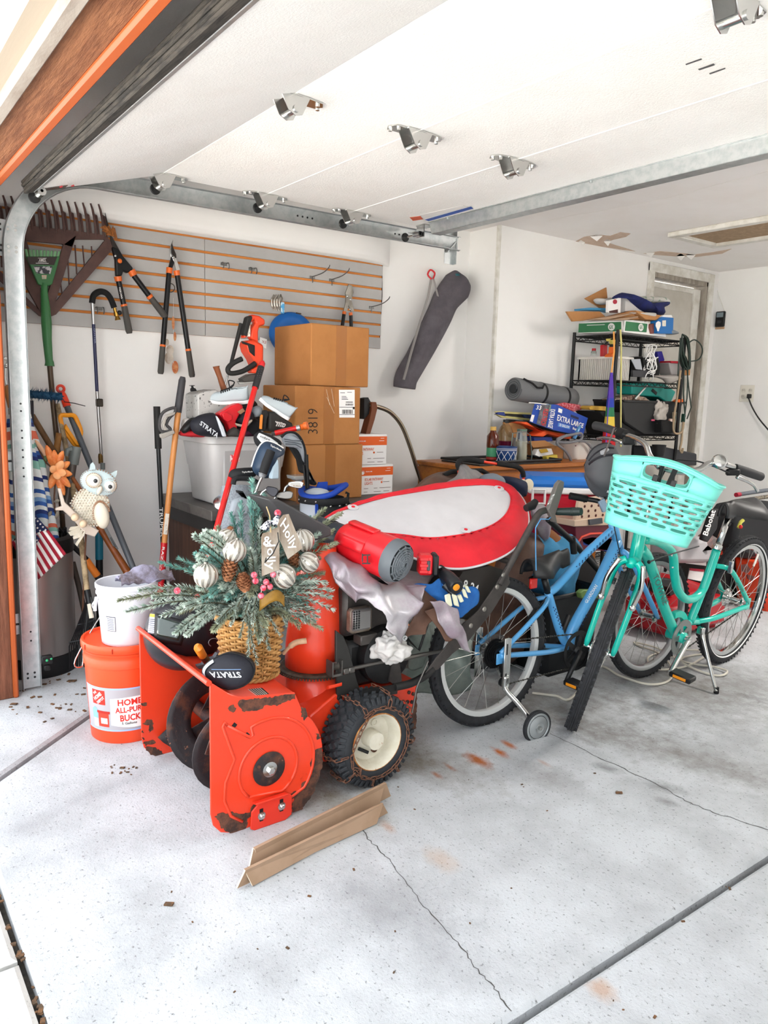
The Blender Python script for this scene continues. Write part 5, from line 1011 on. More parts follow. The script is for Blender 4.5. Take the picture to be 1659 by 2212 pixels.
def branch(pts, m, L=.022, dens=420, flat=.5, par=None):
 P = spline(pts, 6); g = G().mat(twig); n = len(P); g.tube(P, [lerp(.0035,.0015, i/(n-1)) for i in range(n)], 5); g.mat(m); tot = sum((P[i+1]-P[i]).length for i in range(n-1))
 for k in range(int(tot*dens)):
  u = rnd(.10,1)**.9*(n-1); i = min(int(u), n-2); p = lerp(P[i], P[i+1], u-i); d = (P[i+1]-P[i]).normalized(); sd, up, _ = frame(d); a = rnd(0,2*PI); s = sd*math.cos(a)+up*math.sin(a); q = (s*.8+d*.75).normalized(); ll = L*rnd(.75,1.1)*min(1,(n-1-u)/(n-1)*3+.55); w_ = q.cross(d).normalized()*.0015
  g.add([p-w_, p+w_, p+q*ll*.6+w_*.9+Zv*.0005, p+q*ll, p+q*ll*.6-w_*.9], [(0,1,2,4),(4,2,3)])
 return g.build('pine_branch', None, par or cbk, smooth=0)
root = BX+V((0,0,.20)); rng = random.Random(3)
def br(tip, x, m=None, L=.021, lift=.03, base=None, dens=900):
 T = PX(tip[0], tip[1], x); b = base or root+V((rnd(-.04,.04), rnd(-.05,.05), rnd(-.01,.03))); mid = lerp(b, T, .55)+Zv*lift+V((rnd(-.01,.01),)*3); branch([b, mid, T], m or pineA, L, dens)
for t in (((255,1298),-2.18, pineC),((272,1322),-2.08, pineA),((300,1275),-2.2, pineA),((345,1215),-2.28, pineB),((385,1205),-2.3, pineB),((410,1225),-2.25, pineB),((350,1330),-2.05, pineA),((378,1368),-1.98, pineA),((402,1372),-1.95, pineA),((425,1352),-1.96, pineA),((330,1290),-2.15, pineA),((460,1362),-1.96, pineC),((470,1345),-1.98, pineA),((400,1310),-2.05, pineA),((430,1300),-2.05, pineA)): br(t[0], t[1], t[2])
for t in (((535,1425),-1.955),((556,1436),-1.945),((560,1390),-1.95),((582,1405),-1.945),((605,1372),-1.955),((518,1378),-1.955),((620,1352),-1.97),((545,1345),-1.96),((498,1350),-1.97)): br(t[0], t[1], pineA, .016,.07)
for t in (((700,1238),-2.10, pineC),((718,1275),-2.05, pineA),((722,1318),-2.0, pineA),((715,1290),-2.03, pineA),((698,1360),-1.97, pineC),((680,1340),-1.98, pineA),((660,1345),-1.98, pineA),((690,1205),-2.12, pineC),((738,1108),-2.22, pineC),((702,1098),-2.28, pineC),((668,1118),-2.28, pineB),((642,1108),-2.3, pineB),((720,1145),-2.2, pineC),((728,1172),-2.12, pineC),((705,1260),-2.06, pineA)): br(t[0], t[1], t[2])
top = root+V((-.06,.03,.12))
for t in (((543,1035),-2.32, pineB),((570,1070),-2.3, pineB),((540,1075),-2.28, pineB),((520,1085),-2.3, pineB),((500,1110),-2.28, pineB),((498,1138),-2.24, pineB),((470,1138),-2.26, pineC),((455,1150),-2.24, pineC),((450,1185),-2.22, pineB),((438,1215),-2.2, pineA),((470,1210),-2.16, pineA),((600,1090),-2.28, pineB),((615,1105),-2.26, pineB),((590,1140),-2.2, pineA),((560,1120),-2.24, pineA),((540,1150),-2.2, pineA),((520,1170),-2.18, pineA),((560,1190),-2.12, pineA),((545,1215),-2.08, pineC),((560,1250),-2.04, pineA),((500,1275),-2.04, pineA),((610,1190),-2.14, pineA),((640,1270),-2.05, pineA),((600,1285),-2.02, pineA),((540,1285),-2.01, pineC)): br(t[0], t[1], t[2], .024,.02, lerp(root, top, rnd(0,1)))
for i in range(105): br((rnd(420,690), rnd(1140,1335)), rnd(-2.2,-2.02), rng.choice([pineA, pineA, pineB]),.022,.02, lerp(root, top, rnd(0,.8)))
for i in range(16):                           # low skirt of short sprigs over the rim
 a = rnd(-2.6,.9); b0 = root+V((math.cos(a), math.sin(a),0))*.06; branch([b0, b0+V((math.cos(a), math.sin(a),0))*.07+Zv*.03, b0+V((math.cos(a)*.16, math.sin(a)*.16, rnd(-.03,.02)))], rng.choice([pineA, pineA, pineC]),.021,900)
# baubles
silv = M('silver_mirror', '#b8b3aa', .25,.85); silm = M('frosted_silver_stripe', '#c2beb6', .55,.2)
def bauble(px, py, r, x, tilt):
 c = PX(px, py, x); k = r*sc(c); ax = V((math.sin(tilt)*.35, math.sin(tilt)*.9, math.cos(tilt))).normalized(); sd, u, _ = frame(ax); g = G(); n, m = 48,20
 for i in range(m+1):
  th = PI*i/m
  for j in range(n):
   ph = 2*PI*j/n+.5*(i/m); rr_ = k*(1+.018*math.sin(ph*12)*math.sin(th)); g.v.append(c+(sd*math.cos(ph)+u*math.sin(ph))*rr_*math.sin(th)+ax*rr_*math.cos(th))
 for i in range(m):
  for j in range(n): g.mat(silv if (j//2) % 2 else silm); g.f.append((i*n+j, i*n+(j+1) % n, (i+1)*n+(j+1) % n, (i+1)*n+j)); g.m.append(g.cur)
 o = g.build('bauble', None, cbk, smooth=80); G().cyl(c+ax*k*.97, c+ax*k*1.12, k*.18, n=10).build('cap', M('cap_grey', '#8a8780', .3,.9), o)
for a in ((507,1190,26,-2.03,.2),(445,1243,27,-2.04,0),(655,1168,25,-2.08,-.3),(667,1215,23,-2.03,-1.0),(613,1245,27,-1.99,-.9),(490,1163,22,-2.12,.6)): bauble(*a)
def cone(px, py, w_, h_, x, tilt, m='pinecone_brown'):
 c = PX(px, py, x); k = sc(c); W, H = w_*k, h_*k; ax = V((.3*math.sin(tilt),.9*math.sin(tilt), math.cos(tilt))).normalized(); sd, u, _ = frame(ax); g = G().ball(c, W*.5,8,6)
 for i in range(78):
  t = i/78; a = i*2.39996; r = W*math.sin(PI*(.12+.80*t))**.8; p = c+ax*H*(t*2-1)*.9; d = (sd*math.cos(a)+u*math.sin(a)); n_ = d.cross(ax).normalized(); tip = p+d*r+ax*W*.25; s = W*.30
  g.add([p+d*r*.3, p+d*r*.8+n_*s, tip+n_*s*.5, tip+ax*-.002, tip-n_*s*.5, p+d*r*.8-n_*s, p+d*r*.7-ax*s*.5], [(0,1,2,3,4,5),(0,6,1),(0,5,6),(1,6,3,2),(5,4,3,6)])
 g.build('pinecone', M('pinecone_brown', '#8f5f42', .7, var='#c08a64', vs=70), cbk, smooth=0)
for a in ((496,1228,19,30,-2.03,.2),(527,1258,18,22,-2.0,-.2),(637,1212,16,26,-2.06,-.3),(496,1148,10,12,-2.12,.3)): cone(*a)
berm = M('frosted_berry', '#c9324c', .6, var='#e79aa8', vs=90, bump=.5, bs=200)
for (px, py) in ((552,1255),(575,1257),(569,1270),(583,1267),(564,1287),(549,1242),(590,1241),(383,1276),(600,1108)): G().ball(PX(px, py, -1.965 if py > 1200 else -2.08),.0095 if py > 1120 else .011,12,8).build('berry', berm, cbk)
G().tube([PX(569,1270,-1.97), PX(566,1262,-1.97), PX(564,1285,-1.965)], .0012,5).build('berry_stem', silm, cbk)
kraft = M('kraft_gold_paper', '#a98235', .5, var='#8a6a28', vs=10)
g = G(); pc_ = PX(588,1285,-2.0); g.grid(lambda u, v: pc_+V((.02*math.sin(u*PI),(u-.5)*.085,.03*math.sin(u*PI)-.035*v-.01)),14,4); g.build('gold_ribbon', kraft, cbk, solid=.001)
tagw = M('whitewashed_tag', '#8f7f6f', .7, var='#aba296', vs=12, stretch=(2,2,.25), bump=.2)
def wtag(pts, x0, x1, txt, rows):
 q = [PX(p[0], p[1], lerp(x0, x1, i)) for p, i in zip(pts, (0,0,.5,1,1,.5) if len(pts) == 6 else (0,0,1,1))]; n = (q[1]-q[0]).cross(q[3]-q[0]).normalized(); n = n if n.dot(CAM-q[0]) > 0 else -n; q = [PP(*p, q[0], n) for p in pts]
 o = G().prism([p-n*.004 for p in q], n*.004).build('wooden_tag', tagw, cbk, smooth=0, bev=.001)
 for t, r_ in zip(txt, rows): text4(t, M('tag_white_print', '#f5f3ef', .6), o, *[PP(a, b, q[0], n) for a, b in r_], .005,.01)
wtag(((580,1148),(604,1136),(604,1230),(566,1245),(565,1160),(568,1152)),-2.0,-1.96,('&', 'Jolly'),(((567,1160),(586,1158),(586,1178),(567,1180)),((594,1172),(594,1230),(570,1232),(570,1174))))
wtag(((598,1128),(612,1112),(624,1110),(654,1184),(622,1208),(604,1165)),-2.02,-1.975,('Holly',),(((616,1118),(644,1180),(626,1192),(600,1142)),))
TP(cbk, 'tag_string', M('jute', '#b9a27c', .9), [(576,1095,-2.08),(583,1115,-2.02),(585,1150,-1.99)], 2,5); TP(cbk, 'light_wire', black, [(600,1150,-1.95),(602,1170,-1.95),(590,1195,-1.94),(572,1215,-1.94),(575,1205,-1.94)], 1.8,5)
g = G()
for s_, (a, b) in ((1,((586,1128),(561,1140))),(-1,((586,1128),(603,1116)))):
 A, B = PX(a[0], a[1], -2.0), PX(b[0], b[1], -1.985); g.grid(lambda u, v: lerp(A, B, u)+Zv*(v-.5)*.03*math.sin(PI*min(u*.9+.08,1))+Xv*.012*math.sin(PI*u),8,4)
g.build('gingham_bow', M('gingham', '#e6e6e8', .8, var='#2c3550', vs=120, vlo=.5, vhi=.52), cbk, solid=.001)
# --- welding helmet, club head cover, tool handle on the housing
hm = thing('welding_helmet', 'black welding helmet with a dark window lying on the snow blower housing', 'helmet'); hmm = M('helmet_black', '#26252d', .4, coat=.1)
HC = PY(396,1368,.965); HR = (.125,.135,.128)
G().ball(HC, HR, 36,22).build('shell', hmm, hm, smooth=180)
def hq(pts, lift): return [hit(px, py, HC, HR, lift) for px, py in pts]
def patchh(name, pts, lift, m, nu=8, par=None):
 a, b, c, d = [V((p[0], p[1], 0)) for p in pts]
 def f(u, v): q = lerp(lerp(a, b, u), lerp(d, c, u), v); return hit(q.x, q.y, HC, HR, lift)
 return G().grid(f, nu, nu).build(name, m, par or hm, smooth=180, solid=.004, off=-1)
patchh('window_frame', ((340,1328),(408,1345),(392,1392),(338,1384)),.010, M('frame_black', '#1b1b1e', .5)); patchh('lens', ((347,1336),(398,1350),(386,1382),(345,1372)),.0135, M('green_black_lens', '#38443f', .08, spec=.8))
ls = patchh('warning_label', ((325,1326),(342,1328),(338,1370),(320,1368)),.002, M('label_white')); patchh('label_band', ((326,1327),(341,1329),(340,1335),(325,1333)),.004, M('label_yellow', '#d8b23a', .5)); 
for k in range(8): y = 1338+k*4; patchh('label_line', ((325-k*.4, y),(337-k*.3, y+1),(337-k*.3, y+2.2),(325-k*.4, y+1.2)),.003, M('print_grey'),3)
G().tube(hq([(462+12*math.cos(a),1388+9*math.sin(a)) for a in [i*PI/10 for i in range(7,19)]], .001),.0015,5).build('logo_ring', M('logo_silver', '#a9abb0', .4), hm)
G().tube([hit(px, py, HC, HR, -.001) for px, py in ((415,1330),(440,1350),(470,1362))], .003,6).build('shell_seam', M('seam_black', '#141417', .6), hm)
g = G()
for p in ((437,1439),(462,1424)): g.prism([PX(p[0]+a, p[1]+b, -2.2) for a, b in ((-10,0),(2,-3),(8,-12),(13,-12),(9,3),(-8,6))], (-.02,0,0))
g.build('headband', M('grey_headband', '#5d5f66', .5), hm)
hc_ = thing('headcover', 'navy black club headcover with upside-down lettering at the basket foot', 'headcover'); nv_ = M('navy_black_fabric', '#23242f', .7, bump=.15, bs=200)
C0 = PX(494,1449,-1.975); RT2 = RT*.074; UP2 = UP*.052; 
g = G(); n = 40
for (f, d) in ((1,-.03),(1.02,-.012),(1,.006),(.9,.022),(.62,.032),(.3,.036),(.001,.037)):
 for i in range(n):
  a = 2*PI*i/n; ex = math.cos(a); w_ = 1-.28*max(0,-ex); g.v.append(C0+RT2*ex*f+UP2*math.sin(a)*f*w_-FW*d)
for j in range(6):
 for i in range(n): g.f.append((j*n+i, j*n+(i+1) % n, (j+1)*n+(i+1) % n, (j+1)*n+i)); g.m.append(0)
g.f.append(tuple(range(n))[::-1]); g.m.append(0); g.build('cover', nv_, hc_, smooth=180)
G().tube([C0+RT2*math.cos(a)*1.02+UP2*math.sin(a)*1.02*(1-.28*max(0,-math.cos(a)))-FW*.006 for a in [2*PI*i/40 for i in range(40)]], .0022,6, closed=True).build('piping', M('piping_black', '#14151a', .6), hc_)
def hcq(u, v): return C0+RT*(u)-UP*v-FW*(.0375-1.2*u*u-2.2*v*v)
text('STRATA', M('silver_print', '#d5dade', .4), hc_, lambda u, v: hcq(-u*.088-.002+.008*v, v*.017+.004),.02); G().grid(lambda u, v: hcq((u-.5)*.085,-.012+v*.0015),10,1).build('print_bar', M('blue_print', '#7f9fc8', .4), hc_)
G().grid(lambda u, v: C0+RT2*math.cos(lerp(2.2,3.6, u))*lerp(1.01,.86, v)+UP2*math.sin(lerp(2.2,3.6, u))*lerp(1.01,.86, v)*(1-.28*max(0,-math.cos(lerp(2.2,3.6, u))))-FW*lerp(.010,.028, v),12,3).build('pale_panel', M('pale_fabric', '#c9ced4', .7), hc_, smooth=180)
sd_ = thing('chisel', 'yellow-orange tool handle poking out under the black helmet', 'tool'); TP(sd_, 'handle', M('amber_handle', '#d98a34', .3), [(424,1394,-2.10),(428,1399,-2.10),(438,1416,-2.13)], [8,14,13], 12); TP(sd_, 'collar', M('smoked_collar', '#4a3a34', .3), [(438,1416,-2.13),(448,1430,-2.15)], [13,12], 12)
# --- small bone-coloured peg on the chute
pg_ = tag(G().tube(spline([PX(612,1412,-2.14), PX(625,1398,-2.12), PX(640,1388,-2.105), PX(662,1384,-2.09)], 5), [.006]*6+[.010]*10,10).build('hose_end', M('bone_rubber', '#d9b798', .6, var='#c49a78', vs=30)), 'bone-coloured bent hose end poking out in front of the red chute', 'hose')
# --- leaf blower
lbw = thing('leaf_blower', 'red and grey axial leaf blower lying on the silver tarp', 'leaf blower'); lred_ = M('bright_red_plastic', '#d8232f', .35, coat=.1); lgr = M('blower_grey', '#6d7378', .5); lbk = M('blower_dark', '#39404a', .5)
E1, E0 = PX(852,1210,-1.985), PX(742,1163,-2.20); ax = (E1-E0).normalized(); LB = (E1-E0).length
sd, u, _ = frame(ax); rr0 = 46*sc(E1)
G().lathe([(rr0*.72,0),(rr0*.86,.012),(rr0*.93,.05),(rr0*.96, LB*.6),(rr0*1.02, LB*.62),(rr0*1.03, LB-.01)], E0, ax, 36).build('body', lred_, lbw, smooth=35)
g = G()
for a0, w_ in ((0.3,.5),(1.5,.5),(2.7,.5),(-.9,.5)):
 g.grid(lambda uu, vv: E0+ax*lerp(LB*.12, LB*.62, uu)+(sd*math.cos(a0+(vv-.5)*w_)+u*math.sin(a0+(vv-.5)*w_))*(rr0*1.03),3,4)
g.build('raised_panel', lred_, lbw, solid=.008, smooth=30)
lc_ = PX(789,1205,-1.99)+FW*-.0; g = G()
for dx, dy, w_, h_ in ((0,9,9,1.3),(0,-9,9,1.3),(-9,0,1.3,9),(3,0,1.3,9)): g.pbox(PX(791+dx*.9,1208-dy+dx*.35,-2.0), RT*w_*.0015, UP*h_*.0015, FW*.006)
g.build('latch', black, lbw, smooth=0)
G().lathe([(rr0*1.03,0),(rr0*1.06,.012),(rr0*1.0,.03),(rr0*.9,.042),(rr0*.88,.036),(rr0*.98,.02)], E1-ax*.01, ax, 40).build('grille_ring', lgr, lbw)
G().lathe([(rr0*.95,0),(.001,.005)], E1+ax*.002, ax, 24).build('intake_back', M('intake_black', '#1c2026', .8), lbw)
for k in range(7): f = .16+k*.115; G().tube(arc(E1+ax*(.030+.018*(1-f*f)), rr0*.9*f, 0,2*PI, 30, sd, u)[:-1], .0032,6, closed=True).build('grille_bar', lgr, lbw)
for k in range(12): a = 2*PI*k/12; d = sd*math.cos(a)+u*math.sin(a); G().tube([E1+ax*(.030+.018*(1-f*f))+d*rr0*.9*f for f in (.12,.5,.95)], .0032,6).build('grille_bar', lgr, lbw)
G().tube([E0, E0-ax*.05, E0-ax*.06, E0-ax*.14], [rr0*.66, rr0*.64, rr0*.60, rr0*.58], 28).build('nozzle', lbk, lbw); G().tube([E0-ax*.055, E0-ax*.075], rr0*.66,28).build('nozzle_collar', M('collar_black', '#23272e', .5), lbw)
def word(uu, vv): a = 1.15+vv*.12; return E0+ax*(LB*.72+uu*LB*.45)+(sd*math.cos(a)+u*math.sin(a))*rr0*1.01
p = PX(918,1218,-2.03); bt = G().pbox(p, V((.5,.86,0))*.026, V((-.86,.5,0))*.03, Zv*.036,.008).build('battery', lred_, lbw); G().pbox(p+V((.5,.86,0))*.034, V((.5,.86,0))*.011, V((-.86,.5,0))*.032, Zv*.038,.006).build('battery_end', black, bt)
G().pbox(p+V((.86,-.5,0))*.031+V((.5,.86,0))*.008, V((.5,.86,0))*.006, V((.86,-.5,0))*.002, Zv*.018,.002).build('gauge', M('gauge_grey', '#4b4d52', .4), bt)
for z in (-.022,0,.022): G().pbox(p-V((.5,.86,0))*.008+Zv*z, V((.5,.86,0))*.016, V((-.86,.5,0))*.033, Zv*.006,.002).build('battery_rib', lred_, bt)
# --- red and white folded fabric disc
fd_ = thing('fabric_disc', 'large red and white oval fabric cover lying over the blower handles', 'cover'); frd = M('red_nylon', '#dc2638', .65, var='#cf2033', vs=6, bump=.25, bs=18); fwh = M('white_nylon', '#d2d0d2', .7, var='#cac8ca', vs=3, bump=.12, bs=10)
P0, P1, P2 = PX(1000,1226,-1.99), PX(1050,1036,-2.50), PX(700,1134,-2.40); nrm = (P1-P0).cross(P2-P0).normalized(); nrm = nrm if nrm.z > 0 else -nrm
def dp(px, py): return PP(px, py, P0, nrm)
outer = spline([(688,1138,0),(780,1090,0),(870,1063,0),(960,1044,0),(1040,1037,0),(1095,1047,0),(1128,1074,0),(1142,1112,0),(1137,1150,0),(1110,1186,0),(1062,1212,0),(1000,1227,0),(940,1222,0),(890,1203,0),(820,1185,0),(740,1160,0)], 8, True)
inner = spline([(700,1136,0),(790,1100,0),(880,1080,0),(960,1068,0),(1030,1061,0),(1075,1066,0),(1096,1080,0),(1099,1102,0),(1087,1128,0),(1058,1150,0),(1015,1166,0),(965,1175,0),(920,1178,0),(870,1172,0),(800,1165,0),(735,1152,0)], 8, True)
N = len(outer); g = G(); cc = V((930,1120,0)); R_ = 8
for j in range(R_+1):
 t = j/R_
 for i in range(N): q = lerp(cc, inner[i], t); p = dp(q.x, q.y); g.v.append(p+nrm*(.030+.018*(1-t*t)+.004*mnoise.noise(p*9)))
for j in range(R_):
 for i in range(N): g.f.append((j*N+i, j*N+(i+1) % N, (j+1)*N+(i+1) % N, (j+1)*N+i)); g.m.append(0)
g.build('white_centre', fwh, fd_, smooth=180)
g = G()
for j in range(7):
 t = j/6
 for i in range(N):
  q = lerp(inner[i], outer[i], t); p = dp(q.x, q.y); puck = .004*math.sin(i*2.1)*math.exp(-t*6); g.v.append(p+nrm*(.031-.034*t**1.5+.016*math.sin(PI*t)+puck+.006*mnoise.noise(p*14)*math.sin(PI*t)))
for j in range(6):
 for i in range(N): g.f.append((j*N+i, j*N+(i+1) % N, (j+1)*N+(i+1) % N, (j+1)*N+i)); g.m.append(0)
g.build('red_border', frd, fd_, smooth=180)
G().tube([dp(q.x, q.y)-nrm*.003 for q in outer], .0045,6, closed=True).build('white_hem', fwh, fd_, smooth=180)
G().tube([dp(q.x, q.y)+nrm*.033 for q in inner], .0028,6, closed=True).build('seam', frd, fd_, smooth=180)
for (px, py) in ((1074,1070),(760,1113),(1002,1162)):
 p = dp(px, py)+nrm*.036; o = G().lathe([(.022,-.002),(.022,.001),(.001,.002)], p, nrm, 20).build('tab', fwh, fd_); G().lathe([(.007,.001),(.007,.004),(.001,.0045)], p, nrm, 14).build('red_snap', frd, o)
G().prism([dp(*q)-nrm*.012 for q in ((900,1085),(960,1070),(1080,1065),(1110,1110),(1070,1185),(1000,1205))], -nrm*.03).build('inner_padding', fwh, fd_)
# --- tarp, gloves, string trimmer, white rag
tp_m = M('silver_tarp', '#b3afb2', .35,.35, var='#9b8c96', vs=5, bump=.3, bs=60); tb_m = M('brown_tarp', '#5a4035', .5, var='#6d5142', vs=6, bump=.35, bs=50)
tpb = thing('tarp', 'silver and brown tarpaulin draped over the snow blower engine', 'tarp')
def rows(*r): return [[PX(p[0], p[1], p[2]) for p in q] for q in r]
csurf(rows(((703,1185,-2.16),(735,1195,-2.12),(790,1232,-2.06),(850,1262,-2.02),(917,1268,-1.96)),((712,1215,-2.10),(745,1240,-2.04),(800,1266,-1.99),(850,1300,-1.95),(905,1302,-1.91)),((720,1265,-2.08),(765,1296,-2.02),(800,1300,-1.98),(838,1352,-1.94),(872,1388,-1.93))),7,8,.024,19).build('silver_side', tp_m, tpb, smooth=180, solid=.002)
csurf(rows(((700,1180,-2.30),(780,1200,-2.28),(860,1225,-2.22),(940,1240,-2.15)),((703,1186,-2.17),(780,1228,-2.10),(850,1262,-2.03),(917,1269,-1.97))),8,6,.01,14,2).build('top_side', tp_m, tpb, smooth=180, solid=.002)
csurf(rows(((912,1272,-2.0),(945,1288,-1.97),(985,1308,-1.95)),((890,1325,-1.985),(930,1310,-1.96),(962,1330,-1.94)),((875,1378,-1.96),(905,1368,-1.965),(925,1345,-1.955))),7,7,.02,20,4).build('brown_side', tb_m, tpb, smooth=180, solid=.002)
csurf(rows(((930,1300,-1.94),(965,1300,-1.92),(990,1312,-1.91)),((948,1345,-1.935),(975,1335,-1.91),(1000,1350,-1.905)),((972,1378,-1.93),(990,1378,-1.91),(1008,1385,-1.905)),((1005,1405,-1.92),(1010,1408,-1.91),(1018,1412,-1.905))),6,6,.014,22,6).build('hanging_corner', tp_m, tpb, smooth=180, solid=.002)
csurf(rows(((918,1320,-1.945),(940,1312,-1.94),(952,1310,-1.935)),((935,1345,-1.943),(950,1345,-1.938),(962,1342,-1.933)),((962,1385,-1.938),(972,1384,-1.934),(980,1380,-1.93))),6,6,.004,18,6).build('brown_fold', tb_m, tpb, smooth=180, solid=.002)
o = csurf(rows(((853,1320,-1.938),(860,1318,-1.936)),((868,1336,-1.934),(872,1333,-1.932)),((880,1352,-1.93),(884,1350,-1.928))),4,4).build('orange_tape', M('orange_smear', '#e0873a', .6), tpb, smooth=180, solid=.004)
for q in ((874,1378),(1003,1398)): G().lathe([(.009,0),(.009,.003),(.005,.003),(.005,0)], PX(q[0], q[1], -1.92),(1,-.3,0),16).build('grommet', steel, tpb)
wr_ = blob(PX(842,1398,-2.02),(.055,.062,.048),.42,34,60,40,3); tag(wr_.build('white_rag', M('white_cloth', '#cfccc9', .9, bump=.4, bs=40), smooth=180), 'crumpled white rag stuffed beside the engine of the snow blower', 'rag')
glv = thing('work_gloves', 'blue work glove with pale finger pads on the tarp', 'glove'); gb = M('blue_denim_glove', '#2c6fb0', .85, var='#2560a0', vs=10, bump=.3, bs=120); gwp = M('pale_glove_pad', '#dcdcc4', .7)
csurf(rows(((893,1262,-2.02),(925,1262,-2.0),(948,1250,-1.99),(955,1268,-1.97)),((925,1285,-1.99),(950,1285,-1.965),(985,1290,-1.95),(1020,1270,-1.95)),((945,1305,-1.98),(970,1312,-1.955),(1000,1315,-1.945),(1034,1290,-1.945)),((960,1318,-1.97),(992,1335,-1.945),(1008,1322,-1.945),(1030,1302,-1.95))),6,6,.01,20,8).build('glove_body', gb, glv, smooth=180, solid=.006)
for (a, b, c, d) in (((960,1286),(972,1282),(977,1308),(965,1313)),((975,1284),(986,1288),(992,1304),(981,1310)),((987,1287),(995,1284),(1002,1296),(994,1303)),((995,1272),(1004,1276),(1012,1284),(1002,1292)),((1002,1265),(1010,1266),(1016,1276),(1010,1281))):
 q = [PX(p[0], p[1], -1.925) for p in (a, b, c, d)]; m_ = sum(q, V())/4; G().mat(gwp).pbox(m_, (q[1]-q[0])*.5,(q[3]-q[0])*.5, V((.004,0,0)),.003).build('finger_pad', gwp, glv)
stt = thing('string_trimmer', 'black string trimmer head with an orange button under the red fabric', 'trimmer')
TP(stt, 'shaft', black, [(925,1200,-2.10),(965,1240,-2.0)], 14,12); TP(stt, 'head', M('trimmer_black', '#24272c', .35), [(960,1240,-2.0),(968,1250,-1.97),(984,1267,-1.925),(987,1270,-1.915)], [22,29,29,24], 20); TP(stt, 'skirt', M('trimmer_black'), [(966,1262,-1.96),(982,1282,-1.93)], [30,20], 16, sq=.6)
p = PX(985,1268,-1.90); G().lathe([(.0125,0),(.012,.006),(.001,.008)], p, (PX(984,1267,-1.925)-PX(968,1250,-1.97)),18).build('orange_button', M('amber_button', '#e39a2c', .4), stt)
# ================================================================ DESK WITH BOXES, TOTE AND GOLF THINGS
dk = thing('desk', 'dark-topped desk with a brown wood-grain side against the left wall', 'desk'); dkt = M('dark_desk_top', '#575250', .5, var='#64605c', vs=20, stretch=(1,.1,1)); dks = M('brown_laminate', '#54382c', .6, var='#6b4a38', vs=14, stretch=(3,3,.2))
G().box((-4.06,1.46,.69),(-3.36,2.69,.74),.004).build('top', dkt, dk, smooth=0); G().box((-4.04,1.475,.62),(-3.375,2.675,.69)).build('apron', M('black_desk_edge', '#2e2b2a', .5), dk, smooth=0)
G().box((-4.03,1.50,0),(-3.40,1.53,.62)).build('side_panel', dks, dk, smooth=0); G().box((-4.03,2.62,0),(-3.40,2.65,.62)).build('side_panel', dks, dk, smooth=0); G().box((-4.03,1.53,.2),(-4.0,2.62,.62)).build('back_panel', dks, dk, smooth=0)
tape = M('packing_tape', '#a9733f', .25); XFc = -3.47
def cbox(lab, y0, y1, z0, z1, dx, tp=True):
 t = thing('cardboard_box', lab, 'box', 'cardboard boxes stacked on the desk')
 cbm_ = M('box_cardboard', '#b98450', .85, var='#b07b48', vs=5, bump=.08, bs=200)
 G().box((XFc-dx, y0, z0),(XFc, y1, z1),.004).build('carton', cbm_, t, smooth=0)
 if tp: ym = (y0+y1)/2; G().box((XFc, ym-.03, z0+.002),(XFc+.0008, ym+.035, z1-.002)).box((XFc-dx, ym-.03, z1),(XFc, ym+.035, z1+.0008)).build('tape', tape, t, smooth=0)
 G().box((XFc-dx+.01, y0+.004, z1-.0004),(XFc-.004,(y0+y1)/2-.001, z1+.0006)).build('flap', cbm_, t, smooth=0)
 return t
b3 = cbox('lowest of the three big cardboard boxes, standing on the desk', 1.975,2.402,.7405,1.036,.36); b2 = cbox('middle cardboard box of the stack, with 3819 written on it', 1.972,2.378,1.038,1.344,.36); b1 = cbox('topmost cardboard box of the stack, against the slat wall', 2.063,2.428,1.347,1.664,.40)
ink = M('black_ink', '#1d1a18', .7); text4('3819', ink, b2, *[PX(x, y, XFc) for x, y in ((665,937),(665,883),(686,883),(686,937))], .0012,-.012)
o = G().prism([PX(x, y, XFc) for x, y in ((732,842),(766,842),(766,902),(733,902))], (.001,0,0)).build('shipping_label', M('label_white'), b2, smooth=0)
def lq(par, pts, m, x, nm='print_bar'): return G().prism([PX(a, b, x) for a, b in pts], (.0006,0,0)).build(nm, m, par, smooth=0)
for i in range(11): x = 739+i*2.1; lq(o, ((x, 885),(x+(1.3 if i % 3 else .8),885),(x+(1.3 if i % 3 else .8),894),(x, 894)), ink, XFc+.001, 'barcode_bar')
for i in range(7): x = 747+i*2.4; lq(o, ((x, 872),(x+1.2,872),(x+1.2,876),(x, 876)), ink, XFc+.001, 'barcode_bar')
for (a, b, c, d) in ((733,879,766,880),(733,895,766,896),(762,879,766,884),(735,848,745,849),(750,847,760,848),(738,856,748,857),(738,859,750,860),(738,862,752,863),(747,868,762,869.5)): lq(o, ((a, b),(c, b),(c, d),(a, d)), ink, XFc+.001)
n_ = 2.063; o = G().prism([PY(x, y, n_) for x, y in ((562,728),(577,733),(575,753),(560,746))], (0,-.001,0)).build('price_label', M('label_white'), b1, smooth=0); text4('74.20', M('print_red', '#b2404a', .6), o, *[PY(x, y, n_) for x, y in ((567,735),(576,737),(575,743),(566,741))], .0012)
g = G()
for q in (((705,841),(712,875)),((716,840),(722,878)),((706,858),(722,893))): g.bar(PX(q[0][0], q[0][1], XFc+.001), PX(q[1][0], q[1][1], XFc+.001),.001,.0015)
g.build('tape_glint', M('painted_glint', '#e6d3b8', .3), b2, smooth=0)  # pale bars painted on as glints of light on the tape
so_, sow = M('solar_orange', '#e0691e', .5), M('carton_white', '#eceae8', .55); XS = -3.55
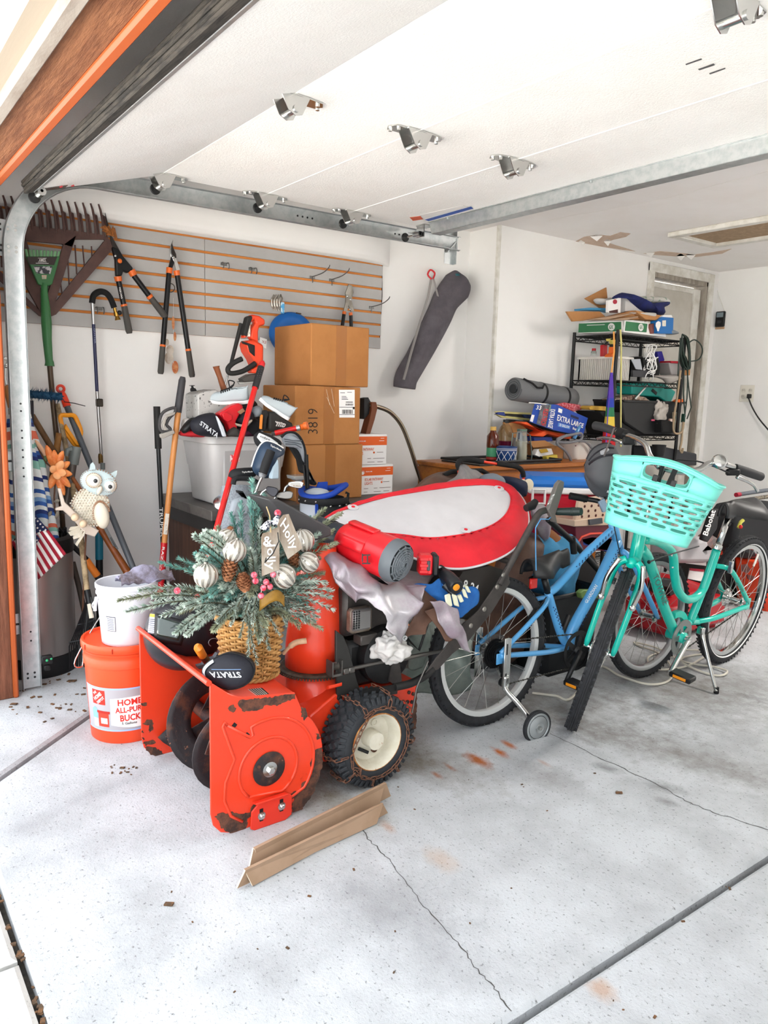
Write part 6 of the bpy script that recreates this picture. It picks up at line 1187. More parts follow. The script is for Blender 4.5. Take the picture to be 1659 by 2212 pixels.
def sbox(lab, y1, z0, z1, dxp, y0=2.415):
 t = thing('lights_box', lab, 'box', 'solar light cartons'); G().box((XS-.2, y0, z0),(XS, y1, z1),.002).build('carton', sow, t, smooth=0)
 h = z1-z0; f = lambda y, z: V((XS, y1-.235+y, z0+z*h)); G().box((XS, y0, z0+h*.64),(XS+.0008, y1, z0+h*.93)).build('orange_band', so_, t, smooth=0)
 def tx(s, ya, yb, za, zb, m): text4(s, m, t, f(ya, zb), f(yb, zb), f(yb, za), f(ya, za),.0012,.01)
 tx('SOLAR PATHWAY', .035+dxp, .165+dxp, .46,.56, so_); tx('LIGHTS', .035+dxp, .09+dxp, .33,.43, so_); tx('GIGALUMI', .04,.085,.76,.80, sow)
 g = G()
 for k in range(7): a = PI*k/6; c = f(.02,.73); g.bar(c+Xv*.001+V((0, math.cos(a), math.sin(a)))*.010, c+Xv*.001+V((0, math.cos(a), math.sin(a)))*.016,.002,.001, Xv)
 g.lathe([(.009,0),(.009,.001),(.001,.001)], f(.02,.73), Xv, 16); g.build('sun_mark', sow, t, smooth=0)
 G().lathe([(.006,0),(.006,.001),(.001,.001)], f(.155+dxp*.5,.40), Xv, 14).build('orange_dot', so_, t)
 for (ya, yb, z) in ((.03,.06,.2),(.1,.125,.2),(.14,.22,.2),(.03,.055,.08),(.1,.15,.08),(.17,.21,.08),(.165,.21,.40),(.19,.215,.86),(.18,.215,.78)): G().box((XS+.0008, f(ya, z).y, f(ya, z).z),(XS+.0014, f(yb, z).y, f(ya, z).z+.0025)).build('print_line', sow if z > .7 else M('print_grey_brown', '#7a6a64', .6), t, smooth=0)
 return t
sbox('lower white and orange solar pathway lights carton on the desk', 2.675,.7405,.910,0); sbox('upper white and orange solar pathway lights carton, on top of the other', 2.625,.912,1.085,-.02)
# --- storage tote
tt = thing('storage_tote', 'light grey plastic storage tote heaped with things on the desk', 'tote'); ttm = M('grey_tote_plastic', '#c5c3c2', .4, var='#bdbbba', vs=4)
TY0 = 1.50; TX1 = -3.46; TX0 = PY(383,945, TY0).x; TY1 = 1.955; zt = 1.085
def rrect(x0, x1, y0, y1, r, z, n=6):
 out = []
 for (cx, cy, a) in ((x1-r, y1-r, 0),(x0+r, y1-r, PI/2),(x0+r, y0+r, PI),(x1-r, y0+r, 1.5*PI)):
  for k in range(n+1): b = a+PI/2*k/n; out.append(V((cx+r*math.cos(b), cy+r*math.sin(b), z)))
 return out
def ins(d, z, r=.05): return rrect(TX0+d, TX1-d, TY0+d, TY1-d, r, z)
loft([ins(.055,.742), ins(.045,.75), ins(.030,.92), ins(.026,.925), ins(.012,1.04), ins(.012,1.045), ins(-.008,1.05), ins(-.008,1.075), ins(-.004, zt), ins(.012, zt), ins(.03,1.02), ins(.06,.76)], ttm, 'body', cap=True, par=tt)
G().box((TX1-.03, TY0+.075,.80),(TX1-.0135, TY1-.06,1.02),.012).build('recess_panel', M('tote_recess', '#aaa8a7', .45), tt); G().box((TX1-.016, TY0+.11,.96),(TX1-.012, TY0+.16,.995)).build('red_sticker', M('label_pinkred', '#cf5660', .5, var='#f0d8d8', vs=60, vlo=.5, vhi=.52), tt)
# --- the heap. outline helper: polygon in the plane X=x, thickness t, pillowed edges
def c5(x, y): return (380+x/5.925,760+y/5.925)
def pil(par, name, pts, x, t, m, bev=.008, c=c5): return shape([c(*p) for p in pts], x-t/2, t).build(name, m, par, bev=bev)
sp = thing('speckled_canister', 'grey speckled canister with a small black knob, lying on the tote', 'canister')
pil(sp, 'body', ((115,545),(180,510),(345,480),(375,500),(545,740),(150,858),(125,840)),-3.60,.16, M('speckled_grey', '#b9b7b4', .6, third='#4c4a48', tscale=60, tlo=.60, thi=.615),.02)
pil(sp, 'knob', ((183,508),(180,470),(195,462),(192,435),(168,436),(168,428),(225,428),(222,436),(202,438),(210,460),(235,470),(250,500)),-3.58,.02, black, .002)
def shoe(lab, heel, toe, up, k, tilt=0):
 t = thing('sneaker', lab, 'shoe', 'grey golf shoes'); H, T = V(heel), V(toe); f = (T-H); L = f.length; f.normalize(); s = f.cross(V(up)).normalized(); u = s.cross(f).normalized()
 gm, wm = M('pale_grey_knit', '#b3bbbf', .8, bump=.2, bs=220), M('white_sole', '#e9e8e8', .5)
 P = lambda a, b, c: H+f*a*L+s*b*L+u*c*L
 wd = lambda a: .155*(1-.0*a)*(max(0,1-(abs(a-.55)/.56)**3.2))**.5*(.82+.25*math.exp(-((a-.7)/.25)**2))
 g = G(); n = 30; ring_ = [(lerp(.0,1.0,.5-.5*math.cos(PI*i/n)),1) for i in range(n)]+[(lerp(1.0,0,.5-.5*math.cos(PI*i/n)),-1) for i in range(n)]
 lv_ = [(.0,.94),(.02,1.03),(.085,1.05),(.10,1.0)]
 for z, k_ in lv_:
  for a, sg in ring_: g.v.append(P(a*1.0, wd(a)*sg*k_, z+.045*max(0, a-.75)*2+.02*max(0,.2-a)))
 m = len(ring_)
 for j in range(len(lv_)-1):
  for i in range(m): g.f.append((j*m+i, j*m+(i+1) % m, (j+1)*m+(i+1) % m, (j+1)*m+i)); g.m.append(0)
 g.f.append(tuple(range(m))[::-1]); g.m.append(0); g.build('sole', wm, t, smooth=60)
 hh = lambda a: .10+lerp(.34,.17, min(1, max(0,(a-.30)/.45)))*(1-(max(0, a-.72)/.28)**2*.75) if a > .30 else .10+lerp(.38,.31, a/.3)
 def up_(uu, v):
  a = lerp(.015,.985, uu); an = lerp(0, PI, v); h = hh(a)-.10; w_ = wd(a)*.97; op = 1
  c = math.cos(an); q = math.sin(an)**.75
  if .04 < a < .42: q = min(q, .97); c = c*(1 if q < .9 else 1)
  return P(a-.03*math.sin(an)*(a < .15), w_*math.copysign(abs(c)**.8, c)*(1-.25*q),.095+h*q+.045*max(0, a-.75)*2)
 g = G(); nu, nv = 30,20
 g.grid(up_, nu, nv); keep = [i for i, fc in enumerate(g.f) if not (1 <= (i//nv) <= 11 and 7 <= (i % nv) <= 12)]; g.f = [g.f[i] for i in keep]; g.m = [0]*len(g.f); g.build('upper', gm, t, smooth=180, solid=.004, off=-1)
 g = G()
 for i in range(5): a = .44+i*.055; h = hh(a); g.tube(spline([P(a, -.07, h-.02), P(a+.02,0, h+.006), P(a, .07, h-.02)], 4),.0032,5)
 g.tube(spline([P(.42,.0, hh(.43)), P(.34,.1, hh(.4)+.10), P(.5,.18, hh(.4)+.10), P(.46,.04, hh(.43)+.02)], 5),.003,5).tube(spline([P(.42,0, hh(.43)), P(.3,-.10, hh(.4)+.14), P(.44,-.16, hh(.4)+.06)], 5),.003,5)
 g.build('laces', M('black_lace', '#1e1d20', .8), t)
 G().grid(lambda a, b: P(lerp(.02,.5, a),(wd(lerp(.02,.5, a))*.985)*k, lerp(.10,.19-.08*a, b)),10,2).build('side_overlay', M('grey_overlay', '#a2abb0', .7), t, smooth=180)
 return t
shoe('pale grey golf shoe lying level on top of the heaped tote', PX(*c5(945,650),-3.42), PX(*c5(440,640),-3.55), PX(*c5(700,300),-3.45)-PX(*c5(700,640),-3.48)+V((.05,0,0)),1)
shoe('pale grey golf shoe tipped heel-down in front of the cardboard boxes', PX(*c5(1440,880),-3.28), PX(*c5(1065,620),-3.36), PX(*c5(1420,500),-3.30)-PX(*c5(1230,800),-3.32)+V((.06,0,0)),1)
def pouch(name, lab, cat, pts, x, d, m, c=c5, N=6):           # pillow shape filling an outline
 t = thing(name, lab, cat); Q = spline([V((*c(*p),0)) for p in pts], 4, True); cc = sum(Q, V())/len(Q); n = len(Q); g = G()
 for sgn in (1,-1):
  o = len(g.v)
  for j in range(N):
   tt_ = j/(N-1)*.98
   for q in Q: r = lerp(q, cc, tt_); g.v.append(PX(r.x, r.y, x)+Xv*sgn*d*math.sqrt(max(0,1-(1-tt_)**2.2)))
  for j in range(N-1):
   for i in range(n): g.f.append((o+j*n+i, o+j*n+(i+1) % n, o+(j+1)*n+(i+1) % n, o+(j+1)*n+i)); g.m.append(0)
  g.f.append(tuple(range(o+(N-1)*n, o+N*n))); g.m.append(0)
 g.build('body', m, t, smooth=180); return t
sh_ = pouch('headcover', 'large navy headcover with white lettering lying on the tote', 'headcover', ((180,930),(230,850),(330,800),(470,780),(520,830),(580,950),(630,1080),(560,1090),(380,1085),(230,1040)),-3.42,.05, nv_)
text4('STRATA', M('silver_print'), sh_, *[PX(*c5(*p),-3.362) for p in ((320,880),(550,1050),(520,1110),(296,930))], .004,.02); pil(sh_, 'grey_panel', ((500,815),(530,850),(590,960),(630,1080),(590,1085),(540,960)),-3.375,.02, M('pale_fabric'),.004)
rp_ = thing('red_holster', 'bright red moulded plastic holster lying on the tote', 'holster'); pil(rp_, 'shell', ((485,790),(560,745),(640,690),(740,652),(790,680),(800,710),(755,790),(700,890),(720,930),(725,985),(650,1045),(615,960),(600,920),(540,850)),-3.43,.06, M('red_holster_plastic', '#cf2430', .4),.008)
pil(rp_, 'raised_panel', ((570,800),(610,765),(700,810),(700,870),(640,900),(590,860)),-3.395,.02, M('red_holster_plastic'),.004)
pouch('cap', 'dark navy cap with a tan patch half hidden behind the red pole', 'cap', ((725,880),(750,820),(800,740),(880,720),(960,760),(970,880),(900,950),(800,960)),-3.46,.06, M('navy_cap', '#2b2833', .8)); o = ROOTS[-1]; pil(o, 'tan_patch', ((780,770),(850,720),(880,760),(820,800)),-3.395,.01, M('tan_patch', '#a57e62', .8),.003); pil(o, 'pale_brim', ((740,910),(830,930),(920,890),(960,860),(960,890),(900,950),(830,962),(760,945)),-3.40,.02, M('cap_pale', '#b6aa9b', .8),.005)
pouch('grey_pad', 'grey oval knee pad tucked behind the red pole', 'pad', ((985,750),(1010,700),(1060,690),(1095,740),(1080,810),(1020,840),(985,810)),-3.44,.04, M('slate_grey', '#878d92', .7))
bt_ = thing('hiking_boot', 'black hiking boot with an orange-edged sole lying on its side by the boxes', 'boot'); pil(bt_, 'upper', ((1100,770),(1170,760),(1260,830),(1390,900),(1410,950),(1340,985),(1250,1000),(1130,1015),(1095,980)),-3.32,.08, M('black_leather', '#33302d', .7, bump=.2, bs=60),.02)
pil(bt_, 'sole', ((1065,990),(1080,850),(1100,745),(1125,745),(1140,800),(1120,860),(1105,1010),(1075,1010)),-3.30,.04, M('black_sole', '#242321', .8),.006); pil(bt_, 'orange_tread', ((1062,985),(1072,850),(1082,800),(1092,810),(1082,990)),-3.285,.02, M('orange_tread', '#d98c3a', .6),.004)
g = G()
for i in range(4): g.tube(spline([PX(*c5(1275+i*24,890+i*5),-3.272), PX(*c5(1300+i*24,915+i*5),-3.265), PX(*c5(1285+i*24,950+i*4),-3.272)], 4),.003,5)
g.tube(spline([PX(*c5(1370,920),-3.27), PX(*c5(1400,930),-3.25), PX(*c5(1380,960),-3.26), PX(*c5(1350,950),-3.27)], 5),.003,5); g.build('laces', M('grey_lace', '#c9c4c0', .8), bt_)
for nm, lab, pts, x, d, m in (('dark_bag', 'black bag wedged in the tote below the navy cap', ((640,1060),(740,960),(830,1040),(800,1090)),-3.40,.03, M('charcoal_fabric', '#45423e', .8)),('strap', 'black webbing strap at the left rim of the tote', ((65,990),(170,860),(250,850),(190,980),(110,1045)),-3.52,.03, black),('magenta_cloth', 'dark magenta cloth deep in the tote beside the red pole', ((800,1000),(880,960),(980,1000),(990,1085),(830,1090)),-3.52,.05, M('dark_magenta', '#5a2440', .9)),('cloth', 'black cloth filling the tote behind the boot', ((860,900),(960,830),(1080,900),(1060,1040),(960,1080),(880,1010)),-3.50,.06, M('black_cloth', '#242226', .9)),('red_bag', 'red fabric bag at the rim of the tote under the headcover', ((50,1070),(70,1000),(200,1000),(300,1040),(600,1060),(640,1088),(300,1095)),-3.56,.06, M('red_bag', '#b8242e', .8)),('white_cloth', 'white cloth under the speckled canister', ((70,960),(100,860),(160,850),(200,900),(120,960)),-3.58,.03, M('white_cloth')),('filler_cloth', 'dark clothes heaped in the middle of the tote', ((120,900),(500,640),(950,600),(1060,760),(1000,1085),(130,1085)),-3.66,.10, M('black_cloth'))): pouch(nm, lab, 'bag' if 'bag' in nm else 'cloth' if 'cloth' in nm else 'strap', pts, x, d, m)
hs_ = thing('hand_saw', 'hand saw grip in black and pale grey beside the tote', 'saw'); c3 = lambda x, y: (320+x/4.1475,640+y/4.1475)
g = G(); g.tube([PX(*c3(a.x, a.y),-3.52) for a in spline([(120,1060,0),(165,1020,0),(235,1000,0),(240,1040,0),(190,1090,0),(165,1150,0),(200,1190,0),(170,1215,0),(115,1205,0),(100,1140,0)], 4, True)], .0075,8, closed=True); g.build('grip', M('saw_grip', '#4c4a4b', .7), hs_)
pil(hs_, 'back_rib', ((95,1235),(215,1195),(230,1225),(120,1275),(100,1262)),-3.52,.02, M('pale_plastic', '#a9a49d', .5),.003, c3); pil(hs_, 'inner_frame', ((150,1060),(235,1035),(230,1060),(160,1085),(140,1160),(170,1200),(130,1200),(118,1130)),-3.515,.016, M('pale_plastic'),.003, c3)
rt_ = thing('red_tube', 'short red tube tool with an orange socket end in front of the boxes', 'tool'); TP(rt_, 'tube', M('bright_red_paint', '#d22a28', .3), [c5(1270,1040)+(-3.26,), c5(1560,975)+(-3.20,)], 13,12); TP(rt_, 'collar', galv, [c5(1545,980)+(-3.20,), c5(1590,968)+(-3.19,)], 14,12); TP(rt_, 'socket', orangep, [c5(1590,968)+(-3.19,), c5(1640,955)+(-3.185,), c5(1650,950)+(-3.18,), c5(1685,940)+(-3.17,)], [15,15,19,19], 12, cap=True); TP(rt_, 'tail', M('grip_grey', '#504c4a', .7), [c5(1225,1050)+(-3.27,), c5(1275,1040)+(-3.26,)], 9,8)
pole('turned brown wooden handle standing up behind the pale grey shoe', 'tool', 'hammer', [('handle', M('leather_brown', '#8c5431', .5), [c5(515,185), c5(520,210), c5(560,320), c5(615,480), c5(640,560)], [18,15,13,16,16])], -3.62)
pole('golf club shaft with a black grip leaning between wall and boxes', 'golf club', 'golf_club', [('grip', M('black_rubber'), [c3(835,245), c3(740,615)], [12,9]),('shaft', steel, [c3(740,615), c3(690,800), c3(670,870)], 5)], -3.68)
pole('red pole with a black dimpled grip leaning in front of the tote', 'pole', 'red_pole', [('end_cap', M('red_rubber', '#cc2a30', .5), [(568,779,-3.32),(567,784,-3.32),(564,794,-3.32)], [6,14,15]),('grip', M('dimpled_black', '#2c2a2c', .6), [(564,793,-3.32),(551,838,-3.28)], [16,16]),('shaft', M('bright_red_paint'), [(551,837,-3.28),(470,1135,-2.99),(352,1555,-2.72)], 13)], -3.3)
g = G(); o = bpy.data.objects['red_pole']
for i in range(9):
 for j in (-1,0,1): g.ball(PX(563.5-i*1.4+j*4.5,797+i*4.7,-3.30+.001*i)+Xv*.0115*(1-.35*abs(j)),.003,6,4)
g.build('grip_dimples', M('dimple_grey', '#4a484a', .6), o)
# --- hedge trimmer behind the boxes
ht = thing('hedge_trimmer', 'orange and black electric hedge trimmer standing behind the top box', 'trimmer'); xt = -3.66; orr = M('trimmer_orange', '#e6512a', .4, coat=.1)
pil(ht, 'rear_body', ((820,400),(810,440),(825,500),(870,570),(900,640),(960,600),(960,440),(880,400)), xt, .10, orr, .012, c3); pil(ht, 'front_handle', ((850,250),(860,200),(900,168),(960,180),(1010,215),(1010,260),(960,275),(950,320),(950,430),(905,400),(880,370),(895,290),(930,240),(915,215),(885,240),(850,370),(822,380)), xt, .05, orr, .010, c3)
pil(ht, 'black_grip', ((855,190),(890,175),(900,200),(880,250),(850,365),(820,340)), xt+.012,.05, M('black_rubber'),.006, c3); pil(ht, 'side_panel', ((830,400),(890,420),(950,440),(950,540),(905,500),(890,440),(840,425)), xt+.05,.01, black, .003, c3); G().box(PX(*c3(885,360), xt+.02), PX(*c3(915,260), xt+.03)).build('label', M('paper_label'), ht, smooth=0)
g = G(); g.tube([PX(*c3(a.x, a.y), xt+.05) for a in spline([(840,560,0),(760,600,0),(715,650,0),(740,690,0),(850,670,0),(960,600,0)], 5)], .013,10); g.build('loop_handle', M('black_rubber'), ht)
pil(ht, 'blade_guard', ((800,740),(870,700),(960,690),(960,760),(820,770)), xt+.02,.05, M('guard_grey', '#56524f', .5),.004, c3); pil(ht, 'orange_foot', ((880,660),(955,620),(955,690),(890,690)), xt+.03,.06, orr, .006, c3); pil(ht, 'blade', ((790,760),(950,740),(950,775),(810,790)), xt, .01, steel, .001, c3)
# --- bent pipe
bp_ = thing('bent_pipe', 'bent chrome pipe with a brown wooden block behind the cartons', 'pipe'); TP(bp_, 'pipe', M('tarnished_chrome', '#a39684', .25,1), [(a.x, a.y, -3.62) for a in spline([(797,876,0),(820,880,0),(845,892,0),(868,920,0),(886,965,0),(900,1010,0),(915,1055,0)], 5)], 13,12)
shape([(790,868),(800,868),(803,880),(797,905),(786,940),(778,948),(778,935),(786,905),(790,885)], -3.66,.06).build('wooden_block', M('block_brown', '#7d4a2c', .6), bp_, bev=.003); shape([(776,860),(785,858),(793,872),(790,890),(776,905)], -3.67,.05).build('black_bracket', black, bp_, bev=.002)
# --- spray can
cn = thing('spray_can', 'white and blue spray can lying at the front of the desk', 'can'); a, b = PX(474,1087,-3.22), PX(505,1062,-3.38); d = (b-a).normalized(); G().lathe([(.024,.004),(.030,0),(.031,.006),(.0305,.008)], a, d, 24).build('base_rim', steel, cn); G().lathe([(.0305,.006),(.0305,.17),(.022,.19)], a, d, 24).build('can_body', M('can_white', '#dfe3ea', .3, var='#6c86b0', vs=60, vlo=.58, vhi=.62), cn); G().lathe([(.0309,.014),(.0309,.02)], a, d, 24, cap=False).build('blue_band', M('can_blue', '#2f62a8', .3), cn)
# --- golf bags, head covers and clubs
c6 = lambda x, y: (440+x/5.184,900+y/5.184); heather = M('heather_grey_fabric', '#8e959c', .9, var='#a6adb4', vs=120, bump=.3, bs=200); blkf = M('black_bag_fabric', '#242629', .8)
gb1 = thing('golf_bag', 'heather grey golf bag leaning behind the Christmas basket', 'golf bag'); A, B = PX(512,1050,-3.20), PX(522,1400,-3.04); 
G().tube([A, lerp(A, B, .1), lerp(A, B, .5), B], [.07,.078,.085,.085], 24, sq=.8).build('bag_body', heather, gb1); G().tube([PX(*c6(a.x, a.y),-3.02) for a in spline([(330,760,0),(350,700,0),(430,690,0),(530,705,0),(600,740,0)], 5)], .012,8).build('bag_rim', blkf, gb1)
pil(gb1, 'strap', ((350,820),(420,830),(500,960),(520,1000),(470,960),(420,860),(360,850)),-2.985,.02, blkf, .005, c6); pil(gb1, 'pocket', ((300,920),(380,890),(470,900),(490,960),(460,1100),(250,1120)),-2.99,.04, M('pocket_grey', '#9fa6ad', .9, bump=.2, bs=200),.015, c6)
gb2 = thing('golf_bag', 'black and pale grey golf bag with a padded blue rim beside the fabric cover', 'golf bag'); gc = PX(*c6(1340,850),-3.08); bl_ = M('royal_blue_pad', '#1f4fb0', .6)
gz = gc.z; G().lathe([(.110,-gz+.05),(.115,-.3),(.108,-.03),(.100,-.02),(.095,-.3)], gc, Zv, 32, cap=False, sx=1, sy=1).build('bag_body', blkf, gb2); g = G(); g.tube([gc+V((.107*math.cos(a),.107*math.sin(a),.012*math.sin(a*2+.6)+.035*max(0, math.sin(a+.2)))) for a in [2*PI*i/40 for i in range(40)]], .014,10, closed=True); g.build('padded_rim', bl_, gb2)
aC = math.atan2(-gc.y, -gc.x); G().grid(lambda u, v: gc+V((.1165*math.cos(aC-1.2+u*1.0),.1165*math.sin(aC-1.2+u*1.0), lerp(-.30,-.045, v))),10,2).build('pale_panel', M('pale_bag_panel', '#b9bfc8', .6), gb2, smooth=180, solid=.004)
G().grid(lambda u, v: gc+V((.118*math.cos(aC-1.5+u*3),.118*math.sin(aC-1.5+u*3), lerp(-.045,-.015, v))),24,2).build('collar', blkf, gb2, smooth=180, solid=.004)
for a in (-1.2,-.75,-.28,.3,.7,1.1): G().ball(gc+V((.121*math.cos(aC+a),.121*math.sin(aC+a),-.03-.02*(a > .2))),.005,8,6).build('rivet', steel, gb2)
for a in (-.25,): G().bar(gc+V((.121*math.cos(aC+a),.121*math.sin(aC+a),-.04)), gc+V((.121*math.cos(aC+a),.121*math.sin(aC+a),-.16)),.014,.006).build('buckle', bl_, gb2)
for k in range(5): G().tube([gc+V((.119*math.cos(aC+.35+.25*j),.119*math.sin(aC+.35+.25*j),-.09-.028*k+.012*j)) for j in range(5)], .003,5).build('quilting', M('quilt_black', '#151619', .7), gb2)
G().ball(gc+V((-.02,-.02,-.005)),(.07,.06,.025),16,8).build('towel', M('pale_towel', '#c3cbd2', .9), gb2); G().prism([gc+V((-.05,-.02,.0)), gc+V((-.05,.05,.0)), gc+V((-.05,.05,.045)), gc+V((-.05,.0,.045))], (.008,0,0)).build('divider', bl_, gb2)
TP(gb2, 'side_clip', blkf, [c6(1590,850)+(-3.05,), c6(1620,860)+(-3.04,), c6(1610,940)+(-3.04,), c6(1635,990)+(-3.03,)], 7,6)
wh1 = pouch('headcover', 'white and black headcover above the navy one', 'headcover', ((565,230),(590,180),(640,165),(760,210),(860,270),(860,330),(760,330),(640,340),(590,320)),-3.10,.05, M('black_bag_fabric'), c6); pil(wh1, 'white_panel', ((590,230),(615,180),(740,235),(830,300),(700,275),(640,290)),-3.045,.012, M('cover_white', '#e6e8ea', .6),.004, c6); text4('cobra', ink, wh1, *[PX(*c6(*p),-3.034) for p in ((635,205),(745,250),(735,275),(625,225))], .003,.02)
wh2 = pouch('headcover', 'steel blue headcover with white lettering on a dark gripped club', 'headcover', ((620,330),(690,270),(800,290),(895,350),(880,410),(800,450),(790,600),(720,690),(600,660),(545,580),(580,440)),-3.02,.06, M('steel_blue_vinyl', '#33485f', .45, bump=.2, bs=40), c6)
text4('TaylorMade', lblw, wh2, *[PX(*c6(*p),-2.955) for p in ((745,308),(870,370),(862,392),(738,335))], .004,.02); pil(wh2, 'pale_panel', ((720,690),(745,560),(800,470),(810,560),(808,690)),-2.97,.03, M('ice_blue_vinyl', '#c3d6e2', .5),.006, c6); TP(wh2, 'white_piping', lblw, [(a.x, a.y, -2.965) for a in spline([(*c6(535,560),0),(*c6(575,430),0),(*c6(630,320),0),(*c6(700,272),0),(*c6(800,295),0),(*c6(893,352),0)], 5)], 3,6)
pole('thick black golf grip across the blue headcover', 'golf club', 'golf_club', [('grip', M('black_grip', '#26272a', .8, bump=.3, bs=60), [c6(755,380), c6(700,520), c6(660,650)], [19,20,18]),('cap', M('grip_cap', '#8f9296', .4), [c6(662,640), c6(648,680)], [19,12]),('shaft', steel, [c6(650,680), c6(620,740), c6(560,900)], 6)], -2.93)
h3 = pouch('headcover', 'grey quilted headcover with a black sock curving over a club by the boxes', 'headcover', ((870,240),(900,190),(990,180),(1070,230),(1120,310),(1140,420),(1130,540),(1090,520),(1060,430),(1000,350),(920,330)),-3.16,.04, M('grey_quilt', '#a7adb4', .7), c6); pil(h3, 'black_sock', ((930,330),(1010,350),(1065,440),(1085,520),(1120,545),(1180,680),(1230,745),(1180,770),(1120,640),(1050,620),(1020,480)),-3.16,.05, blkf, .012, c6); TP(h3, 'black_edge', blkf, [(a.x, a.y, -3.125) for a in spline([(*c6(870,230),0),(*c6(930,180),0),(*c6(1020,182),0),(*c6(1090,250),0),(*c6(1135,380),0),(*c6(1140,540),0)], 5)], 6,6)
for k in range(3): G().tube([PX(*c6(900+k*8,250+k*28),-3.115), PX(*c6(1000+k*15,268+k*22),-3.11), PX(*c6(1095,270+k*40),-3.12)], .0025,5).build('quilt_seam', M('seam_grey', '#6d737a', .7), h3)
h4 = pouch('headcover', 'flat black putter cover with white lettering in front of the tote', 'headcover', ((280,640),(340,585),(560,570),(605,605),(590,650),(540,680),(380,680),(290,690)),-3.08,.04, blkf, c6); text4('TaylorMade', lblw, h4, *[PX(*c6(*p),-3.035) for p in ((425,612),(545,605),(545,628),(425,635))], .003,.02)
for (lab, a, b, x, r) in (('thin black club shaft leaning on the boxes, taller of two', (1155,425),(1170,800),-3.12,7),('thin black club shaft under the grey quilted headcover', (1120,540),(1150,810),-3.13,6)): pole(lab, 'golf club', 'golf_club', [('shaft', black, [c6(*a), c6(*b)], r)], x)
def iron(lab, c, rx, ry, rot, x, m, pts=None):
 t = thing('golf_iron', lab, 'golf club', 'irons in the bags'); C_ = PX(*c6(*c), x); k = sc(C_)/5.184; ca, sa = math.cos(rot), math.sin(rot); q = [(-1,-.1),(-.9,-.6),(-.3,-.85),(.5,-1),(.95,-.7),(1,-.1),(.85,.6),(.3,.8),(-.5,.55),(-.9,.3)]
 def P(a, b): return C_+(RT*(a*rx*ca-b*ry*sa)+UP*(-a*rx*sa-b*ry*ca))*k
 Q = [P(a.x, a.y) for a in spline([(a, b, 0) for a, b in q], 3, True)]; G().prism([p+FW*.006 for p in Q], -FW*.012).build('head', m, t, bev=.003); G().prism([lerp(p, C_, .3)-FW*.006 for p in Q], -FW*.002).build('cavity', M('cavity_white', '#dcd9d4', .4), t) if m is steel else None
 G().tube([P(-.9,0), P(-1.3,.8), P(-1.5,2.4)], .006,8).build('hosel', steel, t); return t
i1 = iron('chrome cavity-back iron head with gold lettering above the blue rimmed bag', (1030,765),85,45,.05,-3.02, steel); text4('Big Bertha'[:0] or 'Ti-Wide', M('gold_print', '#a5823f', .4), i1, *[PX(*c6(*p),-3.003) for p in ((985,765),(1080,765),(1080,785),(985,785))], .012,.01)
iron('dull grey iron head below the chrome one', (905,885),95,50,-.05,-2.98, M('dull_iron', '#8b8884', .4,.8)); iron('dark iron head half hidden by the blue headcover', (760,840),70,60,.4,-2.99, M('dark_iron', '#47464a', .3,.7))
cd_ = thing('club_caddy', 'clear plastic club caddy on the desk before the boxes', 'caddy'); pil(cd_, 'top_plate', ((920,650),(1130,640),(1135,670),(1125,690),(935,690)),-3.18,.08, M('clear_plastic', '#d7dcdc', .2, trans=.5),.004, c6); pil(cd_, 'stem', ((970,690),(1060,690),(1040,715),(990,715)),-3.18,.05, M('clear_plastic'),.004, c6); pil(cd_, 'wood_post', ((1035,690),(1085,690),(1085,970),(1035,970)),-3.30,.03, M('post_brown', '#8a5a34', .7),.002, c6)
# ================================================================ MIDDLE: DRESSER, COOLER, STROLLER, BAGS
cI = lambda x, y: (x, y)
def TH(name, lab, cat, *parts):               # parts: (name, outline, x, thickness, material[, bevel]) or (name, ('t', pts, r), material)
 t = thing(name, lab, cat)
 for p in parts:
  if p[1][0] == 't': TP(t, p[0], p[2], p[1][1], p[1][2], 12)
  else: pil(t, p[0], p[1], p[2], p[3], p[4], p[5] if len(p) > 5 else .006, cI)
 return t
def bottle(name, lab, cat, px, yb, x, prof, m, extra=()):      # prof in px units (r, height)
 t = thing(name, lab, cat); b = PX(px, yb, x); k = sc(b); G().lathe([(r*k, h*k) for r, h in prof], b, Zv, 24).build('body', m, t, smooth=50)
 for nm, pr_, mm in extra: G().lathe([(r*k, h*k) for r, h in pr_], b, Zv, 24).build(nm, mm, t, smooth=50)
 return t
honey = M('honey_wood', '#b0702f', .45, var='#9a5d24', vs=8, stretch=(2,.3,2)); 
dz = .905; ds = thing('dresser', 'honey wood dresser under the wire shelf end with dark drawer pulls', 'dresser')
G().box((-3.80,3.04, dz-.03),(-3.28,4.30, dz),.006).build('top', honey, ds); G().box((-3.79,3.06,.0),(-3.31,4.28, dz-.03)).build('carcass', honey, ds, smooth=0)
for k in range(3):
 for y in (3.08,3.69):
  o = G().box((-3.312, y, .10+k*.26),(-3.295, y+.57,.335+k*.26),.004).build('drawer', honey, ds)
  for yy in (.12,.42): c = V((-3.29, y+yy, .235+k*.26)); G().tube([c+V((0,-.045,0)), c+V((.02,-.04,0)), c+V((.02,.04,0)), c+V((0,.045,0))], .005,6).build('pull', blackm, o)
TA, TB = (-3.66,3.14),(-3.31,3.86)
tr = thing('tray', 'black plastic tray on the dresser holding bottles', 'tray'); G().box((*TA, dz),(*TB, dz+.008)).build('base', black, tr); G().tube([(TA[0], TA[1], dz+.02),(TB[0], TA[1], dz+.02),(TB[0], TB[1], dz+.02),(TA[0], TB[1], dz+.02)], .009,6, closed=True).build('rim', black, tr)
XT = -3.48
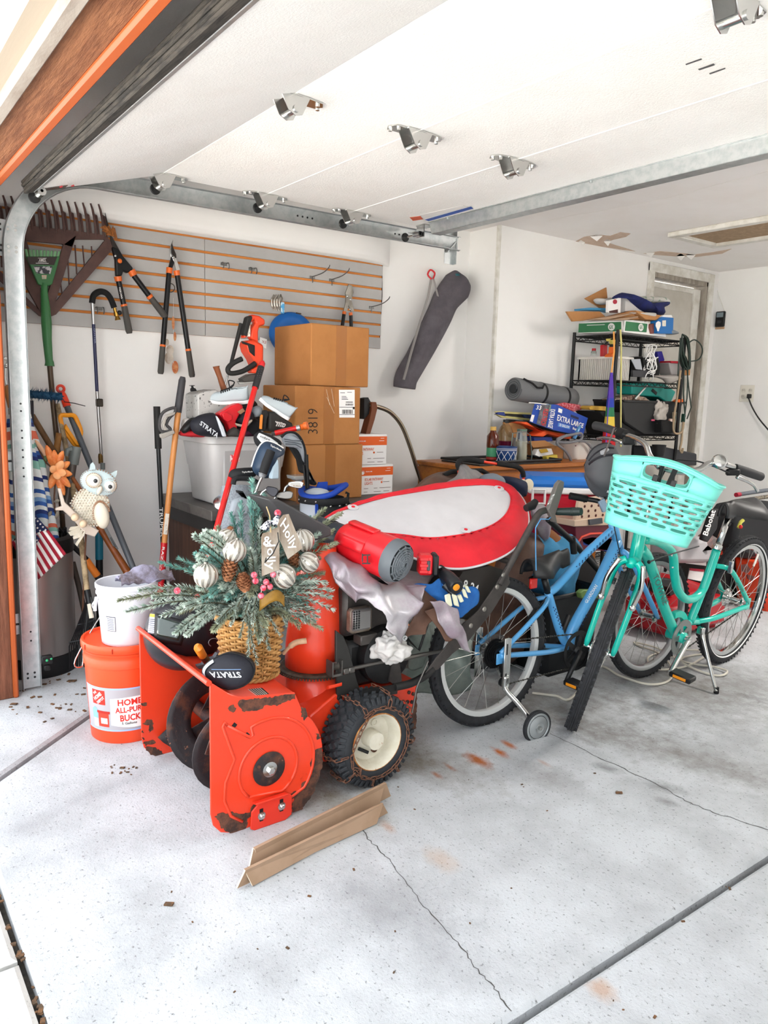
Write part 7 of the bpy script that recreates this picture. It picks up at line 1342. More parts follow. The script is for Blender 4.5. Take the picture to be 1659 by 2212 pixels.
jb = bottle('juice_bottle', 'amber juice bottle with a green label on the dresser tray', 'bottle', 1062,1000, XT, [(10,0),(12,2),(12,30),(13,36),(13,58),(7,66),(6,72),(6,74)], M('amber_juice', '#6e2e14', .1, trans=.3), [('label', [(12.4,14),(12.6,45)], M('green_label', '#4f9a72', .5)),('label_band', [(12.7,8),(12.7,13)], M('red_band', '#a83a32', .5)),('cap', [(6.5,70),(6.5,78),(.1,78)], M('tan_cap', '#cda95c', .5))])
bottle('juice_jug', 'large clear jug half full of purple juice on the dresser tray', 'jug', 1089,996, XT-.10, [(13,0),(17,2),(17,42),(17.5,44)], M('purple_juice', '#7d2348', .1, trans=.25), [('upper_body', [(17.3,43),(17.3,60),(12,74),(6,80),(6,84)], M('clear_amber', '#c9a878', .08, trans=.7)),('cap', [(6.5,82),(6.5,89),(.1,89)], black)])
pot = bottle('planter', 'small blue planter with a white triangle pattern on the dresser tray', 'planter', 1092,1001, XT+.06, [(18,0),(21,3),(23,28),(23.5,37),(21,37),(20,20)], M('cobalt_glaze', '#24487c', .35), [('white_band', [(23.3,29+3*i),(23.35,30+3*i)], sow) for i in range(2)])
pb = PX(1092,1001, XT+.06); pk = sc(pb); g = G(); aP = math.atan2(-pb.y, -pb.x)
for i in range(10):
 for s_ in (-1,1):
  a0 = i*PI/5; g.tube([pb+V((math.cos(a0+s_*PI/5*t)*lerp(21.2,23.2, t)*pk, math.sin(a0+s_*PI/5*t)*lerp(21.2,23.2, t)*pk, lerp(4,27, t)*pk)) for t in (0,.33,.66,1)], .0018,4)
g.build('triangle_lines', sow, pot, smooth=0)
bottle('glass_carafe', 'glass jar of pale grain in a wire holder on the dresser tray', 'jar', 1124,998, XT+.02, [(13,0),(13,2),(12,44)], M('pale_grain', '#d8cdb0', .8), [('glass', [(13.4,0),(12.3,46),(10.5,68),(10,70)], M('clear_glass', '#dfe6e4', .05, trans=.85)),('lid', [(11,67),(11,71),(.1,71)], M('green_lid', '#5b7566', .4))]); o = ROOTS[-1]
TP(o, 'wire_holder', M('grey_wire', '#7f8a85', .4,.6), [(1102,985, XT),(1108,936, XT),(1135,933, XT),(1145,940, XT),(1149,985, XT),(1147,995, XT)], 4,6)
TH('open_carton', 'small open cardboard carton of packets at the end of the tray', 'box', ('carton', ((1138,958),(1190,962),(1188,992),(1140,990)), XT-.12,.12, cbd, .002),('flap', ((1140,953),(1175,951),(1198,963),(1150,967)), XT-.04,.01, cbd, .002),('packet', ((1146,982),(1152,970),(1182,968),(1186,980),(1165,990)), XT-.03,.04, sow, .003),('label', ((1164,971),(1180,969),(1184,976),(1168,979)), XT-.005,.004, M('label_yellow'),.001))
TH('yellow_packet', 'yellow packet lying at the front of the tray', 'packet', ('packet', ((1171,985),(1194,981),(1196,993),(1173,997)), XT+.05,.04, M('mustard_pack', '#c7b34a', .5),.003))
tb = thing('white_tub', 'white plastic tub with a purple lid on the dresser', 'tub'); c = PX(1239,992,-3.52); k = sc(c); loft([[c+V((math.copysign(abs(math.cos(a))**.5, math.cos(a))*w_*k*1.0, math.copysign(abs(math.sin(a))**.5, math.sin(a))*w_*k, h*k)) for a in [2*PI*i/32 for i in range(32)]] for w_, h in ((22,0),(25,6),(28,36),(29,38))], M('milky_plastic', '#dcd8d2', .4), 'body', cap=True, par=tb)
G().box((c.x-.075, c.y-.08, c.z+.095),(c.x+.078, c.y+.085, c.z+.106),.005).build('lid', M('purple_lid', '#7d2456', .5), tb)
cb2 = thing('grey_cable', 'looped grey cable hanging over the white tub and dresser front', 'cable'); g = G(); g.tube(spline([PX(x, y, -3.38) for x, y in ((1235,1028),(1235,1000),(1222,975),(1203,958),(1215,945),(1240,938),(1256,937),(1254,950),(1230,956),(1208,955),(1205,948),(1225,940))], 6),.009,8); g.tube(spline([PX(x, y, -3.40) for x, y in ((1250,953),(1265,955),(1278,968),(1288,985))], 5),.008,8); g.build('cable', M('grey_vinyl', '#7c7c80', .5), cb2)
TH('safety_vest', 'folded orange and black bag heaped on the dresser below the bag carton', 'bag', ('orange_side', ((1100,912),(1115,910),(1140,925),(1200,936),(1212,942),(1208,947),(1160,936),(1150,942),(1128,940),(1150,930),(1118,918)),-3.55,.10, M('hi_vis_orange', '#e8622c', .7),.006),('dark_side', ((1090,905),(1130,908),(1200,930),(1212,938),(1200,950),(1175,950),(1150,945),(1110,940)),-3.64,.10, M('charcoal_fabric'),.01),('brown_card', ((1085,912),(1120,914),(1132,925),(1118,945),(1095,945)),-3.58,.02, cbd, .002))
TH('blue_pack', 'small blue box lying behind the carton on the dresser', 'box', ('box', ((1138,942),(1178,943),(1180,952),(1140,954)),-3.56,.06, M('deep_blue_print', '#243f8c', .4),.003))
TH('board', 'yellow-edged board with a blue end leaning level behind the bottles', 'board', ('top_edge', ((1065,890),(1072,888),(1150,892),(1150,896),(1075,893)),-3.66,.02, M('pale_yellow_edge', '#c9c183', .6),.002),('bottom_edge', ((1066,894),(1085,898),(1150,905),(1145,909),(1080,902)),-3.66,.02, M('pale_yellow_edge'),.002),('dark_core', ((1075,891),(1150,894),(1148,906),(1086,899)),-3.67,.01, M('charcoal_fabric'),.002),('blue_end', ((1070,890),(1085,890),(1088,899),(1070,895)),-3.655,.02, M('deep_blue_print'),.002),('blue_pattern', ((1125,894),(1145,896),(1143,905),(1130,902)),-3.66,.015, M('blue_pattern', '#3a4f78', .7, var='#26324c', vs=60),.002))
# bag carton
xg = -3.45; bgb = thing('bag_carton', 'blue EXTRA LARGE bag carton tipped on its corner on the dresser', 'box'); bbl = M('carton_blue', '#1c4fa8', .45)
q = [PX(x, y, xg) for x, y in ((1203,874),(1270,903),(1259,942),(1195,929))]; d = PX(1148,870, xg-.14)-q[0]; q2 = [PX(1155,872, xg-.10), PX(1143,911, xg-.10)]
g = G().mat(bbl); bk2 = V((-.14,.05,.01)); l0, l1 = q2; g.add([l0, q[0], q[3], l1], [(0,1,2,3)]); g.add(q, [(0,1,2,3)]); g.add([l0, q[0], q[1], l0+(q[1]-q[0])], [(0,1,2,3)]); g.add([l0+(q[1]-q[0]), q[1], q[2], l1+(q[2]-q[3])], [(0,1,2,3)]); g.add([l1, q[3], q[2], l1+(q[2]-q[3])], [(0,1,2,3)]); g.add([l0, l1, l1+(q[2]-q[3]), l0+(q[1]-q[0])], [(0,1,2,3)]); g.build('carton', None, bgb, smooth=0)
def on(a, b, c_, d_, Q): 
 def P(u, v): return lerp(lerp(Q[0], Q[1], u), lerp(Q[3], Q[2], u), v)
 return [P(a, b), P(c_, b), P(c_, d_), P(a, d_)]
R_ = q; Lf = [l0, q[0], q[3], l1]
def dec(nm, box, Q, m, lift=.0015): P = on(*box, Q); n = (Q[1]-Q[0]).cross(Q[3]-Q[0]).normalized(); n = n if n.dot(CAM-Q[0]) > 0 else -n; return G().add([p+n*lift for p in P], [(0,1,2,3)]).build(nm, m, bgb, smooth=0)
def tdec(s, box, Q, m, rot=False): P = on(*box, Q); P = [P[1], P[2], P[3], P[0]] if rot else P; text4(s, m, bgb, *P, .003,.02)
tdec('EXTRA LARGE', (.06,.36,.92,.60), R_, lblw); dec('blue_capsule', (.12,.66,.52,.82), R_, M('mid_blue', '#5c8fd0', .5)); tdec('33 GALLON', (.16,.68,.48,.79), R_, lblw, False); tdec('Bags', (.60,.68,.76,.82), R_, lblw); dec('dark_badge', (.46,.16,.72,.27), R_, M('dark_navy', '#1a2450', .5)); dec('code_label', (.06,.10,.18,.26), R_, lblw)
dec('photo_panel', (.30,.04,.70,.98), Lf, M('photo_grey', '#55555a', .5, var='#8a8a90', vs=20)); dec('white_corner', (.55,.02,.75,.3), Lf, M('photo_green', '#7d9a86', .5),.0012); tdec('33', (.12,.08,.34,.3), Lf, lblw); tdec('FLEX-TECH', (.46,.22,.66,.96), Lf, M('red_print', '#d8303a', .5), True); tdec('EXTRA LARGE', (.76,.2,.96,.96), Lf, lblw, True); dec('foot_strip', (.02,.6,.14,.96), Lf, sow)
# yoga mat
ym = thing('yoga_mat', 'rolled grey yoga mat with black straps lying on top of the dresser heap', 'mat'); ymm = M('grey_foam', '#7a7b7c', .85, bump=.3, bs=160); a, b = PX(1108,840,-3.60), PX(1233,862,-3.66); d = (b-a).normalized(); s_, u_, _ = frame(d); R0 = 25*sc(a)
G().lathe([(R0*.42,.012),(R0*.9,0),(R0,.012),(R0,(b-a).length-.01),(R0*.95,(b-a).length),(.001,(b-a).length)], a, d, 40, sy=1).build('roll', ymm, ym); G().tube([a+d*.002+(s_*math.cos(t)+u_*math.sin(t))*R0*(.40+.55*t/(6*PI)) for t in [i*PI/12 for i in range(73)]], .0035,5).build('spiral_edge', M('grey_foam_edge', '#66686a', .9), ym); G().lathe([(R0*.41,.0),(R0*.36,.05),(.001,.05)], a+d*.002, d, 20).build('core_hollow', M('core_dark', '#3b3d3f', .95), ym)
for t in (.42,.82): G().lathe([(R0*1.012,-.012),(R0*1.03,0),(R0*1.012,.012)], lerp(a, b, t), d, 36, cap=False).build('strap', M('black_strap', '#1d1d1f', .8), ym)
TP(ym, 'carry_strap', M('black_strap'), [(1131,818,-3.56),(1150,828,-3.53),(1160,837,-3.52),(1172,838,-3.52),(1176,830,-3.54)], 7,6)
pole('white plastic rod lying across the top of the bag carton', 'rod', 'white_rod', [('rod', sow, [(1143,870),(1160,871),(1185,874)], 4)], -3.5)
TH('ribbon_pack', 'red foil wrapped packet behind the bag carton', 'packet', ('pack', ((1188,873),(1205,869),(1240,874),(1245,884),(1225,889),(1203,880)),-3.60,.06, M('red_foil', '#c0263a', .35, var='#e3a0a8', vs=90),.006))
TH('yellow_box', 'yellow box lid on the black crate beside the yoga mat', 'box', ('box', ((1252,880),(1258,876),(1288,877),(1305,885),(1300,888),(1255,884)),-3.50,.08, M('yellow_pack', '#d8b04a', .5),.002))
TH('black_crate', 'black crate behind the bag carton at the shelf foot', 'crate', ('crate', ((1240,886),(1312,890),(1320,945),(1268,945),(1262,912)),-3.56,.22, M('matt_black', '#161617', .8),.006)); TH('water_bottle', 'small blue capped bottle in front of the bag carton', 'bottle', ('bottle', ('t', [(1240,948,-3.40),(1246,935,-3.40),(1250,925,-3.40),(1254,920,-3.40)], [12,14,12,8]), M('sky_bottle', '#5c8fb8', .2)))
# cooler
cl_ = thing('cooler', 'red cooler with a white band and blue lid below the dresser', 'cooler'); cu, cv_ = V((RT.x, RT.y, 0)).normalized(), V((FW.x, FW.y, 0)).normalized(); cred = M('cooler_red', '#c01c38', .35); c0 = PX(1142,1060,-2.78); CL = (PX(1310,1060,-2.60)-c0).dot(cu); kz = sc(c0); zt2 = c0.z+8*kz
def cbx(u0, u1, d0, d1, z0, z1, nm, m, ch): return G().pbox(c0+cu*(u0+u1)/2+cv_*(d0+d1)/2+Zv*((z0+z1)/2-c0.z), cu*(u1-u0)/2, cv_*(d1-d0)/2, Zv*(z1-z0)/2, ch).build(nm, m, cl_)
cbx(.012, CL, .01,.30, zt2-.30, zt2-.03, 'body', cred, .02); cbx(0, CL+.01,0,.31, zt2-.035, zt2, 'white_band', sow, .008); cbx(.0, CL+.01,.0,.31, zt2-.003, zt2+.058, 'lid', M('cooler_blue', '#2b7fd0', .35),.02)
g = G(); e = [c0+cu*u_+cv_*-.012+Zv*(z_-c0.z) for u_, z_ in ((.02, zt2-.01),(.085, zt2-.01),(.085, zt2-.085),(.02, zt2-.085))]; g.tube(e, .009,8, closed=True); g.build('handle', sow, cl_)
crt = thing('pet_crate', 'beige pet carrier with round vent holes and a maroon base', 'pet carrier'); X2 = -2.50; beige = M('carrier_beige', '#cdb5a0', .5)
P = [PX(x, y, X2) for x, y in ((1252,1077),(1330,1068),(1330,1120),(1242,1128))]; G().prism([P[0]+V((-.2,0,.0)), P[1]+V((-.2,0,.0)), P[1], P[2], P[3], P[0]] and P, (-.02,0,0)).build('top_shell', beige, crt, bev=.004); G().prism([PX(x, y, X2+.01) for x, y in ((1241,1124),(1330,1114),(1330,1134),(1240,1138))], (-.22,0,0)).build('rim', beige, crt, bev=.004); G().prism([PX(x, y, X2) for x, y in ((1243,1136),(1330,1132),(1330,1190),(1245,1190))], (-.2,0,0)).build('base', M('maroon_plastic', '#6b1730', .5), crt, bev=.004)
g = G()
for i in range(4):
 for j in range(4): c = PX(1262+j*15+(4 if i % 2 else 0)+i*-3,1083+i*11-j*1.2, X2+.0005); g.lathe([(.0075,0),(.0075,.001),(.001,.001)], c, Xv, 12)
g.build('vent_hole', M('vent_dark', '#5a2a26', .9), crt); pil(crt, 'latch', ((1270,1122),(1298,1118),(1299,1130),(1271,1134)), X2+.015,.01, M('latch_grey', '#4e5056', .5),.002, cI)
TH('blue_crate', 'blue plastic crate behind the light blue bicycle', 'crate', ('crate', ((1192,1150),(1215,1145),(1262,1150),(1262,1180),(1230,1175),(1195,1165)),-2.60,.2, M('crate_blue', '#1d55b0', .45),.006)); pole('orange-red hose arc in front of the maroon carrier', 'hose', 'hose', [('hose', M('hose_red', '#dc4a34', .4), [(1248,1172),(1256,1160),(1275,1153),(1296,1152),(1312,1154)], 6)], -2.50)
# stroller
stz = thing('stroller', 'push stroller with a black foam handlebar and orange tubes behind the fabric cover', 'stroller'); xsx = -2.72
TP(stz, 'foam_grip', foam, [(a.x, a.y, xsx) for a in spline([(993,1015,0),(989,1003,0),(997,993,0),(1015,992,0),(1042,997,0)], 5)], 13,12); TP(stz, 'orange_bar', redor, [(1036,996, xsx),(1078,1003, xsx)], 7); TP(stz, 'foam_grip', foam, [(a.x, a.y, xsx) for a in spline([(1072,1001,0),(1100,1005,0),(1118,1009,0),(1128,1018,0),(1131,1030,0)], 5)], 13,12); TP(stz, 'side_tube', redor, [(1131,1030, xsx),(1129,1060, xsx),(1122,1090, xsx),(1110,1180, xsx)], 7); TP(stz, 'side_tube', redor, [(991,1015, xsx-.0),(995,1100, xsx+.05)], 7); TP(stz, 'second_bar', foam, [(958,1028, xsx-.1),(975,1019, xsx-.1),(1040,1016, xsx-.1),(1056,1026, xsx-.1)], 12)
G().lathe([(.012,-.03),(.03,-.028),(.03,-.02),(.012,-.018),(.012,.018),(.028,.02),(.028,.028),(.001,.03)], PX(1136,1047, xsx+.03),(1,-.2,.2),20).build('hub_cap', M('ivory_plastic', '#d6cbb4', .5), stz); TP(stz, 'frame_tube', steel, [(1125,1065, xsx),(1120,1200, xsx+.05)], 8)
gmt = M('silver_grey_cover', '#a2a0a0', .5,.3, var='#8b898a', vs=6)
gt_ = thing('grey_cover', 'silver grey cover rising in a peak behind the red and white fabric', 'cover'); csurf(rows(((955,1050,-2.75),(985,1022,-2.72),(1001,1003,-2.70),(1020,1012,-2.72),(1042,1030,-2.75)),((940,1070,-2.6),(985,1060,-2.55),(1005,1050,-2.52),(1030,1055,-2.55),(1060,1060,-2.6))),6,8,.02,12,3).build('cover', gmt, gt_, smooth=180, solid=.003)
br_ = thing('brown_cover', 'dark brown vinyl cover bunched behind the fabric cover', 'cover'); csurf(rows(((880,1062,-2.9),(925,1030,-2.85),(960,1020,-2.85),(1000,1022,-2.85)),((885,1075,-2.75),(930,1050,-2.7),(960,1045,-2.7),(1000,1048,-2.7)),((900,1095,-2.65),(930,1085,-2.6),(960,1080,-2.6),(1000,1080,-2.6))),6,7,.02,10,5).build('cover', tb_m, br_, smooth=180, solid=.003)
pouch('cap', 'grey baseball cap on the heap behind the fabric cover', 'cap', ((1040,1045),(1045,1028),(1065,1022),(1082,1030),(1086,1046),(1065,1042)),-2.62,.05, M('cap_grey_blue', '#7f8790', .8), cI); pouch('navy_bag', 'navy fabric bag on the heap beside the stroller tube', 'bag', ((1080,1030),(1105,1030),(1128,1040),(1125,1075),(1100,1060),(1085,1048)),-2.66,.08, M('navy_fabric', '#222a44', .8), cI)
pouch('brown_bag', 'dark brown leather-look bag between stroller and light blue bicycle', 'bag', ((1075,1270),(1095,1190),(1130,1150),(1165,1160),(1150,1200),(1120,1240),(1105,1300),(1085,1330)),-2.45,.10, tb_m, cI); pouch('tan_bag', 'tan brown paper bag behind the black tube frame', 'bag', ((1150,1180),(1170,1140),(1200,1150),(1215,1180),(1180,1200)),-2.50,.05, M('tan_suede', '#8c5c34', .85), cI); pouch('silver_bag', 'silver foil bag under the dark handlebar', 'bag', ((1150,1100),(1175,1090),(1185,1130),(1178,1170),(1165,1145)),-2.40,.04, tp_m, cI)
sgr = M('sage_silver_tarp', '#9aa39c', .5,.25, var='#7f8a84', vs=6, bump=.4, bs=30); sgt = thing('ground_tarp', 'grey-green silver tarp crumpled on the floor behind the snow blower', 'tarp'); csurf([[PX(x, y, xx) for x, y, xx in r] for r in (((850,1385,-2.35),(885,1340,-2.35),(930,1330,-2.35),(985,1345,-2.3),(1025,1360,-2.3)),((840,1430,-2.3),(890,1410,-2.25),(930,1420,-2.25),(980,1430,-2.22),(1020,1440,-2.2)),((830,1490,-2.35),(880,1490,-2.3),(930,1500,-2.28),(985,1500,-2.25),(1015,1490,-2.25)))], 8,8,.03,9,7).build('tarp', sgr, sgt, smooth=180, solid=.002); csurf(rows(((880,1345,-2.28),(905,1335,-2.25),(935,1350,-2.25)),((860,1400,-2.27),(900,1385,-2.22),(930,1400,-2.22)),((870,1450,-2.3),(890,1440,-2.25),(915,1440,-2.25))),6,6,.03,14,9).build('fold', sgr, sgt, smooth=180, solid=.002)
# tote of blankets
btb = thing('blanket_bin', 'black plastic bin with a green handle under the light blue bicycle', 'bin'); cbn = PX(1245,1400,-2.42); bnm = M('black_bin', '#26282a', .5)
yy0, yy1 = PX(1190,1290,-2.30).y, PX(1300,1290,-2.30).y; zt_ = PX(1245,1278,-2.30).z; loft([[V((x, y, z)) for x, y in ((-2.62+i, yy0+i*.6),(-2.30-i*.3, yy0+i*.6),(-2.30-i*.3, yy1-i*.6),(-2.62+i, yy1-i*.6))] for i, z in ((.06,.0),(.03, zt_*.7),(0, zt_-.02),(-.015, zt_-.018),(-.015, zt_))], bnm, 'body', par=btb, smooth=30, solid=.004); pil(btb, 'handle', ((1243,1278),(1250,1272),(1284,1272),(1296,1280),(1286,1290),(1246,1290)),-2.275,.03, M('sage_green', '#7f9a5c', .5),.004, cI)
blu = blob(PX(1190,1225,-2.46),(.13,.19,.15),.35,6,40,26,2); tag(blu.build('blue_blanket', M('sky_blue_fleece', '#4c8fb4', .95, var='#3f7fa6', vs=5, bump=.4, bs=120), smooth=180), 'bright blue fleece blanket bundled in the black bin', 'blanket'); tag(blob(PX(1225,1200,-2.50),(.08,.10,.09),.35,9,28,18,5).build('blue_pillow', M('sky_blue_fleece'), smooth=180), 'blue fleece fold rising by the bicycle top tube', 'blanket')
pole('black tube frame slanting behind the light blue bicycle', 'frame', 'tube_frame', [('tube', black, [(1184,1122),(1232,1165),(1262,1198),(1300,1240)], 14),('clamp', black, [(1236,1160),(1240,1195)], 16)], -2.30)
# heap that fills the dark gap under the cooler
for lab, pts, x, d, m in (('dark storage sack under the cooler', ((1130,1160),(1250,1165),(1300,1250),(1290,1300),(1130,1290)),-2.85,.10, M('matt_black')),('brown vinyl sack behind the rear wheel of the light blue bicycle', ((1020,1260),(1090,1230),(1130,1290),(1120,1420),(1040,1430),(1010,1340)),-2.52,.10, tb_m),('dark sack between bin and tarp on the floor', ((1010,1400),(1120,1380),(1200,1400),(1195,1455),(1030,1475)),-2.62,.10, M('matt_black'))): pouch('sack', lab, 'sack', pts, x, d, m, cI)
# ================================================================ BICYCLES
tyre_ = M('bike_tyre', '#2b2c2e', .8, var='#35363a', vs=30, bump=.15, bs=120); chrome = M('bright_chrome', '#cfd0ce', .15,1); spk = M('spoke_steel', '#a9a9a6', .3,.9)
def bwheel(par, C, ax, R, tr, rimm, n=28, white=False, ang=0):
 C = V(C); ax = V(ax).normalized(); sd, u, _ = frame(ax)
 p = [(R-tr+tr*math.cos(a), tr*.95*math.sin(a)) for a in [PI*(i/12)*2-PI for i in range(13)]]
 t = G().lathe(p, C, ax, 64, cap=False).build('tyre', tyre_, par, smooth=180)
 g = G()
 for k in range(72):
  a = 2*PI*k/72; d = sd*math.cos(a)+u*math.sin(a); tt = -sd*math.sin(a)+u*math.cos(a)
  for s_ in (-1,1): g.pbox(C+d*(R-tr*.32)+ax*s_*tr*.74,(tt*.8+ax*.3*s_).normalized()*tr*.22, d*tr*.10, ax*tr*.16)
 for s_ in (-.28,0,.28): g.lathe([(R-.003, s_*tr-tr*.1),(R+.0015, s_*tr-tr*.08),(R+.0015, s_*tr+tr*.08),(R-.003, s_*tr+tr*.1)], C, ax, 64, cap=False)
 g.build('tread', tyre_, t, smooth=30)
 if white:
  for s_ in (-1,1): G().lathe([(R-tr*1.62, s_*tr*.80),(R-tr*1.40, s_*tr*.93)], C, ax, 64, cap=False).build('reflective_line', M('white_line', '#e6e6e4', .4), t)
 r1 = R-tr*2-.013; G().lathe([(r1,-.012),(r1+.006,-.0145),(r1+.024,-.0145),(r1+.024,.0145),(r1+.006,.0145),(r1,.012),(r1-.004,0),(r1,-.012)], C, ax, 64, cap=False).build('rim', rimm, par, smooth=40)
 h = G().lathe([(.014,-.04),(.024,-.036),(.024,-.031),(.013,-.026),(.013,.026),(.024,.031),(.024,.036),(.014,.04)], C, ax, 20); h.tube([C-ax*.062, C+ax*.062], .006,8); h.build('hub', chrome, par, smooth=40)
 g = G()
 for k in range(n):
  a = 2*PI*k/n; s_ = 1 if k % 2 else -1; b = a+(.55 if (k//2) % 2 else -.55); g.tube([C+(sd*math.cos(b)+u*math.sin(b))*.022+ax*s_*.033, C+(sd*math.cos(a)+u*math.sin(a))*(r1)], .0013,4)
 g.build('spokes', spk, par, smooth=0)
def bt_tube(par, name, m, P, r, n=14, sm=6): return G().tube(spline(P, sm) if len(P) > 2 else P, r, n).build(name, m, par, smooth=180)
def bchain(par, pts, m, st=.0125):
 g = G(); P = [V(p) for p in pts]
 for i in range(len(P)-1):
  L = (P[i+1]-P[i]).length; d = (P[i+1]-P[i]).normalized(); k = int(L/st)
  for j in range(k): c = P[i]+d*(j+.5)*L/k; g.bar(c-d*st*.36, c+d*st*.36,.006 if j % 2 else .0035,.007, Xv, .001)
 g.build('chain', m, par, smooth=0)
def pedal(par, C, f, s, w=.045, d=.03):
 o = G().pbox(C, s*w, f*d, s.cross(f).normalized()*.012,.005).build('pedal', black, par)
 for e in (-1,1): G().pbox(C+f*e*d, s*w*.6, f*.003, s.cross(f).normalized()*.006,.001).build('reflector', M('amber_reflector', '#e89a2a', .25), o)
# --- light blue bicycle with training wheels
A = PZ(1050,1564); B = PZ(1400,1458); bd = (B-A).normalized(); bn = bd.cross(Zv).normalized(); bn = bn if bn.x > 0 else -bn
def BP(px, py, o=0): return PP(px, py, A+bn*o, bn)
kb = thing('childs_bicycle', 'light blue bicycle with training wheels behind the snow blower', 'bicycle'); sky = M('light_blue_enamel', '#63aadb', .3, coat=.4); whr = M('pale_rim', '#d9dad8', .35,.3)
H1 = V((A.x, A.y, .307)); H2 = A+bd*1.03+Zv*.303
bwheel(kb, H1, bn, .305,.024, whr, 24); bwheel(kb, H2, bn, .303,.022, M('silver_rim', '#bfc1c2', .3,.8),24)
BB = BP(1228,1398); SC_ = BP(1184,1280)
bt_tube(kb, 'seat_tube', sky, [SC_, BP(1210,1368), BB], .017); bt_tube(kb, 'top_tube', sky, [SC_, BP(1200,1270), BP(1232,1235), BP(1270,1192), BP(1326,1142)], .018); bt_tube(kb, 'down_tube', sky, [BB+V((0,0,.01)), BP(1240,1352), BP(1290,1262), BP(1334,1168)], [.024]*19,16)
bt_tube(kb, 'head_tube', sky, [BP(1323,1128), BP(1338,1188)], .021); F0 = BP(1338,1190)
for s_ in (-1,1): bt_tube(kb, 'fork_leg', sky, [F0, F0+bn*s_*.045+(H2-F0)*.12, H2+bn*s_*.05], [.014]*6+[.012]*6+[.009], 10); bt_tube(kb, 'seat_stay', sky, [SC_+V((0,0,-.02)), SC_+bn*s_*.045+(H1-SC_)*.25, H1+bn*s_*.062+Zv*.01], .010,10); bt_tube(kb, 'chain_stay', sky, [BB, BB+bn*s_*.05+(H1-BB)*.4, H1+bn*s_*.062], .011,10); G().pbox(H1+bn*s_*.062+V((0,.0,-.012)), bn*.003, Yv*.022, Zv*.022,.002).build('dropout', sky, kb)
dotm = M('navy_dot', '#24406e', .4); g = G()
for (a, b, n) in (((1240,1222),(1322,1140),26),((1246,1350),(1262,1318),8),((1305,1230),(1330,1178),12),((1190,1310),(1208,1360),14),((1165,1315),(1130,1360),12)):
 for k in range(n): q = BP(lerp(a[0], b[0], k/n)+(1.5 if k % 2 else -1.5), lerp(a[1], b[1], k/n)); g.lathe([(.0028,0),(.0028,.0022),(.0005,.0022)], q+bn*.0235 if a[0] > 1240 and b[1] < 1330 and a[1] > 1225 else q+bn*.0175, bn, 8)
g.build('dot_pattern', dotm, kb, smooth=0)
text4('GUARDIAN', lblw, kb, *[BP(x, y, .026) for x, y in ((1262,1300),(1285,1262),(1291,1266),(1268,1304))], .001)
bt_tube(kb, 'seat_post', black, [SC_, BP(1176,1250)], .014)
def saddle(par, C, f, w, L, m, up=Zv):
 s = f.cross(up).normalized()
 def fn(u, v): x = u*L-L*.35; ww = w*(1-.82*max(0, min(1,(u-.30)/.45))**.8)*(math.sin(PI*min(1, u*2.6+.30)*.5)); a = PI*v; return C+f*x+s*math.cos(a)*ww+up*(.030*math.sin(a)-.035*(1-math.sin(a))+.02*(u < .3)*(1-u/.3)-.01*(u > .8))
 G().grid(fn, 22,14).build('saddle', m, par, smooth=180, solid=.012); G().tube([C-f*.07-up*.03, C+f*.1-up*.03], .005,6).build('saddle_rail', blackm, par)
saddle(kb, BP(1170,1222),(bd*.96+Zv*.22).normalized(),.075,.24, M('black_vinyl', '#262628', .5)); G().pbox(BP(1152,1260,.01), bn*.006, bd*.02, Zv*.022,.003).build('rear_reflector', M('red_reflector', '#d0302c', .2), kb)
cr = G().lathe([(.066,0),(.080,0),(.080,.004),(.066,.004),(.066,0)], BB+bn*.045, bn, 36, cap=False).lathe([(.075,.006),(.088,.006),(.088,.009),(.075,.009),(.075,.006)], BB+bn*.045, bn, 36, cap=False)
for k in range(5): a = 2*PI*k/5; d = bd*math.cos(a)+Zv*math.sin(a); cr.bar(BB+bn*.047, BB+bn*.047+d*.072,.02,.004, bn)
cr.build('chainring', black, kb); bt_tube(kb, 'bottom_bracket', black, [BB-bn*.05, BB+bn*.06], .018); PE = BP(1224,1470,.09); bt_tube(kb, 'crank_arm', black, [BB+bn*.065, PE], [.012,.010], 8); pedal(kb, PE+bn*.05, bd, bn); bt_tube(kb, 'crank_arm', black, [BB-bn*.065, BB*2-PE-bn*.01], [.012,.010], 8)
g = G()
for k, r_ in enumerate((.060,.053,.047,.041,.036,.031)): g.lathe([(r_-.012,.030+.005*k),(r_, .030+.005*k),(r_, .032+.005*k),(r_-.012,.032+.005*k)], H1, bn, 28, cap=False)
g.build('cassette', M('dark_cog', '#39393b', .35,.8), kb); G().lathe([(.030,.028),(.078,.026),(.078,.028)], H1, bn, 32, cap=False).build('spoke_guard', M('smoke_guard', '#4c4e50', .3, alpha=.6), kb)
dg_ = BP(1086,1455,.05); dgo = G().pbox(H1+bn*.06+V((0,.03,-.05)), bn*.012, Yv*.02, Zv*.03,.006).bar(H1+bn*.06+V((0,.03,-.06)), dg_+V((0,.01,-.02)),.014,.03, bn).build('derailleur', black, kb)
for dz_ in (.02,-.035): G().lathe([(.004,-.004),(.018,-.004),(.018,.004),(.004,.004)], dg_+Zv*dz_, bn, 12).build('jockey_wheel', black, dgo)
chn = M('chain_steel', '#55534f', .4,.8); bchain(kb, [H1+bn*.045+Zv*.052, BB+bn*.045+Zv*.073], chn); bchain(kb, [dg_+Zv*-.05, BB+bn*.045+Zv*-.073], chn)
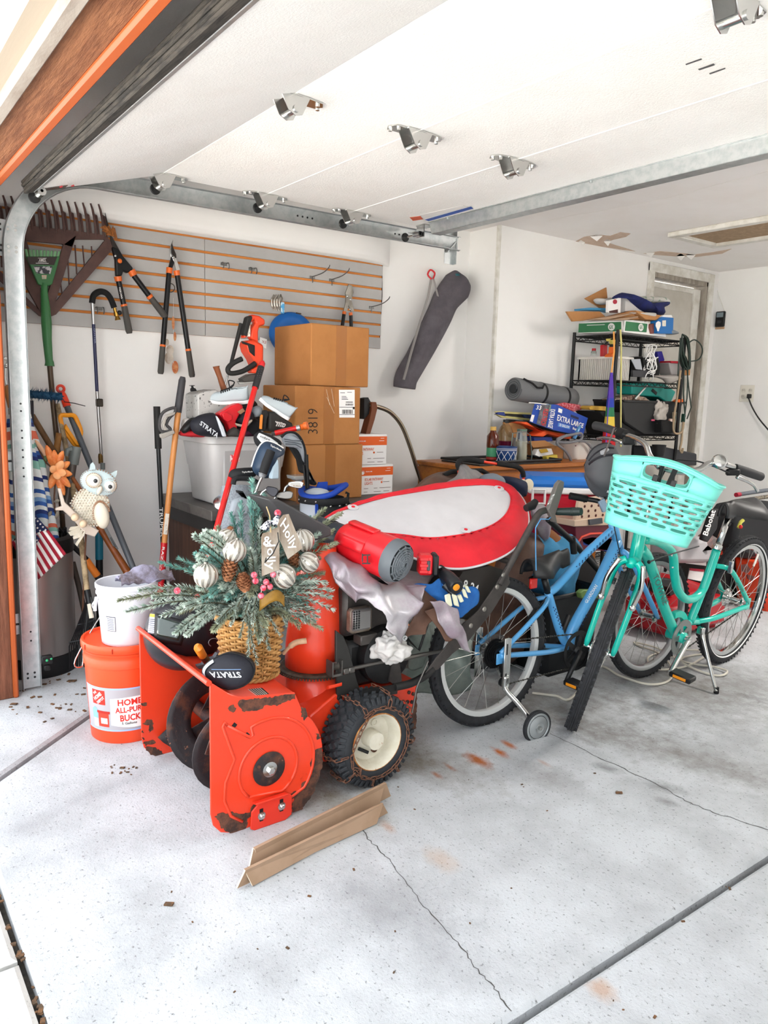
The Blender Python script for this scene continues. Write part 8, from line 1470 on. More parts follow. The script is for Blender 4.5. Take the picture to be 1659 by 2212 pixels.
for s_ in (-1,1):                            # training wheel brackets
 b0 = H1+bn*s_*.082; o = G().pbox(b0+V((0,.012,-.03)), bn*.003, Yv*.013, Zv*.105,.001).pbox(b0+V((0,.024,-.03)), bn*.010, Yv*.002, Zv*.105).build('stabiliser_bracket', chrome, kb)
 for z in (.03,-.09): G().pbox(b0+bn*s_*.0035+V((0,.012, z)), bn*.0006, Yv*.003, Zv*.022).build('slot', black, o)
 if s_ > 0:
  wc = BP(1155,1567,.185); st0 = b0+V((0,.014,-.13)); bt_tube(kb, 'stabiliser_strut', chrome, [st0+Zv*.05, st0, lerp(st0, wc, .5)+Zv*.005, wc], .011,10,4)
  wa = (bn*.96+bd*-.1).normalized(); tw = G().lathe([(.054,-.010),(.060,-.012),(.065,-.007),(.065,.007),(.061,.011),(.056,.009)], wc+bn*.012, wa, 36).build('stabiliser_tyre', tyre_, kb); G().lathe([(.057,.009),(.050,.012),(.046,.008),(.040,.013),(.020,.017),(.012,.012),(.001,.012)], wc+bn*.012, wa, 36, cap=False).build('stabiliser_disc', M('zinc_disc', '#9fa3a3', .35,.25), kb); G().lathe([(.008,.01),(.008,.024),(.001,.024)], wc+bn*.012, wa, 6).build('nut', chrome, kb)
SM = BP(1318,1100); bt_tube(kb, 'stem', black, [BP(1323,1128), SM], .015); bt_tube(kb, 'handlebar', black, [PX(1268,1078,-2.2), PX(1296,1084,-2.15), SM, SM+bn*.25+V((0,-.05,.03))][:3], .011); G().tube([PX(1231,1071,-2.24), PX(1268,1078,-2.2)], .016,12).build('grip', black, kb); G().pbox(PX(1303,1092,-2.1), RT*.012+UP*.008, UP*.024-RT*.01, FW*.014,.003).build('shifter', M('pale_blue_grey', '#8fa3b5', .4), kb)
for a, b in (((1325,1130),(1340,1200)),((1180,1290),(1165,1310))): TP(kb, 'brake_cable', black, [(a[0], a[1], -2.04),(b[0], b[1], -2.03)], 2.5,5)
G().pbox(BP(1150,1330,.03), bn*.012,(bd+Zv).normalized()*.035,(Zv-bd).normalized()*.008,.003).build('rear_brake', black, kb)
# --- teal cruiser
teal = M('teal_enamel_bike', '#10bfae', .25, coat=.5); tb2 = thing('cruiser_bicycle', 'teal step-through bicycle with a basket and kickstand, nearest the open floor', 'bicycle')
K = PZ(1235,1566); RK = V((-1.985,3.655,0)); W2 = V((-1.831,2.433,.324)); up2 = (W2-K).normalized(); vv = (W2-CAM).normalized(); axl = vv.cross(up2).normalized(); axl = axl if axl.dot(RT) > 0 else -axl; hd = up2.cross(axl).normalized(); hd = hd if hd.dot(-FW) > 0 else -hd
td = (V((K.x, K.y, 0))-RK).normalized(); lean = V((.10,0,.995)).normalized(); tn = td.cross(lean).normalized(); tn = tn if tn.x > 0 else -tn
def TQ(px, py, o=0): return PP(px, py, RK+tn*o, tn)
bwheel(tb2, W2, axl, .335,.026, M('grey_rim', '#a9aba9', .3,.8),32); W3 = RK+lean*.335; bwheel(tb2, W3, tn, .335,.026, chrome, 32, True)
HT, HB = TQ(1383,1150), TQ(1371,1212); bt_tube(tb2, 'head_tube', teal, [HT, HB], .026); BBt = TQ(1460,1372)
bt_tube(tb2, 'down_tube', teal, [TQ(1385,1185), TQ(1398,1203), TQ(1412,1240), TQ(1427,1290), TQ(1442,1330), BBt], .023,16); bt_tube(tb2, 'bottom_bracket', teal, [BBt-tn*.04, BBt+tn*.045], .026)
ST = TQ(1548,1188); bt_tube(tb2, 'step_through_tube', teal, [TQ(1392,1165), TQ(1425,1172), TQ(1452,1195), TQ(1457,1240), TQ(1463,1272), TQ(1478,1292), TQ(1497,1293), TQ(1515,1278), TQ(1527,1252), ST], .020,14); SB = TQ(1490,1344); bt_tube(tb2, 'seat_tube', teal, [ST, TQ(1520,1268), SB], .019); bt_tube(tb2, 'lower_tube', teal, [BBt, TQ(1478,1352), SB, TQ(1510,1342)], .017)
for q in ((1451,1200),(1453,1226)): G().ball(TQ(q[0], q[1], .02),.005,8,6).build('boss', chrome, tb2)
for s_ in (-1,1):
 bt_tube(tb2, 'chain_stay', teal, [TQ(1503,1343), lerp(TQ(1503,1343), W3,.3)+tn*s_*.04, W3+tn*s_*.065-lean*.01], .013,10); bt_tube(tb2, 'seat_stay', teal, [TQ(1546,1222), lerp(TQ(1546,1222), W3,.25)+tn*s_*.05+lean*.03, W3+tn*s_*.065+lean*.01], .012,10); G().pbox(W3+tn*s_*.066, tn*.004, td*.02, lean*.03,.003).build('dropout', teal, tb2)
# fork, crown and V brakes
cw = W2+up2*.375; bt_tube(tb2, 'steerer', teal, [HB, lerp(HB, cw, .6), cw], .021)
for s_ in (-1,1):
 P = [cw+axl*s_*.02+up2*.01, cw+axl*s_*.050-up2*.03, W2+axl*s_*.056+up2*.2, W2+axl*s_*.054]; bt_tube(tb2, 'fork_leg', teal, P, [.016]*6+[.014]*6+[.012]*6+[.009], 12); o = bt_tube(tb2, 'brake_arm', chrome, [W2+axl*s_*.062+up2*.22+hd*.02, W2+axl*s_*.066+up2*.30+hd*.03, W2+axl*s_*.045+up2*.385+hd*.03], .009,8); G().lathe([(.012,0),(.012,.02),(.006,.024)], W2+axl*s_*.062+up2*.215+hd*.014, hd, 12).build('pivot', chrome, o); G().pbox(W2+axl*s_*.036+up2*.29+hd*.02, axl*.006, up2*.008, hd*.03,.002).build('brake_pad', black, o)
G().lathe([(.024,0),(.026,.02),(.026,.12),(.020,.14)], HB, (HT-HB),20).build('lower_headset', teal, tb2); bt_tube(tb2, 'brake_cable', black, [TQ(1510,1180,.03), TQ(1440,1200,.04), TQ(1402,1214,.03)], .003,6); G().ball(TQ(1402,1214,.03),.008,8,6).build('cable_stop', black, tb2)
bt_tube(tb2, 'seat_post', chrome, [ST, TQ(1575,1112)], .015); G().lathe([(.022,-.012),(.024,0),(.022,.012)], TQ(1549,1182), ST-TQ(1575,1112),18).build('seat_clamp', chrome, tb2); G().tube([TQ(1568,1135), TQ(1571,1128)], .018,14).build('post_sleeve', black, tb2)
saddle(tb2, TQ(1605,1098),(td*.98+Zv*.08).normalized(),.115,.30, M('black_saddle', '#333334', .45), lean); text4('TOWNIE', M('green_black_print', '#0a5a52', .4), tb2, *[TQ(x, y, .0265) for x, y in ((1421,1238),(1446,1302),(1432,1308),(1409,1245))], .001); text4('eco', M('green_black_print'), tb2, *[TQ(x, y, .072) for x, y in ((1592,1257),(1608,1276),(1604,1280),(1588,1261))], .001)
cg = G()
for i in range(15):
 a0 = math.radians(75+i*9); a1 = a0+math.radians(9.5); e = [(td*math.cos(a)+lean*math.sin(a))*r for a, r in ((a0,.085),(a1,.085),(a1,.115),(a0,.115))]; cg.prism([BBt-tn*.005+q for q in e], tn*-.02)
cg.build('chain_guard', M('teal_translucent', '#2fd0bd', .3), tb2); cr = G().lathe([(.055,0),(.085,0),(.085,-.004),(.055,-.004),(.055,0)], BBt+tn*.03, tn, 36, cap=False)
for k in range(5): a = 2*PI*k/5; cr.bar(BBt+tn*.028, BBt+tn*.028+(td*math.cos(a)+lean*math.sin(a))*.06,.022,.004, tn)
cr.build('chainring', M('grey_ring', '#8f9390', .4,.7), tb2); PE = TQ(1449,1450,.10); G().tube([BBt+tn*.06, PE], [.015,.011], 10, sq=.7).build('crank_arm', chrome, tb2); pedal(tb2, PE+tn*.055,(td+tn*.1).normalized(), tn, .05,.034); G().lathe([(.016,0),(.016,.02),(.010,.024)], BBt+tn*.05, tn, 14).build('crank_bolt', chrome, tb2); bchain(tb2, [BBt+tn*.03-lean*.08, W3+tn*.04-lean*.04], chn); G().lathe([(.02,-.045),(.048,-.045),(.03,-.03),(.02,-.03)], W3, tn, 24, cap=False).build('sprocket', chrome, tb2)
kt = G().tube([TQ(1515,1358,.03), TQ(1520,1385,.05), PZ(1547,1494,.012)], [.014,.009,.008], 10).build('kickstand', chrome, tb2); G().lathe([(.010,0),(.012,.004),(.010,.03)], PZ(1547,1498),(0,0,1),12).build('rubber_foot', black, kt); G().pbox(TQ(1514,1362,.03), tn*.016, td*.014, lean*.018,.004).build('stand_mount', chrome, tb2)
G().pbox(TQ(1578,1225,.06), tn*.01, lean*.03, td*.008,.003).build('rear_brake', chrome, tb2); G().pbox(TQ(1633,1210,.01), tn*.003,(lean*.8-td*.4).normalized()*.035,(td*.8+lean*.4).normalized()*.009,.002).build('spoke_reflector', M('white_reflector', '#e2ded6', .2), tb2)
TP(tb2, 'saddle_charm', M('lime_charm', '#c9c45a', .4), [(1595,1140,-1.95),(1600,1128,-1.95),(1605,1124,-1.95)], 9,8); G().ball(PX(1600,1138,-1.94),.010,8,6).build('red_charm', M('red_reflector'), tb2)
# handlebars
BQ = lambda px, py, o=0: PP(px, py, HT-hd*(.06+o)+up2*.2, hd)
bt_tube(tb2, 'stem', chrome, [HT, HT+(HT-HB).normalized()*.10], .016); hbL = [BQ(1425,1010,-.02), BQ(1404,985), BQ(1395,962,.03), BQ(1378,949,.08), BQ(1352,940,.14), BQ(1330,932,.19)]; hbR = [BQ(1425,1010,-.02), BQ(1470,1020,-.0), BQ(1508,1015,.02), BQ(1530,1002,.05), BQ(1555,1000,.09), BQ(1588,1010,.15)]
bt_tube(tb2, 'handlebar', chrome, hbL, .012); bt_tube(tb2, 'handlebar', chrome, hbR, .012)
G().tube([BQ(1330,932,.19), BQ(1300,922,.24), BQ(1285,919,.27)], [.017,.019,.019], 14).build('grip', M('charcoal_grip', '#39393b', .7), tb2); G().tube([BQ(1588,1010,.15), BQ(1615,1020,.2), BQ(1644,1030,.26)], [.016,.019,.018], 14).build('grip', M('charcoal_grip'), tb2)
G().tube([BQ(1352,940,.14), BQ(1338,935,.17)], .024,14).build('shifter', black, tb2); G().pbox(BQ(1358,952,.12), RT*.025, UP*.018, FW*.012,.006).build('lever_mount', black, tb2); bt_tube(tb2, 'brake_lever', chrome, [BQ(1345,957,.12), BQ(1325,949,.15), BQ(1305,946,.18), BQ(1290,948,.2)], [.009]*6+[.008]*6+[.007]*7,8); G().pbox(BQ(1583,1020,.14), RT*.028, UP*.014, FW*.012,.006).build('lever_mount', black, tb2); bt_tube(tb2, 'brake_lever', chrome, [BQ(1592,1030,.14), BQ(1612,1038,.17), BQ(1628,1048,.2), BQ(1637,1062,.21)], [.009]*6+[.008]*6+[.007]*7,8)
bl = G().lathe([(.030,0),(.031,.006),(.024,.018),(.001,.024)], BQ(1554,998,.06),(hd*.8+up2*.3),24).build('bell', chrome, tb2); bt_tube(tb2, 'brake_cable', black, [BQ(1575,1022,.12), BQ(1535,1005,.06), BQ(1490,995,.02), BQ(1440,1010,-.02), HT], .0035,6)
# basket: woven-slot plastic tote on the handlebar
aqua = M('aqua_plastic', '#86dfd2', .35, var='#82dace', vs=3); bk3 = thing('bike_basket', 'aqua plastic slotted basket with handle holes hung on the teal bicycle', 'basket')
def FQ(px, py): return PP(px, py, HT+hd*.24, hd)
TL, TR, BR, BL = FQ(1322,985), FQ(1569,1056), FQ(1490,1186), FQ(1302,1118)
e1 = (TR-TL).normalized(); wT = (TR-TL).length; eu = ((TL-BL)+(TR-BR)); eu = (eu-e1*eu.dot(e1)).normalized(); wB = (BR-BL).length*.97; hB = ((TL-BL).dot(eu)+(TR-BR).dot(eu))/2; cT = (TL+TR)/2; cB = (BL+BR)/2
dT, dB = .235,.18
def bsk(s, v):                                # s around (0..1,0 = middle of front), v up (0..1)
 w_, d_ = lerp(wB, wT, v)/2, lerp(dB, dT, v)/2; c = lerp(cB, cT, v)-hd*d_; a = 2*PI*s; sx, cy = math.sin(a), math.cos(a); n_ = 4.2; k = (abs(sx)**n_+abs(cy)**n_)**(-1/n_)
 arch = max(0, math.cos(a)**2-.45)*1.8 if v > .66 else 0
 return c+e1*sx*k*w_+hd*cy*k*d_+eu*(hB*.15*arch*(v-.66)/.34-.012*(1-min(1, v*6))**2)
g = G(); NR, NC = 7,16; v0, v1 = .13,.70
def ringcell(s0, s1, va, vb, hs, hv, n=20):
 sm, vm = (s0+s1)/2,(va+vb)/2; o = []; i_ = []
 for k in range(n):
  a = 2*PI*(k+.5)/n; c, s = math.cos(a), math.sin(a); m = max(abs(c), abs(s)); o.append((sm+c/m*(s1-s0)/2, vm+s/m*(vb-va)/2)); k4 = (abs(c)**4+abs(s)**4)**-.25; i_.append((sm+c*k4*(s1-s0)/2*hs, vm+s*k4*(vb-va)/2*hv))
 g.add([bsk(*q) for q in o]+[bsk(*q) for q in i_], [(k, (k+1) % n, n+(k+1) % n, n+k) for k in range(n)]); 
 for c_, s_ in ((1,1),(-1,1),(-1,-1),(1,-1)):   # close the cell corners
  q = (sm+c_*(s1-s0)/2, vm+s_*(vb-va)/2); d = sorted(range(n), key=lambda k: (o[k][0]-q[0])**2/(s1-s0)**2+(o[k][1]-q[1])**2/(vb-va)**2)[:2]; g.add([bsk(*q), bsk(*o[d[0]]), bsk(*o[d[1]])], [(0,1,2)])
for r_ in range(NR):
 va, vb = lerp(v0, v1, r_/NR), lerp(v0, v1,(r_+1)/NR)
 for c in range(NC): s0 = (c+.5*(r_ % 2))/NC; ringcell(s0, s0+1/NC, va, vb, .76,.58)
def band(va, vb, n, sa=0, sb=1, m=104): g.grid(lambda u, v: bsk(lerp(sa, sb, u), lerp(va, vb, v)), m, n)
band(0, v0,4); band(v1,.76,1)
for ce in (0,.5): ringcell(ce-.066, ce+.066,.76,.955,.95,.92,40); band(.76,.955,3, ce+.066, ce+.434,44); 
band(.955,1.0,2)
g.build('shell', aqua, bk3, smooth=60, solid=.0045, off=-1)
G().tube([bsk(i/104,1.0) for i in range(104)], .0045,6, closed=True).build('rim', aqua, bk3, smooth=180); gb_ = G(); N = 52; gb_.v = [bsk(i/N, .004) for i in range(N)]+[sum((bsk(i/N, .004) for i in range(N)), V())/N]; gb_.f = [(i, (i+1) % N, N) for i in range(N)]; gb_.m = [0]*N; gb_.build('bottom', aqua, bk3, solid=.004)
for s_ in (-.03,.028): p = bsk(.0+s_*.0,.76); p = bsk(s_*.9,.80); G().pbox(p+hd*.003, e1*.010, eu*.012, hd*.004,.002).build('strap_tab', black, bk3)
sp0 = bsk(.495,.9); G().bar(bsk(.48,.98)+hd*.02, bsk(.485,.70)+hd*.02,.020,.006, hd).build('hanging_strap', black, bk3); G().tube([bsk(.52,.95)+hd*.02, bsk(.515,.72)+hd*.02], .008,8).build('hanging_strap', black, bk3)
# helmet hanging from the left grip
hl = thing('bike_helmet', 'grey and black bike helmet with zebra underside hanging on the left grip', 'helmet'); hc2 = BQ(1296,1018,.20); ra = (.10,.105,.125)
def hel(u, v): a = 2*PI*u; t = lerp(.02,.62, v)*PI; d = RT*(-math.cos(t))+UP*math.sin(t)*math.cos(a)*1.25+FW*math.sin(t)*math.sin(a); return hc2+RT*.03+d*.090*(1+.05*math.cos(a*6)*math.sin(t*1.3))
G().grid(hel, 44,20, cu=True).build('shell', M('helmet_grey', '#5e5f62', .6, bump=.1, bs=200), hl, smooth=180, solid=.012); g = G()
for k in range(5): a = -1.0+k*.5; g.tube([hel((a+.0)/(2*PI), v/10)+(hel(a/(2*PI), v/10)-hc2).normalized()*.004 for v in range(2,10)], .007,6)
g.build('vent_ridge', M('helmet_black', '#26252d', .4), hl); G().grid(lambda u, v: hel(lerp(.38,.62, u), lerp(.55,1, v))+(hel(.5,.8)-hc2).normalized()*.006,12,8).build('zebra_trim', M('zebra', '#232325', .5, var='#e8e8e8', vs=30, vlo=.49, vhi=.51), hl, smooth=180, solid=.003)
TP(hl, 'strap', M('grey_strap', '#6f6866', .8), [(1327,925,-1.98),(1316,955,-2.02),(1305,985,-2.05)], 4,6); G().prism([PX(x, y, hc2.x+.05) for x, y in ((1303,975),(1316,968),(1322,1000),(1318,1030),(1308,1005))], (-.02,0,0)).build('side_panel', M('helmet_pale', '#a9aaad', .5), hl, bev=.004)
# ================================================================ WIRE SHELF AND THE RIGHT SIDE
c8 = lambda x, y: (1220+x/5.184,620+y/5.184); c9 = lambda x, y: (1280+x/6.38,860+y/6.38)
def T8(name, lab, cat, *ps, c=c8):
 t = thing(name, lab, cat)
 for p in ps: pil(t, p[0], p[1], p[2], p[3], p[4], p[5] if len(p) > 5 else .004, c)
 return t
blw = M('black_wire', '#19191a', .5); wsh = thing('wire_shelf', 'black wire shelving unit in front of the side door, loaded on four levels', 'shelf'); SX0, SX1, SY0, SY1 = -3.77,-3.39,4.46,5.26
lv = [PX(1336,722, SX1).z, PX(1330,822, SX1).z, PX(1322,943, SX1).z, .12]
for x in (SX0, SX1):
 for y in (SY0, SY1): o = G().cyl((x, y, 0),(x, y, lv[0]+.03),.0125, n=12).build('post', blw, wsh)
for z in lv:
 for (a, b) in (((SX1, SY0),(SX1, SY1)),((SX0, SY0),(SX0, SY1)),((SX0, SY0),(SX1, SY0)),((SX0, SY1),(SX1, SY1))):
  A, B = V((a[0], a[1], z)), V((b[0], b[1], z)); g = G().tube([A, B], .0045,6).tube([A-Zv*.032, B-Zv*.032], .0045,6); n = int((B-A).length/.035); g.tube([lerp(A, B, k/n)-Zv*(.032 if k % 2 else 0) for k in range(n+1)], .003,4); g.build('edge_truss', blw, wsh)
 g = G()
 for k in range(1,30): y = lerp(SY0, SY1, k/30); g.tube([(SX0, y, z+.002),(SX1, y, z+.002)], .0022,4)
 g.build('wire_deck', blw, wsh)
grn, xs1 = M('carton_green', '#3f8058', .6), SX1-.02
gx = T8('green_carton', 'flat green and white 6X carton on the top of the wire shelf', 'box', ('right_face', ((665,370),(935,398),(925,525),(660,505)), xs1,.004, sow, .0005),('green_panel', ((683,385),(922,412),(912,508),(672,490)), xs1+.003,.003, grn, .0005))
ry = PX(*c8(660,440), xs1).y
def LY(x, y): return PY(*c8(x, y), ry)
G().prism([LY(125,400), LY(645,372), LY(660,505), LY(125,518)], (0,.5,0)).build('carton', sow, gx, smooth=0); G().prism([LY(135,410), LY(632,390), LY(632,495), LY(135,512)], (0,-.002,0)).build('green_panel', grn, gx, smooth=0)
for f, cx, w_ in ((LY, 525,38),(lambda x, y: PX(*c8(x, y), xs1+.006),850,28)):
 pts = [f(cx+w_*math.cos(a),447+(5 if cx > 800 else 0)+42*math.sin(a)) for a in [2*PI*i/20 for i in range(20)]]; n = (pts[5]-pts[0]).cross(pts[10]-pts[0]).normalized(); n = n if n.dot(CAM-pts[0]) > 0 else -n
 G().prism([p+n*.003 for p in pts], -n*.002).build('white_disc', sow, gx, smooth=0); text4('6X', grn, gx, f(cx-w_*.6,425), f(cx+w_*.6,425), f(cx+w_*.6,473), f(cx-w_*.6,473),.005,.02)
G().prism([LY(250,425), LY(450,418), LY(450,424), LY(250,432)], (0,-.003,0)).build('print_line', sow, gx, smooth=0)
T8('flattened_cartons', 'stack of opened brown cardboard flats on top of the green carton', 'box', ('left_flap', ((0,275),(370,275),(445,345),(190,380),(70,388)), xs1-.10,.02, cbd),('sheet', ((180,375),(450,330),(690,270),(840,320),(770,370),(640,372)), xs1-.05,.06, cbd),('sheet', ((660,272),(900,320),(1000,330),(985,390),(770,372),(680,300)), xs1-.03,.10, cbd),('sheet', ((220,368),(690,298),(690,312),(420,372)), xs1,.04, cbl, .002),('sheet', ((430,372),(770,330),(770,345),(640,375)), xs1+.005,.04, cbl, .002))
T8('raised_flap', 'brown cardboard flap standing up at the back of the shelf top', 'cardboard', ('flap', ((212,130),(455,5),(467,120),(450,235),(380,235)), xs1-.22,.01, cbd, .002))
T8('blue_box', 'flat light blue box on the cardboard at the left of the shelf top', 'box', ('box', ((100,248),(160,243),(450,250),(450,292),(380,275),(105,268)), xs1-.16,.10, M('light_blue_print', '#4f9ac4', .6)))
wx = T8('white_carton', 'white carton with a red round mark on top of the shelf heap', 'box', ('front', ((460,152),(605,120),(598,292),(455,288)), xs1-.06,.02, sow, .002),('side', ((606,120),(640,135),(850,272),(598,292)), xs1-.10,.06, M('carton_white_side', '#d8d5d3', .6),.002),('red_mark', tuple((560+22*math.cos(a*PI/8),165+26*math.sin(a*PI/8)) for a in range(16)), xs1-.047,.004, M('mark_red', '#b02a44', .5),.0005),('dark_strip', ((495,270),(590,250),(590,290),(500,288)), xs1-.047,.004, M('strip_dark', '#5a3430', .6),.0005))
pouch('blue_cloth', 'dark blue cloth bundled over the white carton on the shelf', 'cloth', ((530,118),(640,62),(740,100),(800,150),(890,195),(1140,165),(1165,200),(1095,240),(1105,315),(1010,315),(960,270),(850,272),(740,190),(640,110)), xs1-.08,.08, M('dark_blue_cloth', '#242f6e', .85, var='#1b2454', vs=12, bump=.4, bs=20), c8); pouch('white_bag', 'white and green plastic bag behind the blue cloth', 'bag', ((755,130),(880,102),(1110,115),(1172,148),(1160,185),(900,188),(820,150)), xs1-.14,.05, M('white_green_bag', '#d9d8d2', .4, var='#5f8f74', vs=5, vlo=.55, vhi=.6), c8); pouch('tissue', 'white paper wad beside the raised cardboard flap', 'paper', ((335,150),(360,125),(460,130),(520,120),(470,190),(380,195)), xs1-.18,.04, M('white_cloth'), c8); pouch('white_sack', 'white plastic sack on the flattened cartons', 'sack', ((720,285),(960,285),(1005,310),(990,345),(880,330)), xs1-.02,.05, M('white_cloth'), c8)
bbx = T8('bulb_carton', 'blue light bulb carton at the right of the shelf top', 'box', ('carton', ((955,385),(1010,340),(1140,350),(1133,530),(955,522)), xs1+.01,.06, M('bulb_blue', '#1f74b4', .5)),('flap', ((1010,340),(1040,318),(1130,318),(1142,350)), xs1+.01,.05, sow, .002),('bulb_picture', ((1020,400),(1045,382),(1070,395),(1072,430),(1055,470),(1050,495),(1035,495),(1030,470),(1015,435)), xs1+.042,.003, sow, .0005),('label', ((1090,375),(1130,372),(1128,440),(1090,440)), xs1+.042,.003, M('paper_label'),.0005),('side_print', ((925,420),(960,410),(960,525),(930,525)), xs1-.0,.03, M('bulb_side', '#8f5a52', .5),.002))
pouch('folded_hat', 'grey cap on the right end of the top shelf', 'cap', ((1130,478),(1190,482),(1255,520),(1200,535),(1130,530)), xs1+.0,.05, M('slate_grey'), c8)
# level two
wb_ = thing('white_basket', 'white slotted plastic basket holding spray bottles on the second shelf', 'basket'); z2 = lv[1]+.006; wbm = M('white_basket', '#d9d5ce', .5); by0, by1, bx0, bx1 = 4.50,4.665,-3.74,-3.42; H_ = .155
G().box((bx0+.01, by0+.01, z2),(bx1-.01, by1-.01, z2+.012)).build('floor', wbm, wb_, smooth=0); G().tube([(bx0-.01, by0-.01, z2+H_),(bx1+.01, by0-.01, z2+H_),(bx1+.01, by1+.01, z2+H_),(bx0-.01, by1+.01, z2+H_)], .009,6, closed=True).build('rim', wbm, wb_)
for (A, B) in (((bx0, by0),(bx1, by0)),((bx1, by0),(bx1, by1)),((bx0, by1),(bx1, by1)),((bx0, by0),(bx0, by1))):
 n = int((V(A)-V(B)).length/.0165)
 for k in range(n+1): p = lerp(V((*A, z2)), V((*B, z2)), k/n); G().bar(p, p+Zv*H_, .009,.006).build('bar', wbm, wb_, smooth=0)
bottle('sauce_bottle', 'clear bottle with a red cap in the white basket', 'bottle', 1282,768,-3.6, [(6,0),(6,8),(4,10)], M('clear_glass'), [('cap', [(4.5,10),(4.5,15),(.1,15)], M('cap_red', '#b5202c', .5))]); T8('red_can', 'red and silver spray can standing in the white basket', 'can', ('can', ((395,650),(440,642),(440,780),(392,785)),-3.55,.03, M('can_red', '#b8222c', .4)),('nozzle', ((435,645),(480,580),(475,610),(445,660)),-3.54,.015, black, .002))
T8('spray_bottle', 'orange bottle with a yellow trigger sprayer on the second shelf', 'bottle', ('bottle', ((440,785),(450,760),(485,740),(490,670),(525,670),(530,785)),-3.46,.05, M('safety_orange', '#e8772a', .4)),('trigger', ((455,580),(530,572),(540,640),(500,645),(490,600),(465,610)),-3.46,.03, M('pale_yellow', '#cfc06a', .5)),('neck', ((497,640),(528,640),(528,672),(497,672)),-3.46,.03, black))
T8('storage_box', 'black storage box with a grey screen on the second shelf', 'box', ('bin', ((650,1000),(670,790),(720,780),(735,1005)),-3.50,.12, black),('box', ((720,795),(890,790),(912,900),(900,1012),(735,1005)),-3.46,.12, M('matt_black')),('screen', ((738,810),(838,805),(862,930),(790,920)),-3.395,.006, M('lcd_grey', '#a9adb3', .3),.001),('grey_lower', ((735,930),(900,935),(895,1010),(740,1005)),-3.40,.02, M('charcoal_box', '#3b3c40', .6),.002))
cw_ = thing('charging_lead', 'tangled white cord heaped on the second shelf', 'cord'); rg2 = random.Random(5); cc8 = PX(*c8(950,850),-3.40); g = G(); g.tube(spline([cc8+V((rg2.uniform(-.04,.03), rg2.uniform(-.06,.06), rg2.uniform(-.12,.14)*(1 if i % 2 else .9))) for i in range(46)], 5),.0038,5); g.build('cord', sow, cw_)
T8('purple_box', 'small purple box behind the white cord', 'box', ('box', ((975,730),(1025,720),(1055,820),(1030,850),(990,850)),-3.50,.05, M('purple_print', '#3c3494', .5))); T8('clear_tub', 'clear food tub with a red lid on the second shelf', 'tub', ('tub', ((1035,850),(1210,855),(1180,985),(1060,985)),-3.44,.10, M('clear_plastic2', '#c4bfc0', .15, trans=.55),.006),('lid', ((1030,830),(1215,838),(1213,862),(1035,856)),-3.44,.12, M('lid_red', '#b02438', .5))); T8('kraft_box', 'small kraft carton at the right of the second shelf', 'box', ('carton', ((1205,875),(1300,870),(1300,990),(1180,985)),-3.44,.08, cbd)); pouch('plastic_bag', 'clear plastic bag sagging over the second shelf edge', 'bag', ((1000,1000),(1060,985),(1250,985),(1310,1020),(1270,1050),(1160,1088),(1100,1040)),-3.37,.03, M('clear_film', '#cfc9c4', .15, trans=.6), c8)
# level three and below
T8('teal_caddy', 'teal plastic caddy with a handle slot lying on the black tote', 'caddy', ('body', ((575,1075),(930,1080),(960,1090),(1070,1170),(1030,1260),(1000,1310),(880,1230),(700,1215),(575,1200)),-3.60,.14, M('teal_plastic', '#1f9c92', .45),.008),('slot', ((985,1138),(1035,1180),(1020,1212),(968,1165)),-3.528,.003, black, .0005))
T8('black_tote', 'large black plastic tote on the third shelf', 'tote', ('body', ((310,1262),(1000,1282),(985,1330),(960,1640),(560,1640),(340,1500)),-3.56,.26, M('black_tote', '#1f2022', .45),.012),('rim', ((308,1255),(1005,1275),(1003,1300),(312,1282)),-3.56,.28, M('black_tote'),.004),('papers', ((400,1255),(640,1205),(760,1235),(800,1275),(430,1275)),-3.55,.12, M('paper_heap', '#b9a494', .8, var='#5a4038', vs=40),.004),('wire_arm', ((770,1250),(915,1090),(925,1100),(785,1262)),-3.47,.01, steel, .001))
ws = thing('rainbow_windsock', 'rainbow windsock hanging on an orange strap from the shelf post', 'windsock'); TP(ws, 'strap', M('tan_strap', '#d9a055', .7), [(1326,716,-3.36),(1327,760,-3.36),(1321,805,-3.36)], 9,6, sq=.3)
bands = (('sock_purple', '#5a3aa8', 805,0,860,1),('sock_blue', '#2745a8', 860,0,880,1),('sock_green', '#2f8058', 880,0,900,1),('sock_yellow', '#d9c050', 900,0,920,1),('sock_orange', '#e0642c', 920,0,932,1),('sock_red', '#c0202c', 932,0,972,1))
def wsk(y): t = (y-805)/167; return PX(1321-7*t, y, -3.35),(5+20*t)*.00235
for nm, col, y0_, _, y1_, _2 in bands:
 def fw2(u, v, y0_=y0_, y1_=y1_): c, r = wsk(lerp(y0_, y1_, v)); a = 2*PI*u; r *= 1+.18*math.sin(a*4); return c+V((math.cos(a)*r*.6, math.sin(a)*r, 0))
 G().grid(fw2,32,4, cu=True).build('colour_band', M(nm, col, .7), ws, smooth=180)
TP(ws, 'purple_tail', M('sock_purple'), [(1319,815,-3.325),(1314,880,-3.31),(1309,960,-3.31)], 6,6, sq=.3); pole('pale yellow strap hanging beside the shelf post', 'strap', 'yellow_strap', [('strap', M('pale_yellow_strap', '#cfc888', .7), [(1340,712),(1342,740),(1341,860),(1341,965)], 6)], -3.36)
hz = thing('garden_hose', 'dark green hose coiled over the right post of the wire shelf', 'hose'); hg = M('dark_green_rubber', '#24392f', .5)
for i in range(7): TP(hz, 'hose_loop', hg, [(a.x, a.y, -3.37+.012*(i % 3)) for a in spline([(1474,722,0),(1468+i*1.5,760,0),(1472+i*2,790-i*2,0),(1484+i*.5,797,0),(1488+i*.6,770+i*3,0),(1482+i, 735,0),(1474,722,0)], 6)], 5,6)
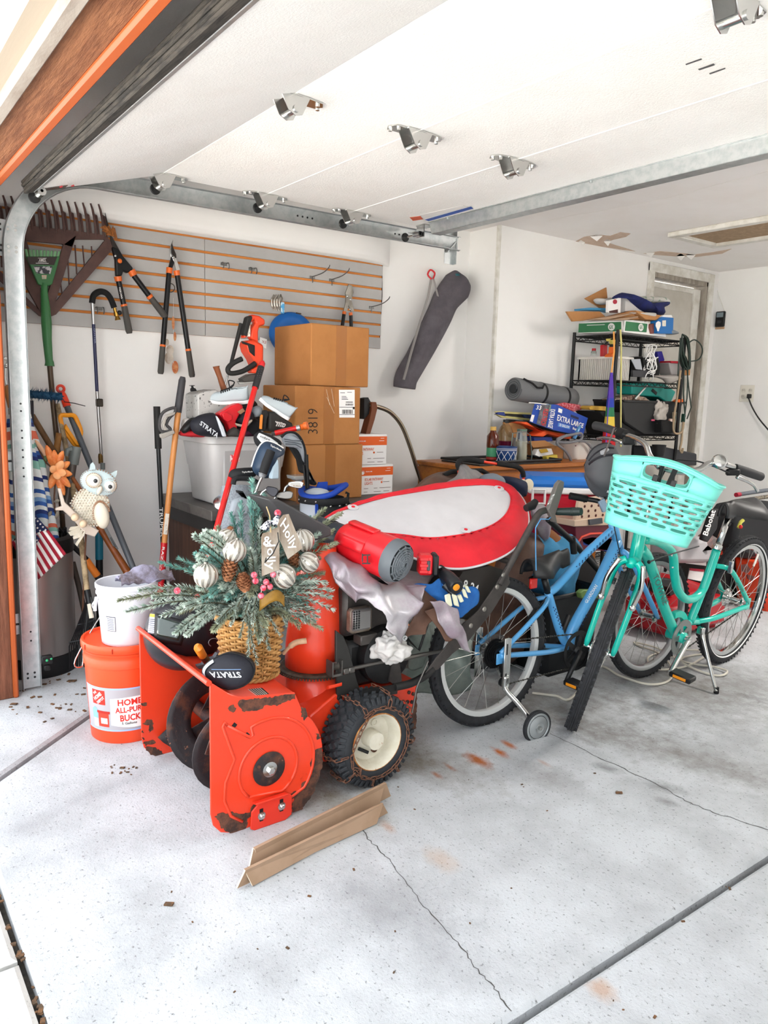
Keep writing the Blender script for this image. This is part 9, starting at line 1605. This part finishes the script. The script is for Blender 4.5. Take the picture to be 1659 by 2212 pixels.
TP(hz, 'hose_loop', hg, [(a.x, a.y, -3.36) for a in spline([(1486,742,0),(1500,734,0),(1514,745,0),(1517,762,0),(1508,777,0),(1487,781,0)], 6)], 5,6)
for a in (((1484,795),(1488,840),(1493,880),(1484,905)),((1478,790),(1476,850),(1480,900)),((1486,795),(1484,860),(1478,905)),((1470,730),(1465,800),(1462,860))): TP(hz, 'hose_tail', hg, [(q[0], q[1], -3.355) for q in a], 5,6)
G().box(PX(1470,912,-3.36), PX(1482,894,-3.33),.004).build('plug', M('plug_green', '#1f4a3c', .5), hz)
pole('beige rope looped at the right end of the shelf', 'rope', 'rope', [('rope', M('beige_rope', '#a8957c', .9, bump=.5, bs=150), [(a.x, a.y) for a in spline([(1470,800,0),(1464,850,0),(1456,900,0),(1455,930,0),(1463,937,0),(1474,930,0),(1478,900,0),(1474,930,0),(1472,955,0),(1469,970,0),(1473,978,0),(1475,968,0)], 5)], 8)], -3.34)
tag(blob(PX(*c9(930,190),-3.43),(.05,.075,.085),.5,22,36,24,4).build('print_bag', M('printed_film', '#b5aea6', .3, var='#8a4a50', vs=14, vlo=.66, vhi=.68), smooth=60), 'white printed plastic bag at the right of the third shelf', 'bag')
for lab, pts, m in (('orange and white bottle low on the third shelf', ((985,280),(1020,280),(1020,440),(970,440)), M('white_orange', '#d9cfc4', .5, var='#d8622c', vs=14)),('clear jar of nuts on the third shelf beside the rope', ((1035,190),(1120,190),(1120,450),(1030,450)), M('jar_nuts', '#b9a88f', .4, var='#8fa89c', vs=40))): T8('bottle', lab, 'bottle', ('body', pts, -3.44,.06, m), c=c9)
T8('black_pack', 'black pack with a pink tab beside the black tote', 'bag', ('pack', ((800,290),(900,300),(980,330),(965,470),(800,470)),-3.41,.10, M('matt_black'),.012),('pink_tab', ((805,292),(850,292),(850,315),(805,315)),-3.355,.004, M('pink', '#c04a6a', .5),.0005), c=c9); T8('orange_scoop', 'orange plastic scoop above the printed bag', 'scoop', ('scoop', ((1090,45),(1130,15),(1195,10),(1195,50),(1140,60)),-3.40,.04, orangep), c=c9)
bottle('black_pot', 'black plastic pot with cables below the shelf', 'pot', 1422,985,-3.40, [(12,0),(15,24),(14,24),(11,4)], black); T8('grey_crate', 'dark crate under the wire shelf behind the bicycle basket', 'crate', ('crate', ((560,650),(700,650),(1130,740),(1130,900),(560,900)),-3.50,.2, M('charcoal_box'),.01), c=c9)
# --- machines and bags behind the teal bicycle
rc = thing('air_compressor', 'red air compressor behind the teal bicycle frame', 'compressor'); rm = M('compressor_red', '#b01a28', .35); G().tube([PX(1395,1330,-2.55), PX(1400,1330,-2.55)+V((-.02,.03,0)), PX(1500,1320,-2.5)], [.12,.17,.17], 28).build('tank', rm, rc); G().box((-2.62, PX(1395,1400,-2.45).y, .03),(-2.30, PX(1510,1400,-2.45).y, .20),.02).build('base', rm, rc); pil(rc, 'motor_cover', ((1385,1250),(1420,1235),(1470,1250),(1485,1290),(1400,1300)),-2.52,.16, rm, .02, cI); pil(rc, 'black_grip', ((1395,1270),(1405,1245),(1440,1248),(1450,1275),(1430,1285),(1428,1266),(1412,1262),(1408,1280)),-2.40,.05, black, .006, cI)
gn = thing('generator', 'dark grey generator with warning labels behind the teal seat tube', 'generator'); pil(gn, 'body', ((1458,1195),(1475,1185),(1600,1195),(1605,1330),(1470,1330)),-2.72,.22, M('generator_grey', '#474747', .5),.015, cI); pil(gn, 'orange_top', ((1465,1190),(1510,1180),(1600,1190),(1600,1200),(1470,1198)),-2.64,.16, redor, .006, cI)
for q in (((1482,1208),(1525,1212),(1524,1222),(1481,1217)),((1489,1227),(1520,1230),(1516,1256),(1485,1250))): pil(gn, 'warning_label', q, -2.608,.004, sow, .0005, cI)
pil(gn, 'red_band', ((1490,1227),(1520,1230),(1519,1235),(1489,1232)),-2.603,.004, M('mark_red'),.0005, cI)
og = T8('orange_case', 'orange plastic machine case behind the rear wheel of the teal bicycle', 'case', ('shell', ((1585,1202),(1640,1205),(1665,1260),(1665,1350),(1635,1385),(1600,1390),(1590,1300)),-2.45,.22, M('case_orange', '#e2502a', .4),.02),('foot', ((1590,1365),(1665,1330),(1665,1355),(1630,1390),(1600,1398)),-2.36,.1, M('case_orange'),.01),('dark_slot', ((1600,1220),(1612,1218),(1620,1230),(1612,1238),(1602,1234)),-2.335,.006, M('slot_dark', '#5a1f14', .7),.001),('dark_slot', ((1612,1240),(1630,1245),(1625,1256),(1614,1250)),-2.335,.006, M('slot_dark'),.001), c=cI)
bp2 = thing('racket_backpack', 'black racket backpack with white lettering behind the saddle', 'backpack'); pil(bp2, 'body', ((1525,1110),(1545,1085),(1600,1075),(1670,1090),(1670,1200),(1600,1185),(1550,1195),(1515,1175)),-2.55,.22, M('black_bag_fabric'),.03, cI); pil(bp2, 'side_flap', ((1530,1100),(1545,1098),(1540,1140),(1520,1170),(1508,1165)),-2.42,.03, black, .008, cI); text4('Babolat', lblw, bp2, *[PX(x, y, -2.40) for x, y in ((1517,1154),(1535,1101),(1546,1103),(1528,1158))], .002,.02)
for lab, y, m in (('grey racket handle lying behind the saddle, upper of two', 1062, M('racket_grey', '#70757c', .7)),('taped pale racket handle lying behind the saddle, lower of two', 1076, M('tape_pale', '#a89e8c', .8, var='#5d5a55', vs=60))): pole(lab, 'racket', 'racket', [('handle', m, [(1596, y+6),(1670, y-5)], 14),('collar', M('mark_red'), [(1590, y+7),(1598, y+6)], 15)], -2.65)
T8('silver_tub', 'pale grey round tub behind the teal head tube', 'tub', ('tub', ((1400,1165),(1460,1150),(1485,1170),(1470,1205),(1400,1205)),-2.60,.2, M('tub_grey', '#b5b2b4', .5),.03), c=cI); T8('red_grey_canister', 'grey canister with a red end under the basket corner', 'canister', ('body', ((1478,1185),(1510,1150),(1535,1165),(1525,1185),(1490,1200)),-2.55,.1, M('canister', '#77706e', .4, var='#8a3a34', vs=6),.02), c=cI)
ec = thing('extension_lead', 'white extension cord coiled loosely on the floor under the bicycles', 'cord'); g = G(); g.tube(spline([PZ(x, y, .006+.004*(i % 3)) for i, (x, y) in enumerate(((1150,1497),(1200,1503),(1235,1507),(1290,1440),(1340,1460),(1400,1478),(1445,1470),(1450,1440),(1420,1410),(1380,1395),(1372,1388),(1420,1400),(1480,1430),(1540,1440),(1571,1450),(1550,1460),(1500,1445),(1470,1425),(1500,1415),(1540,1412),(1515,1405),(1450,1405),(1400,1420),(1420,1445),(1480,1440),(1520,1420)))], 7),.0055,6); g.build('cable', M('ivory_vinyl', '#cfcabd', .5), ec)
finalize()
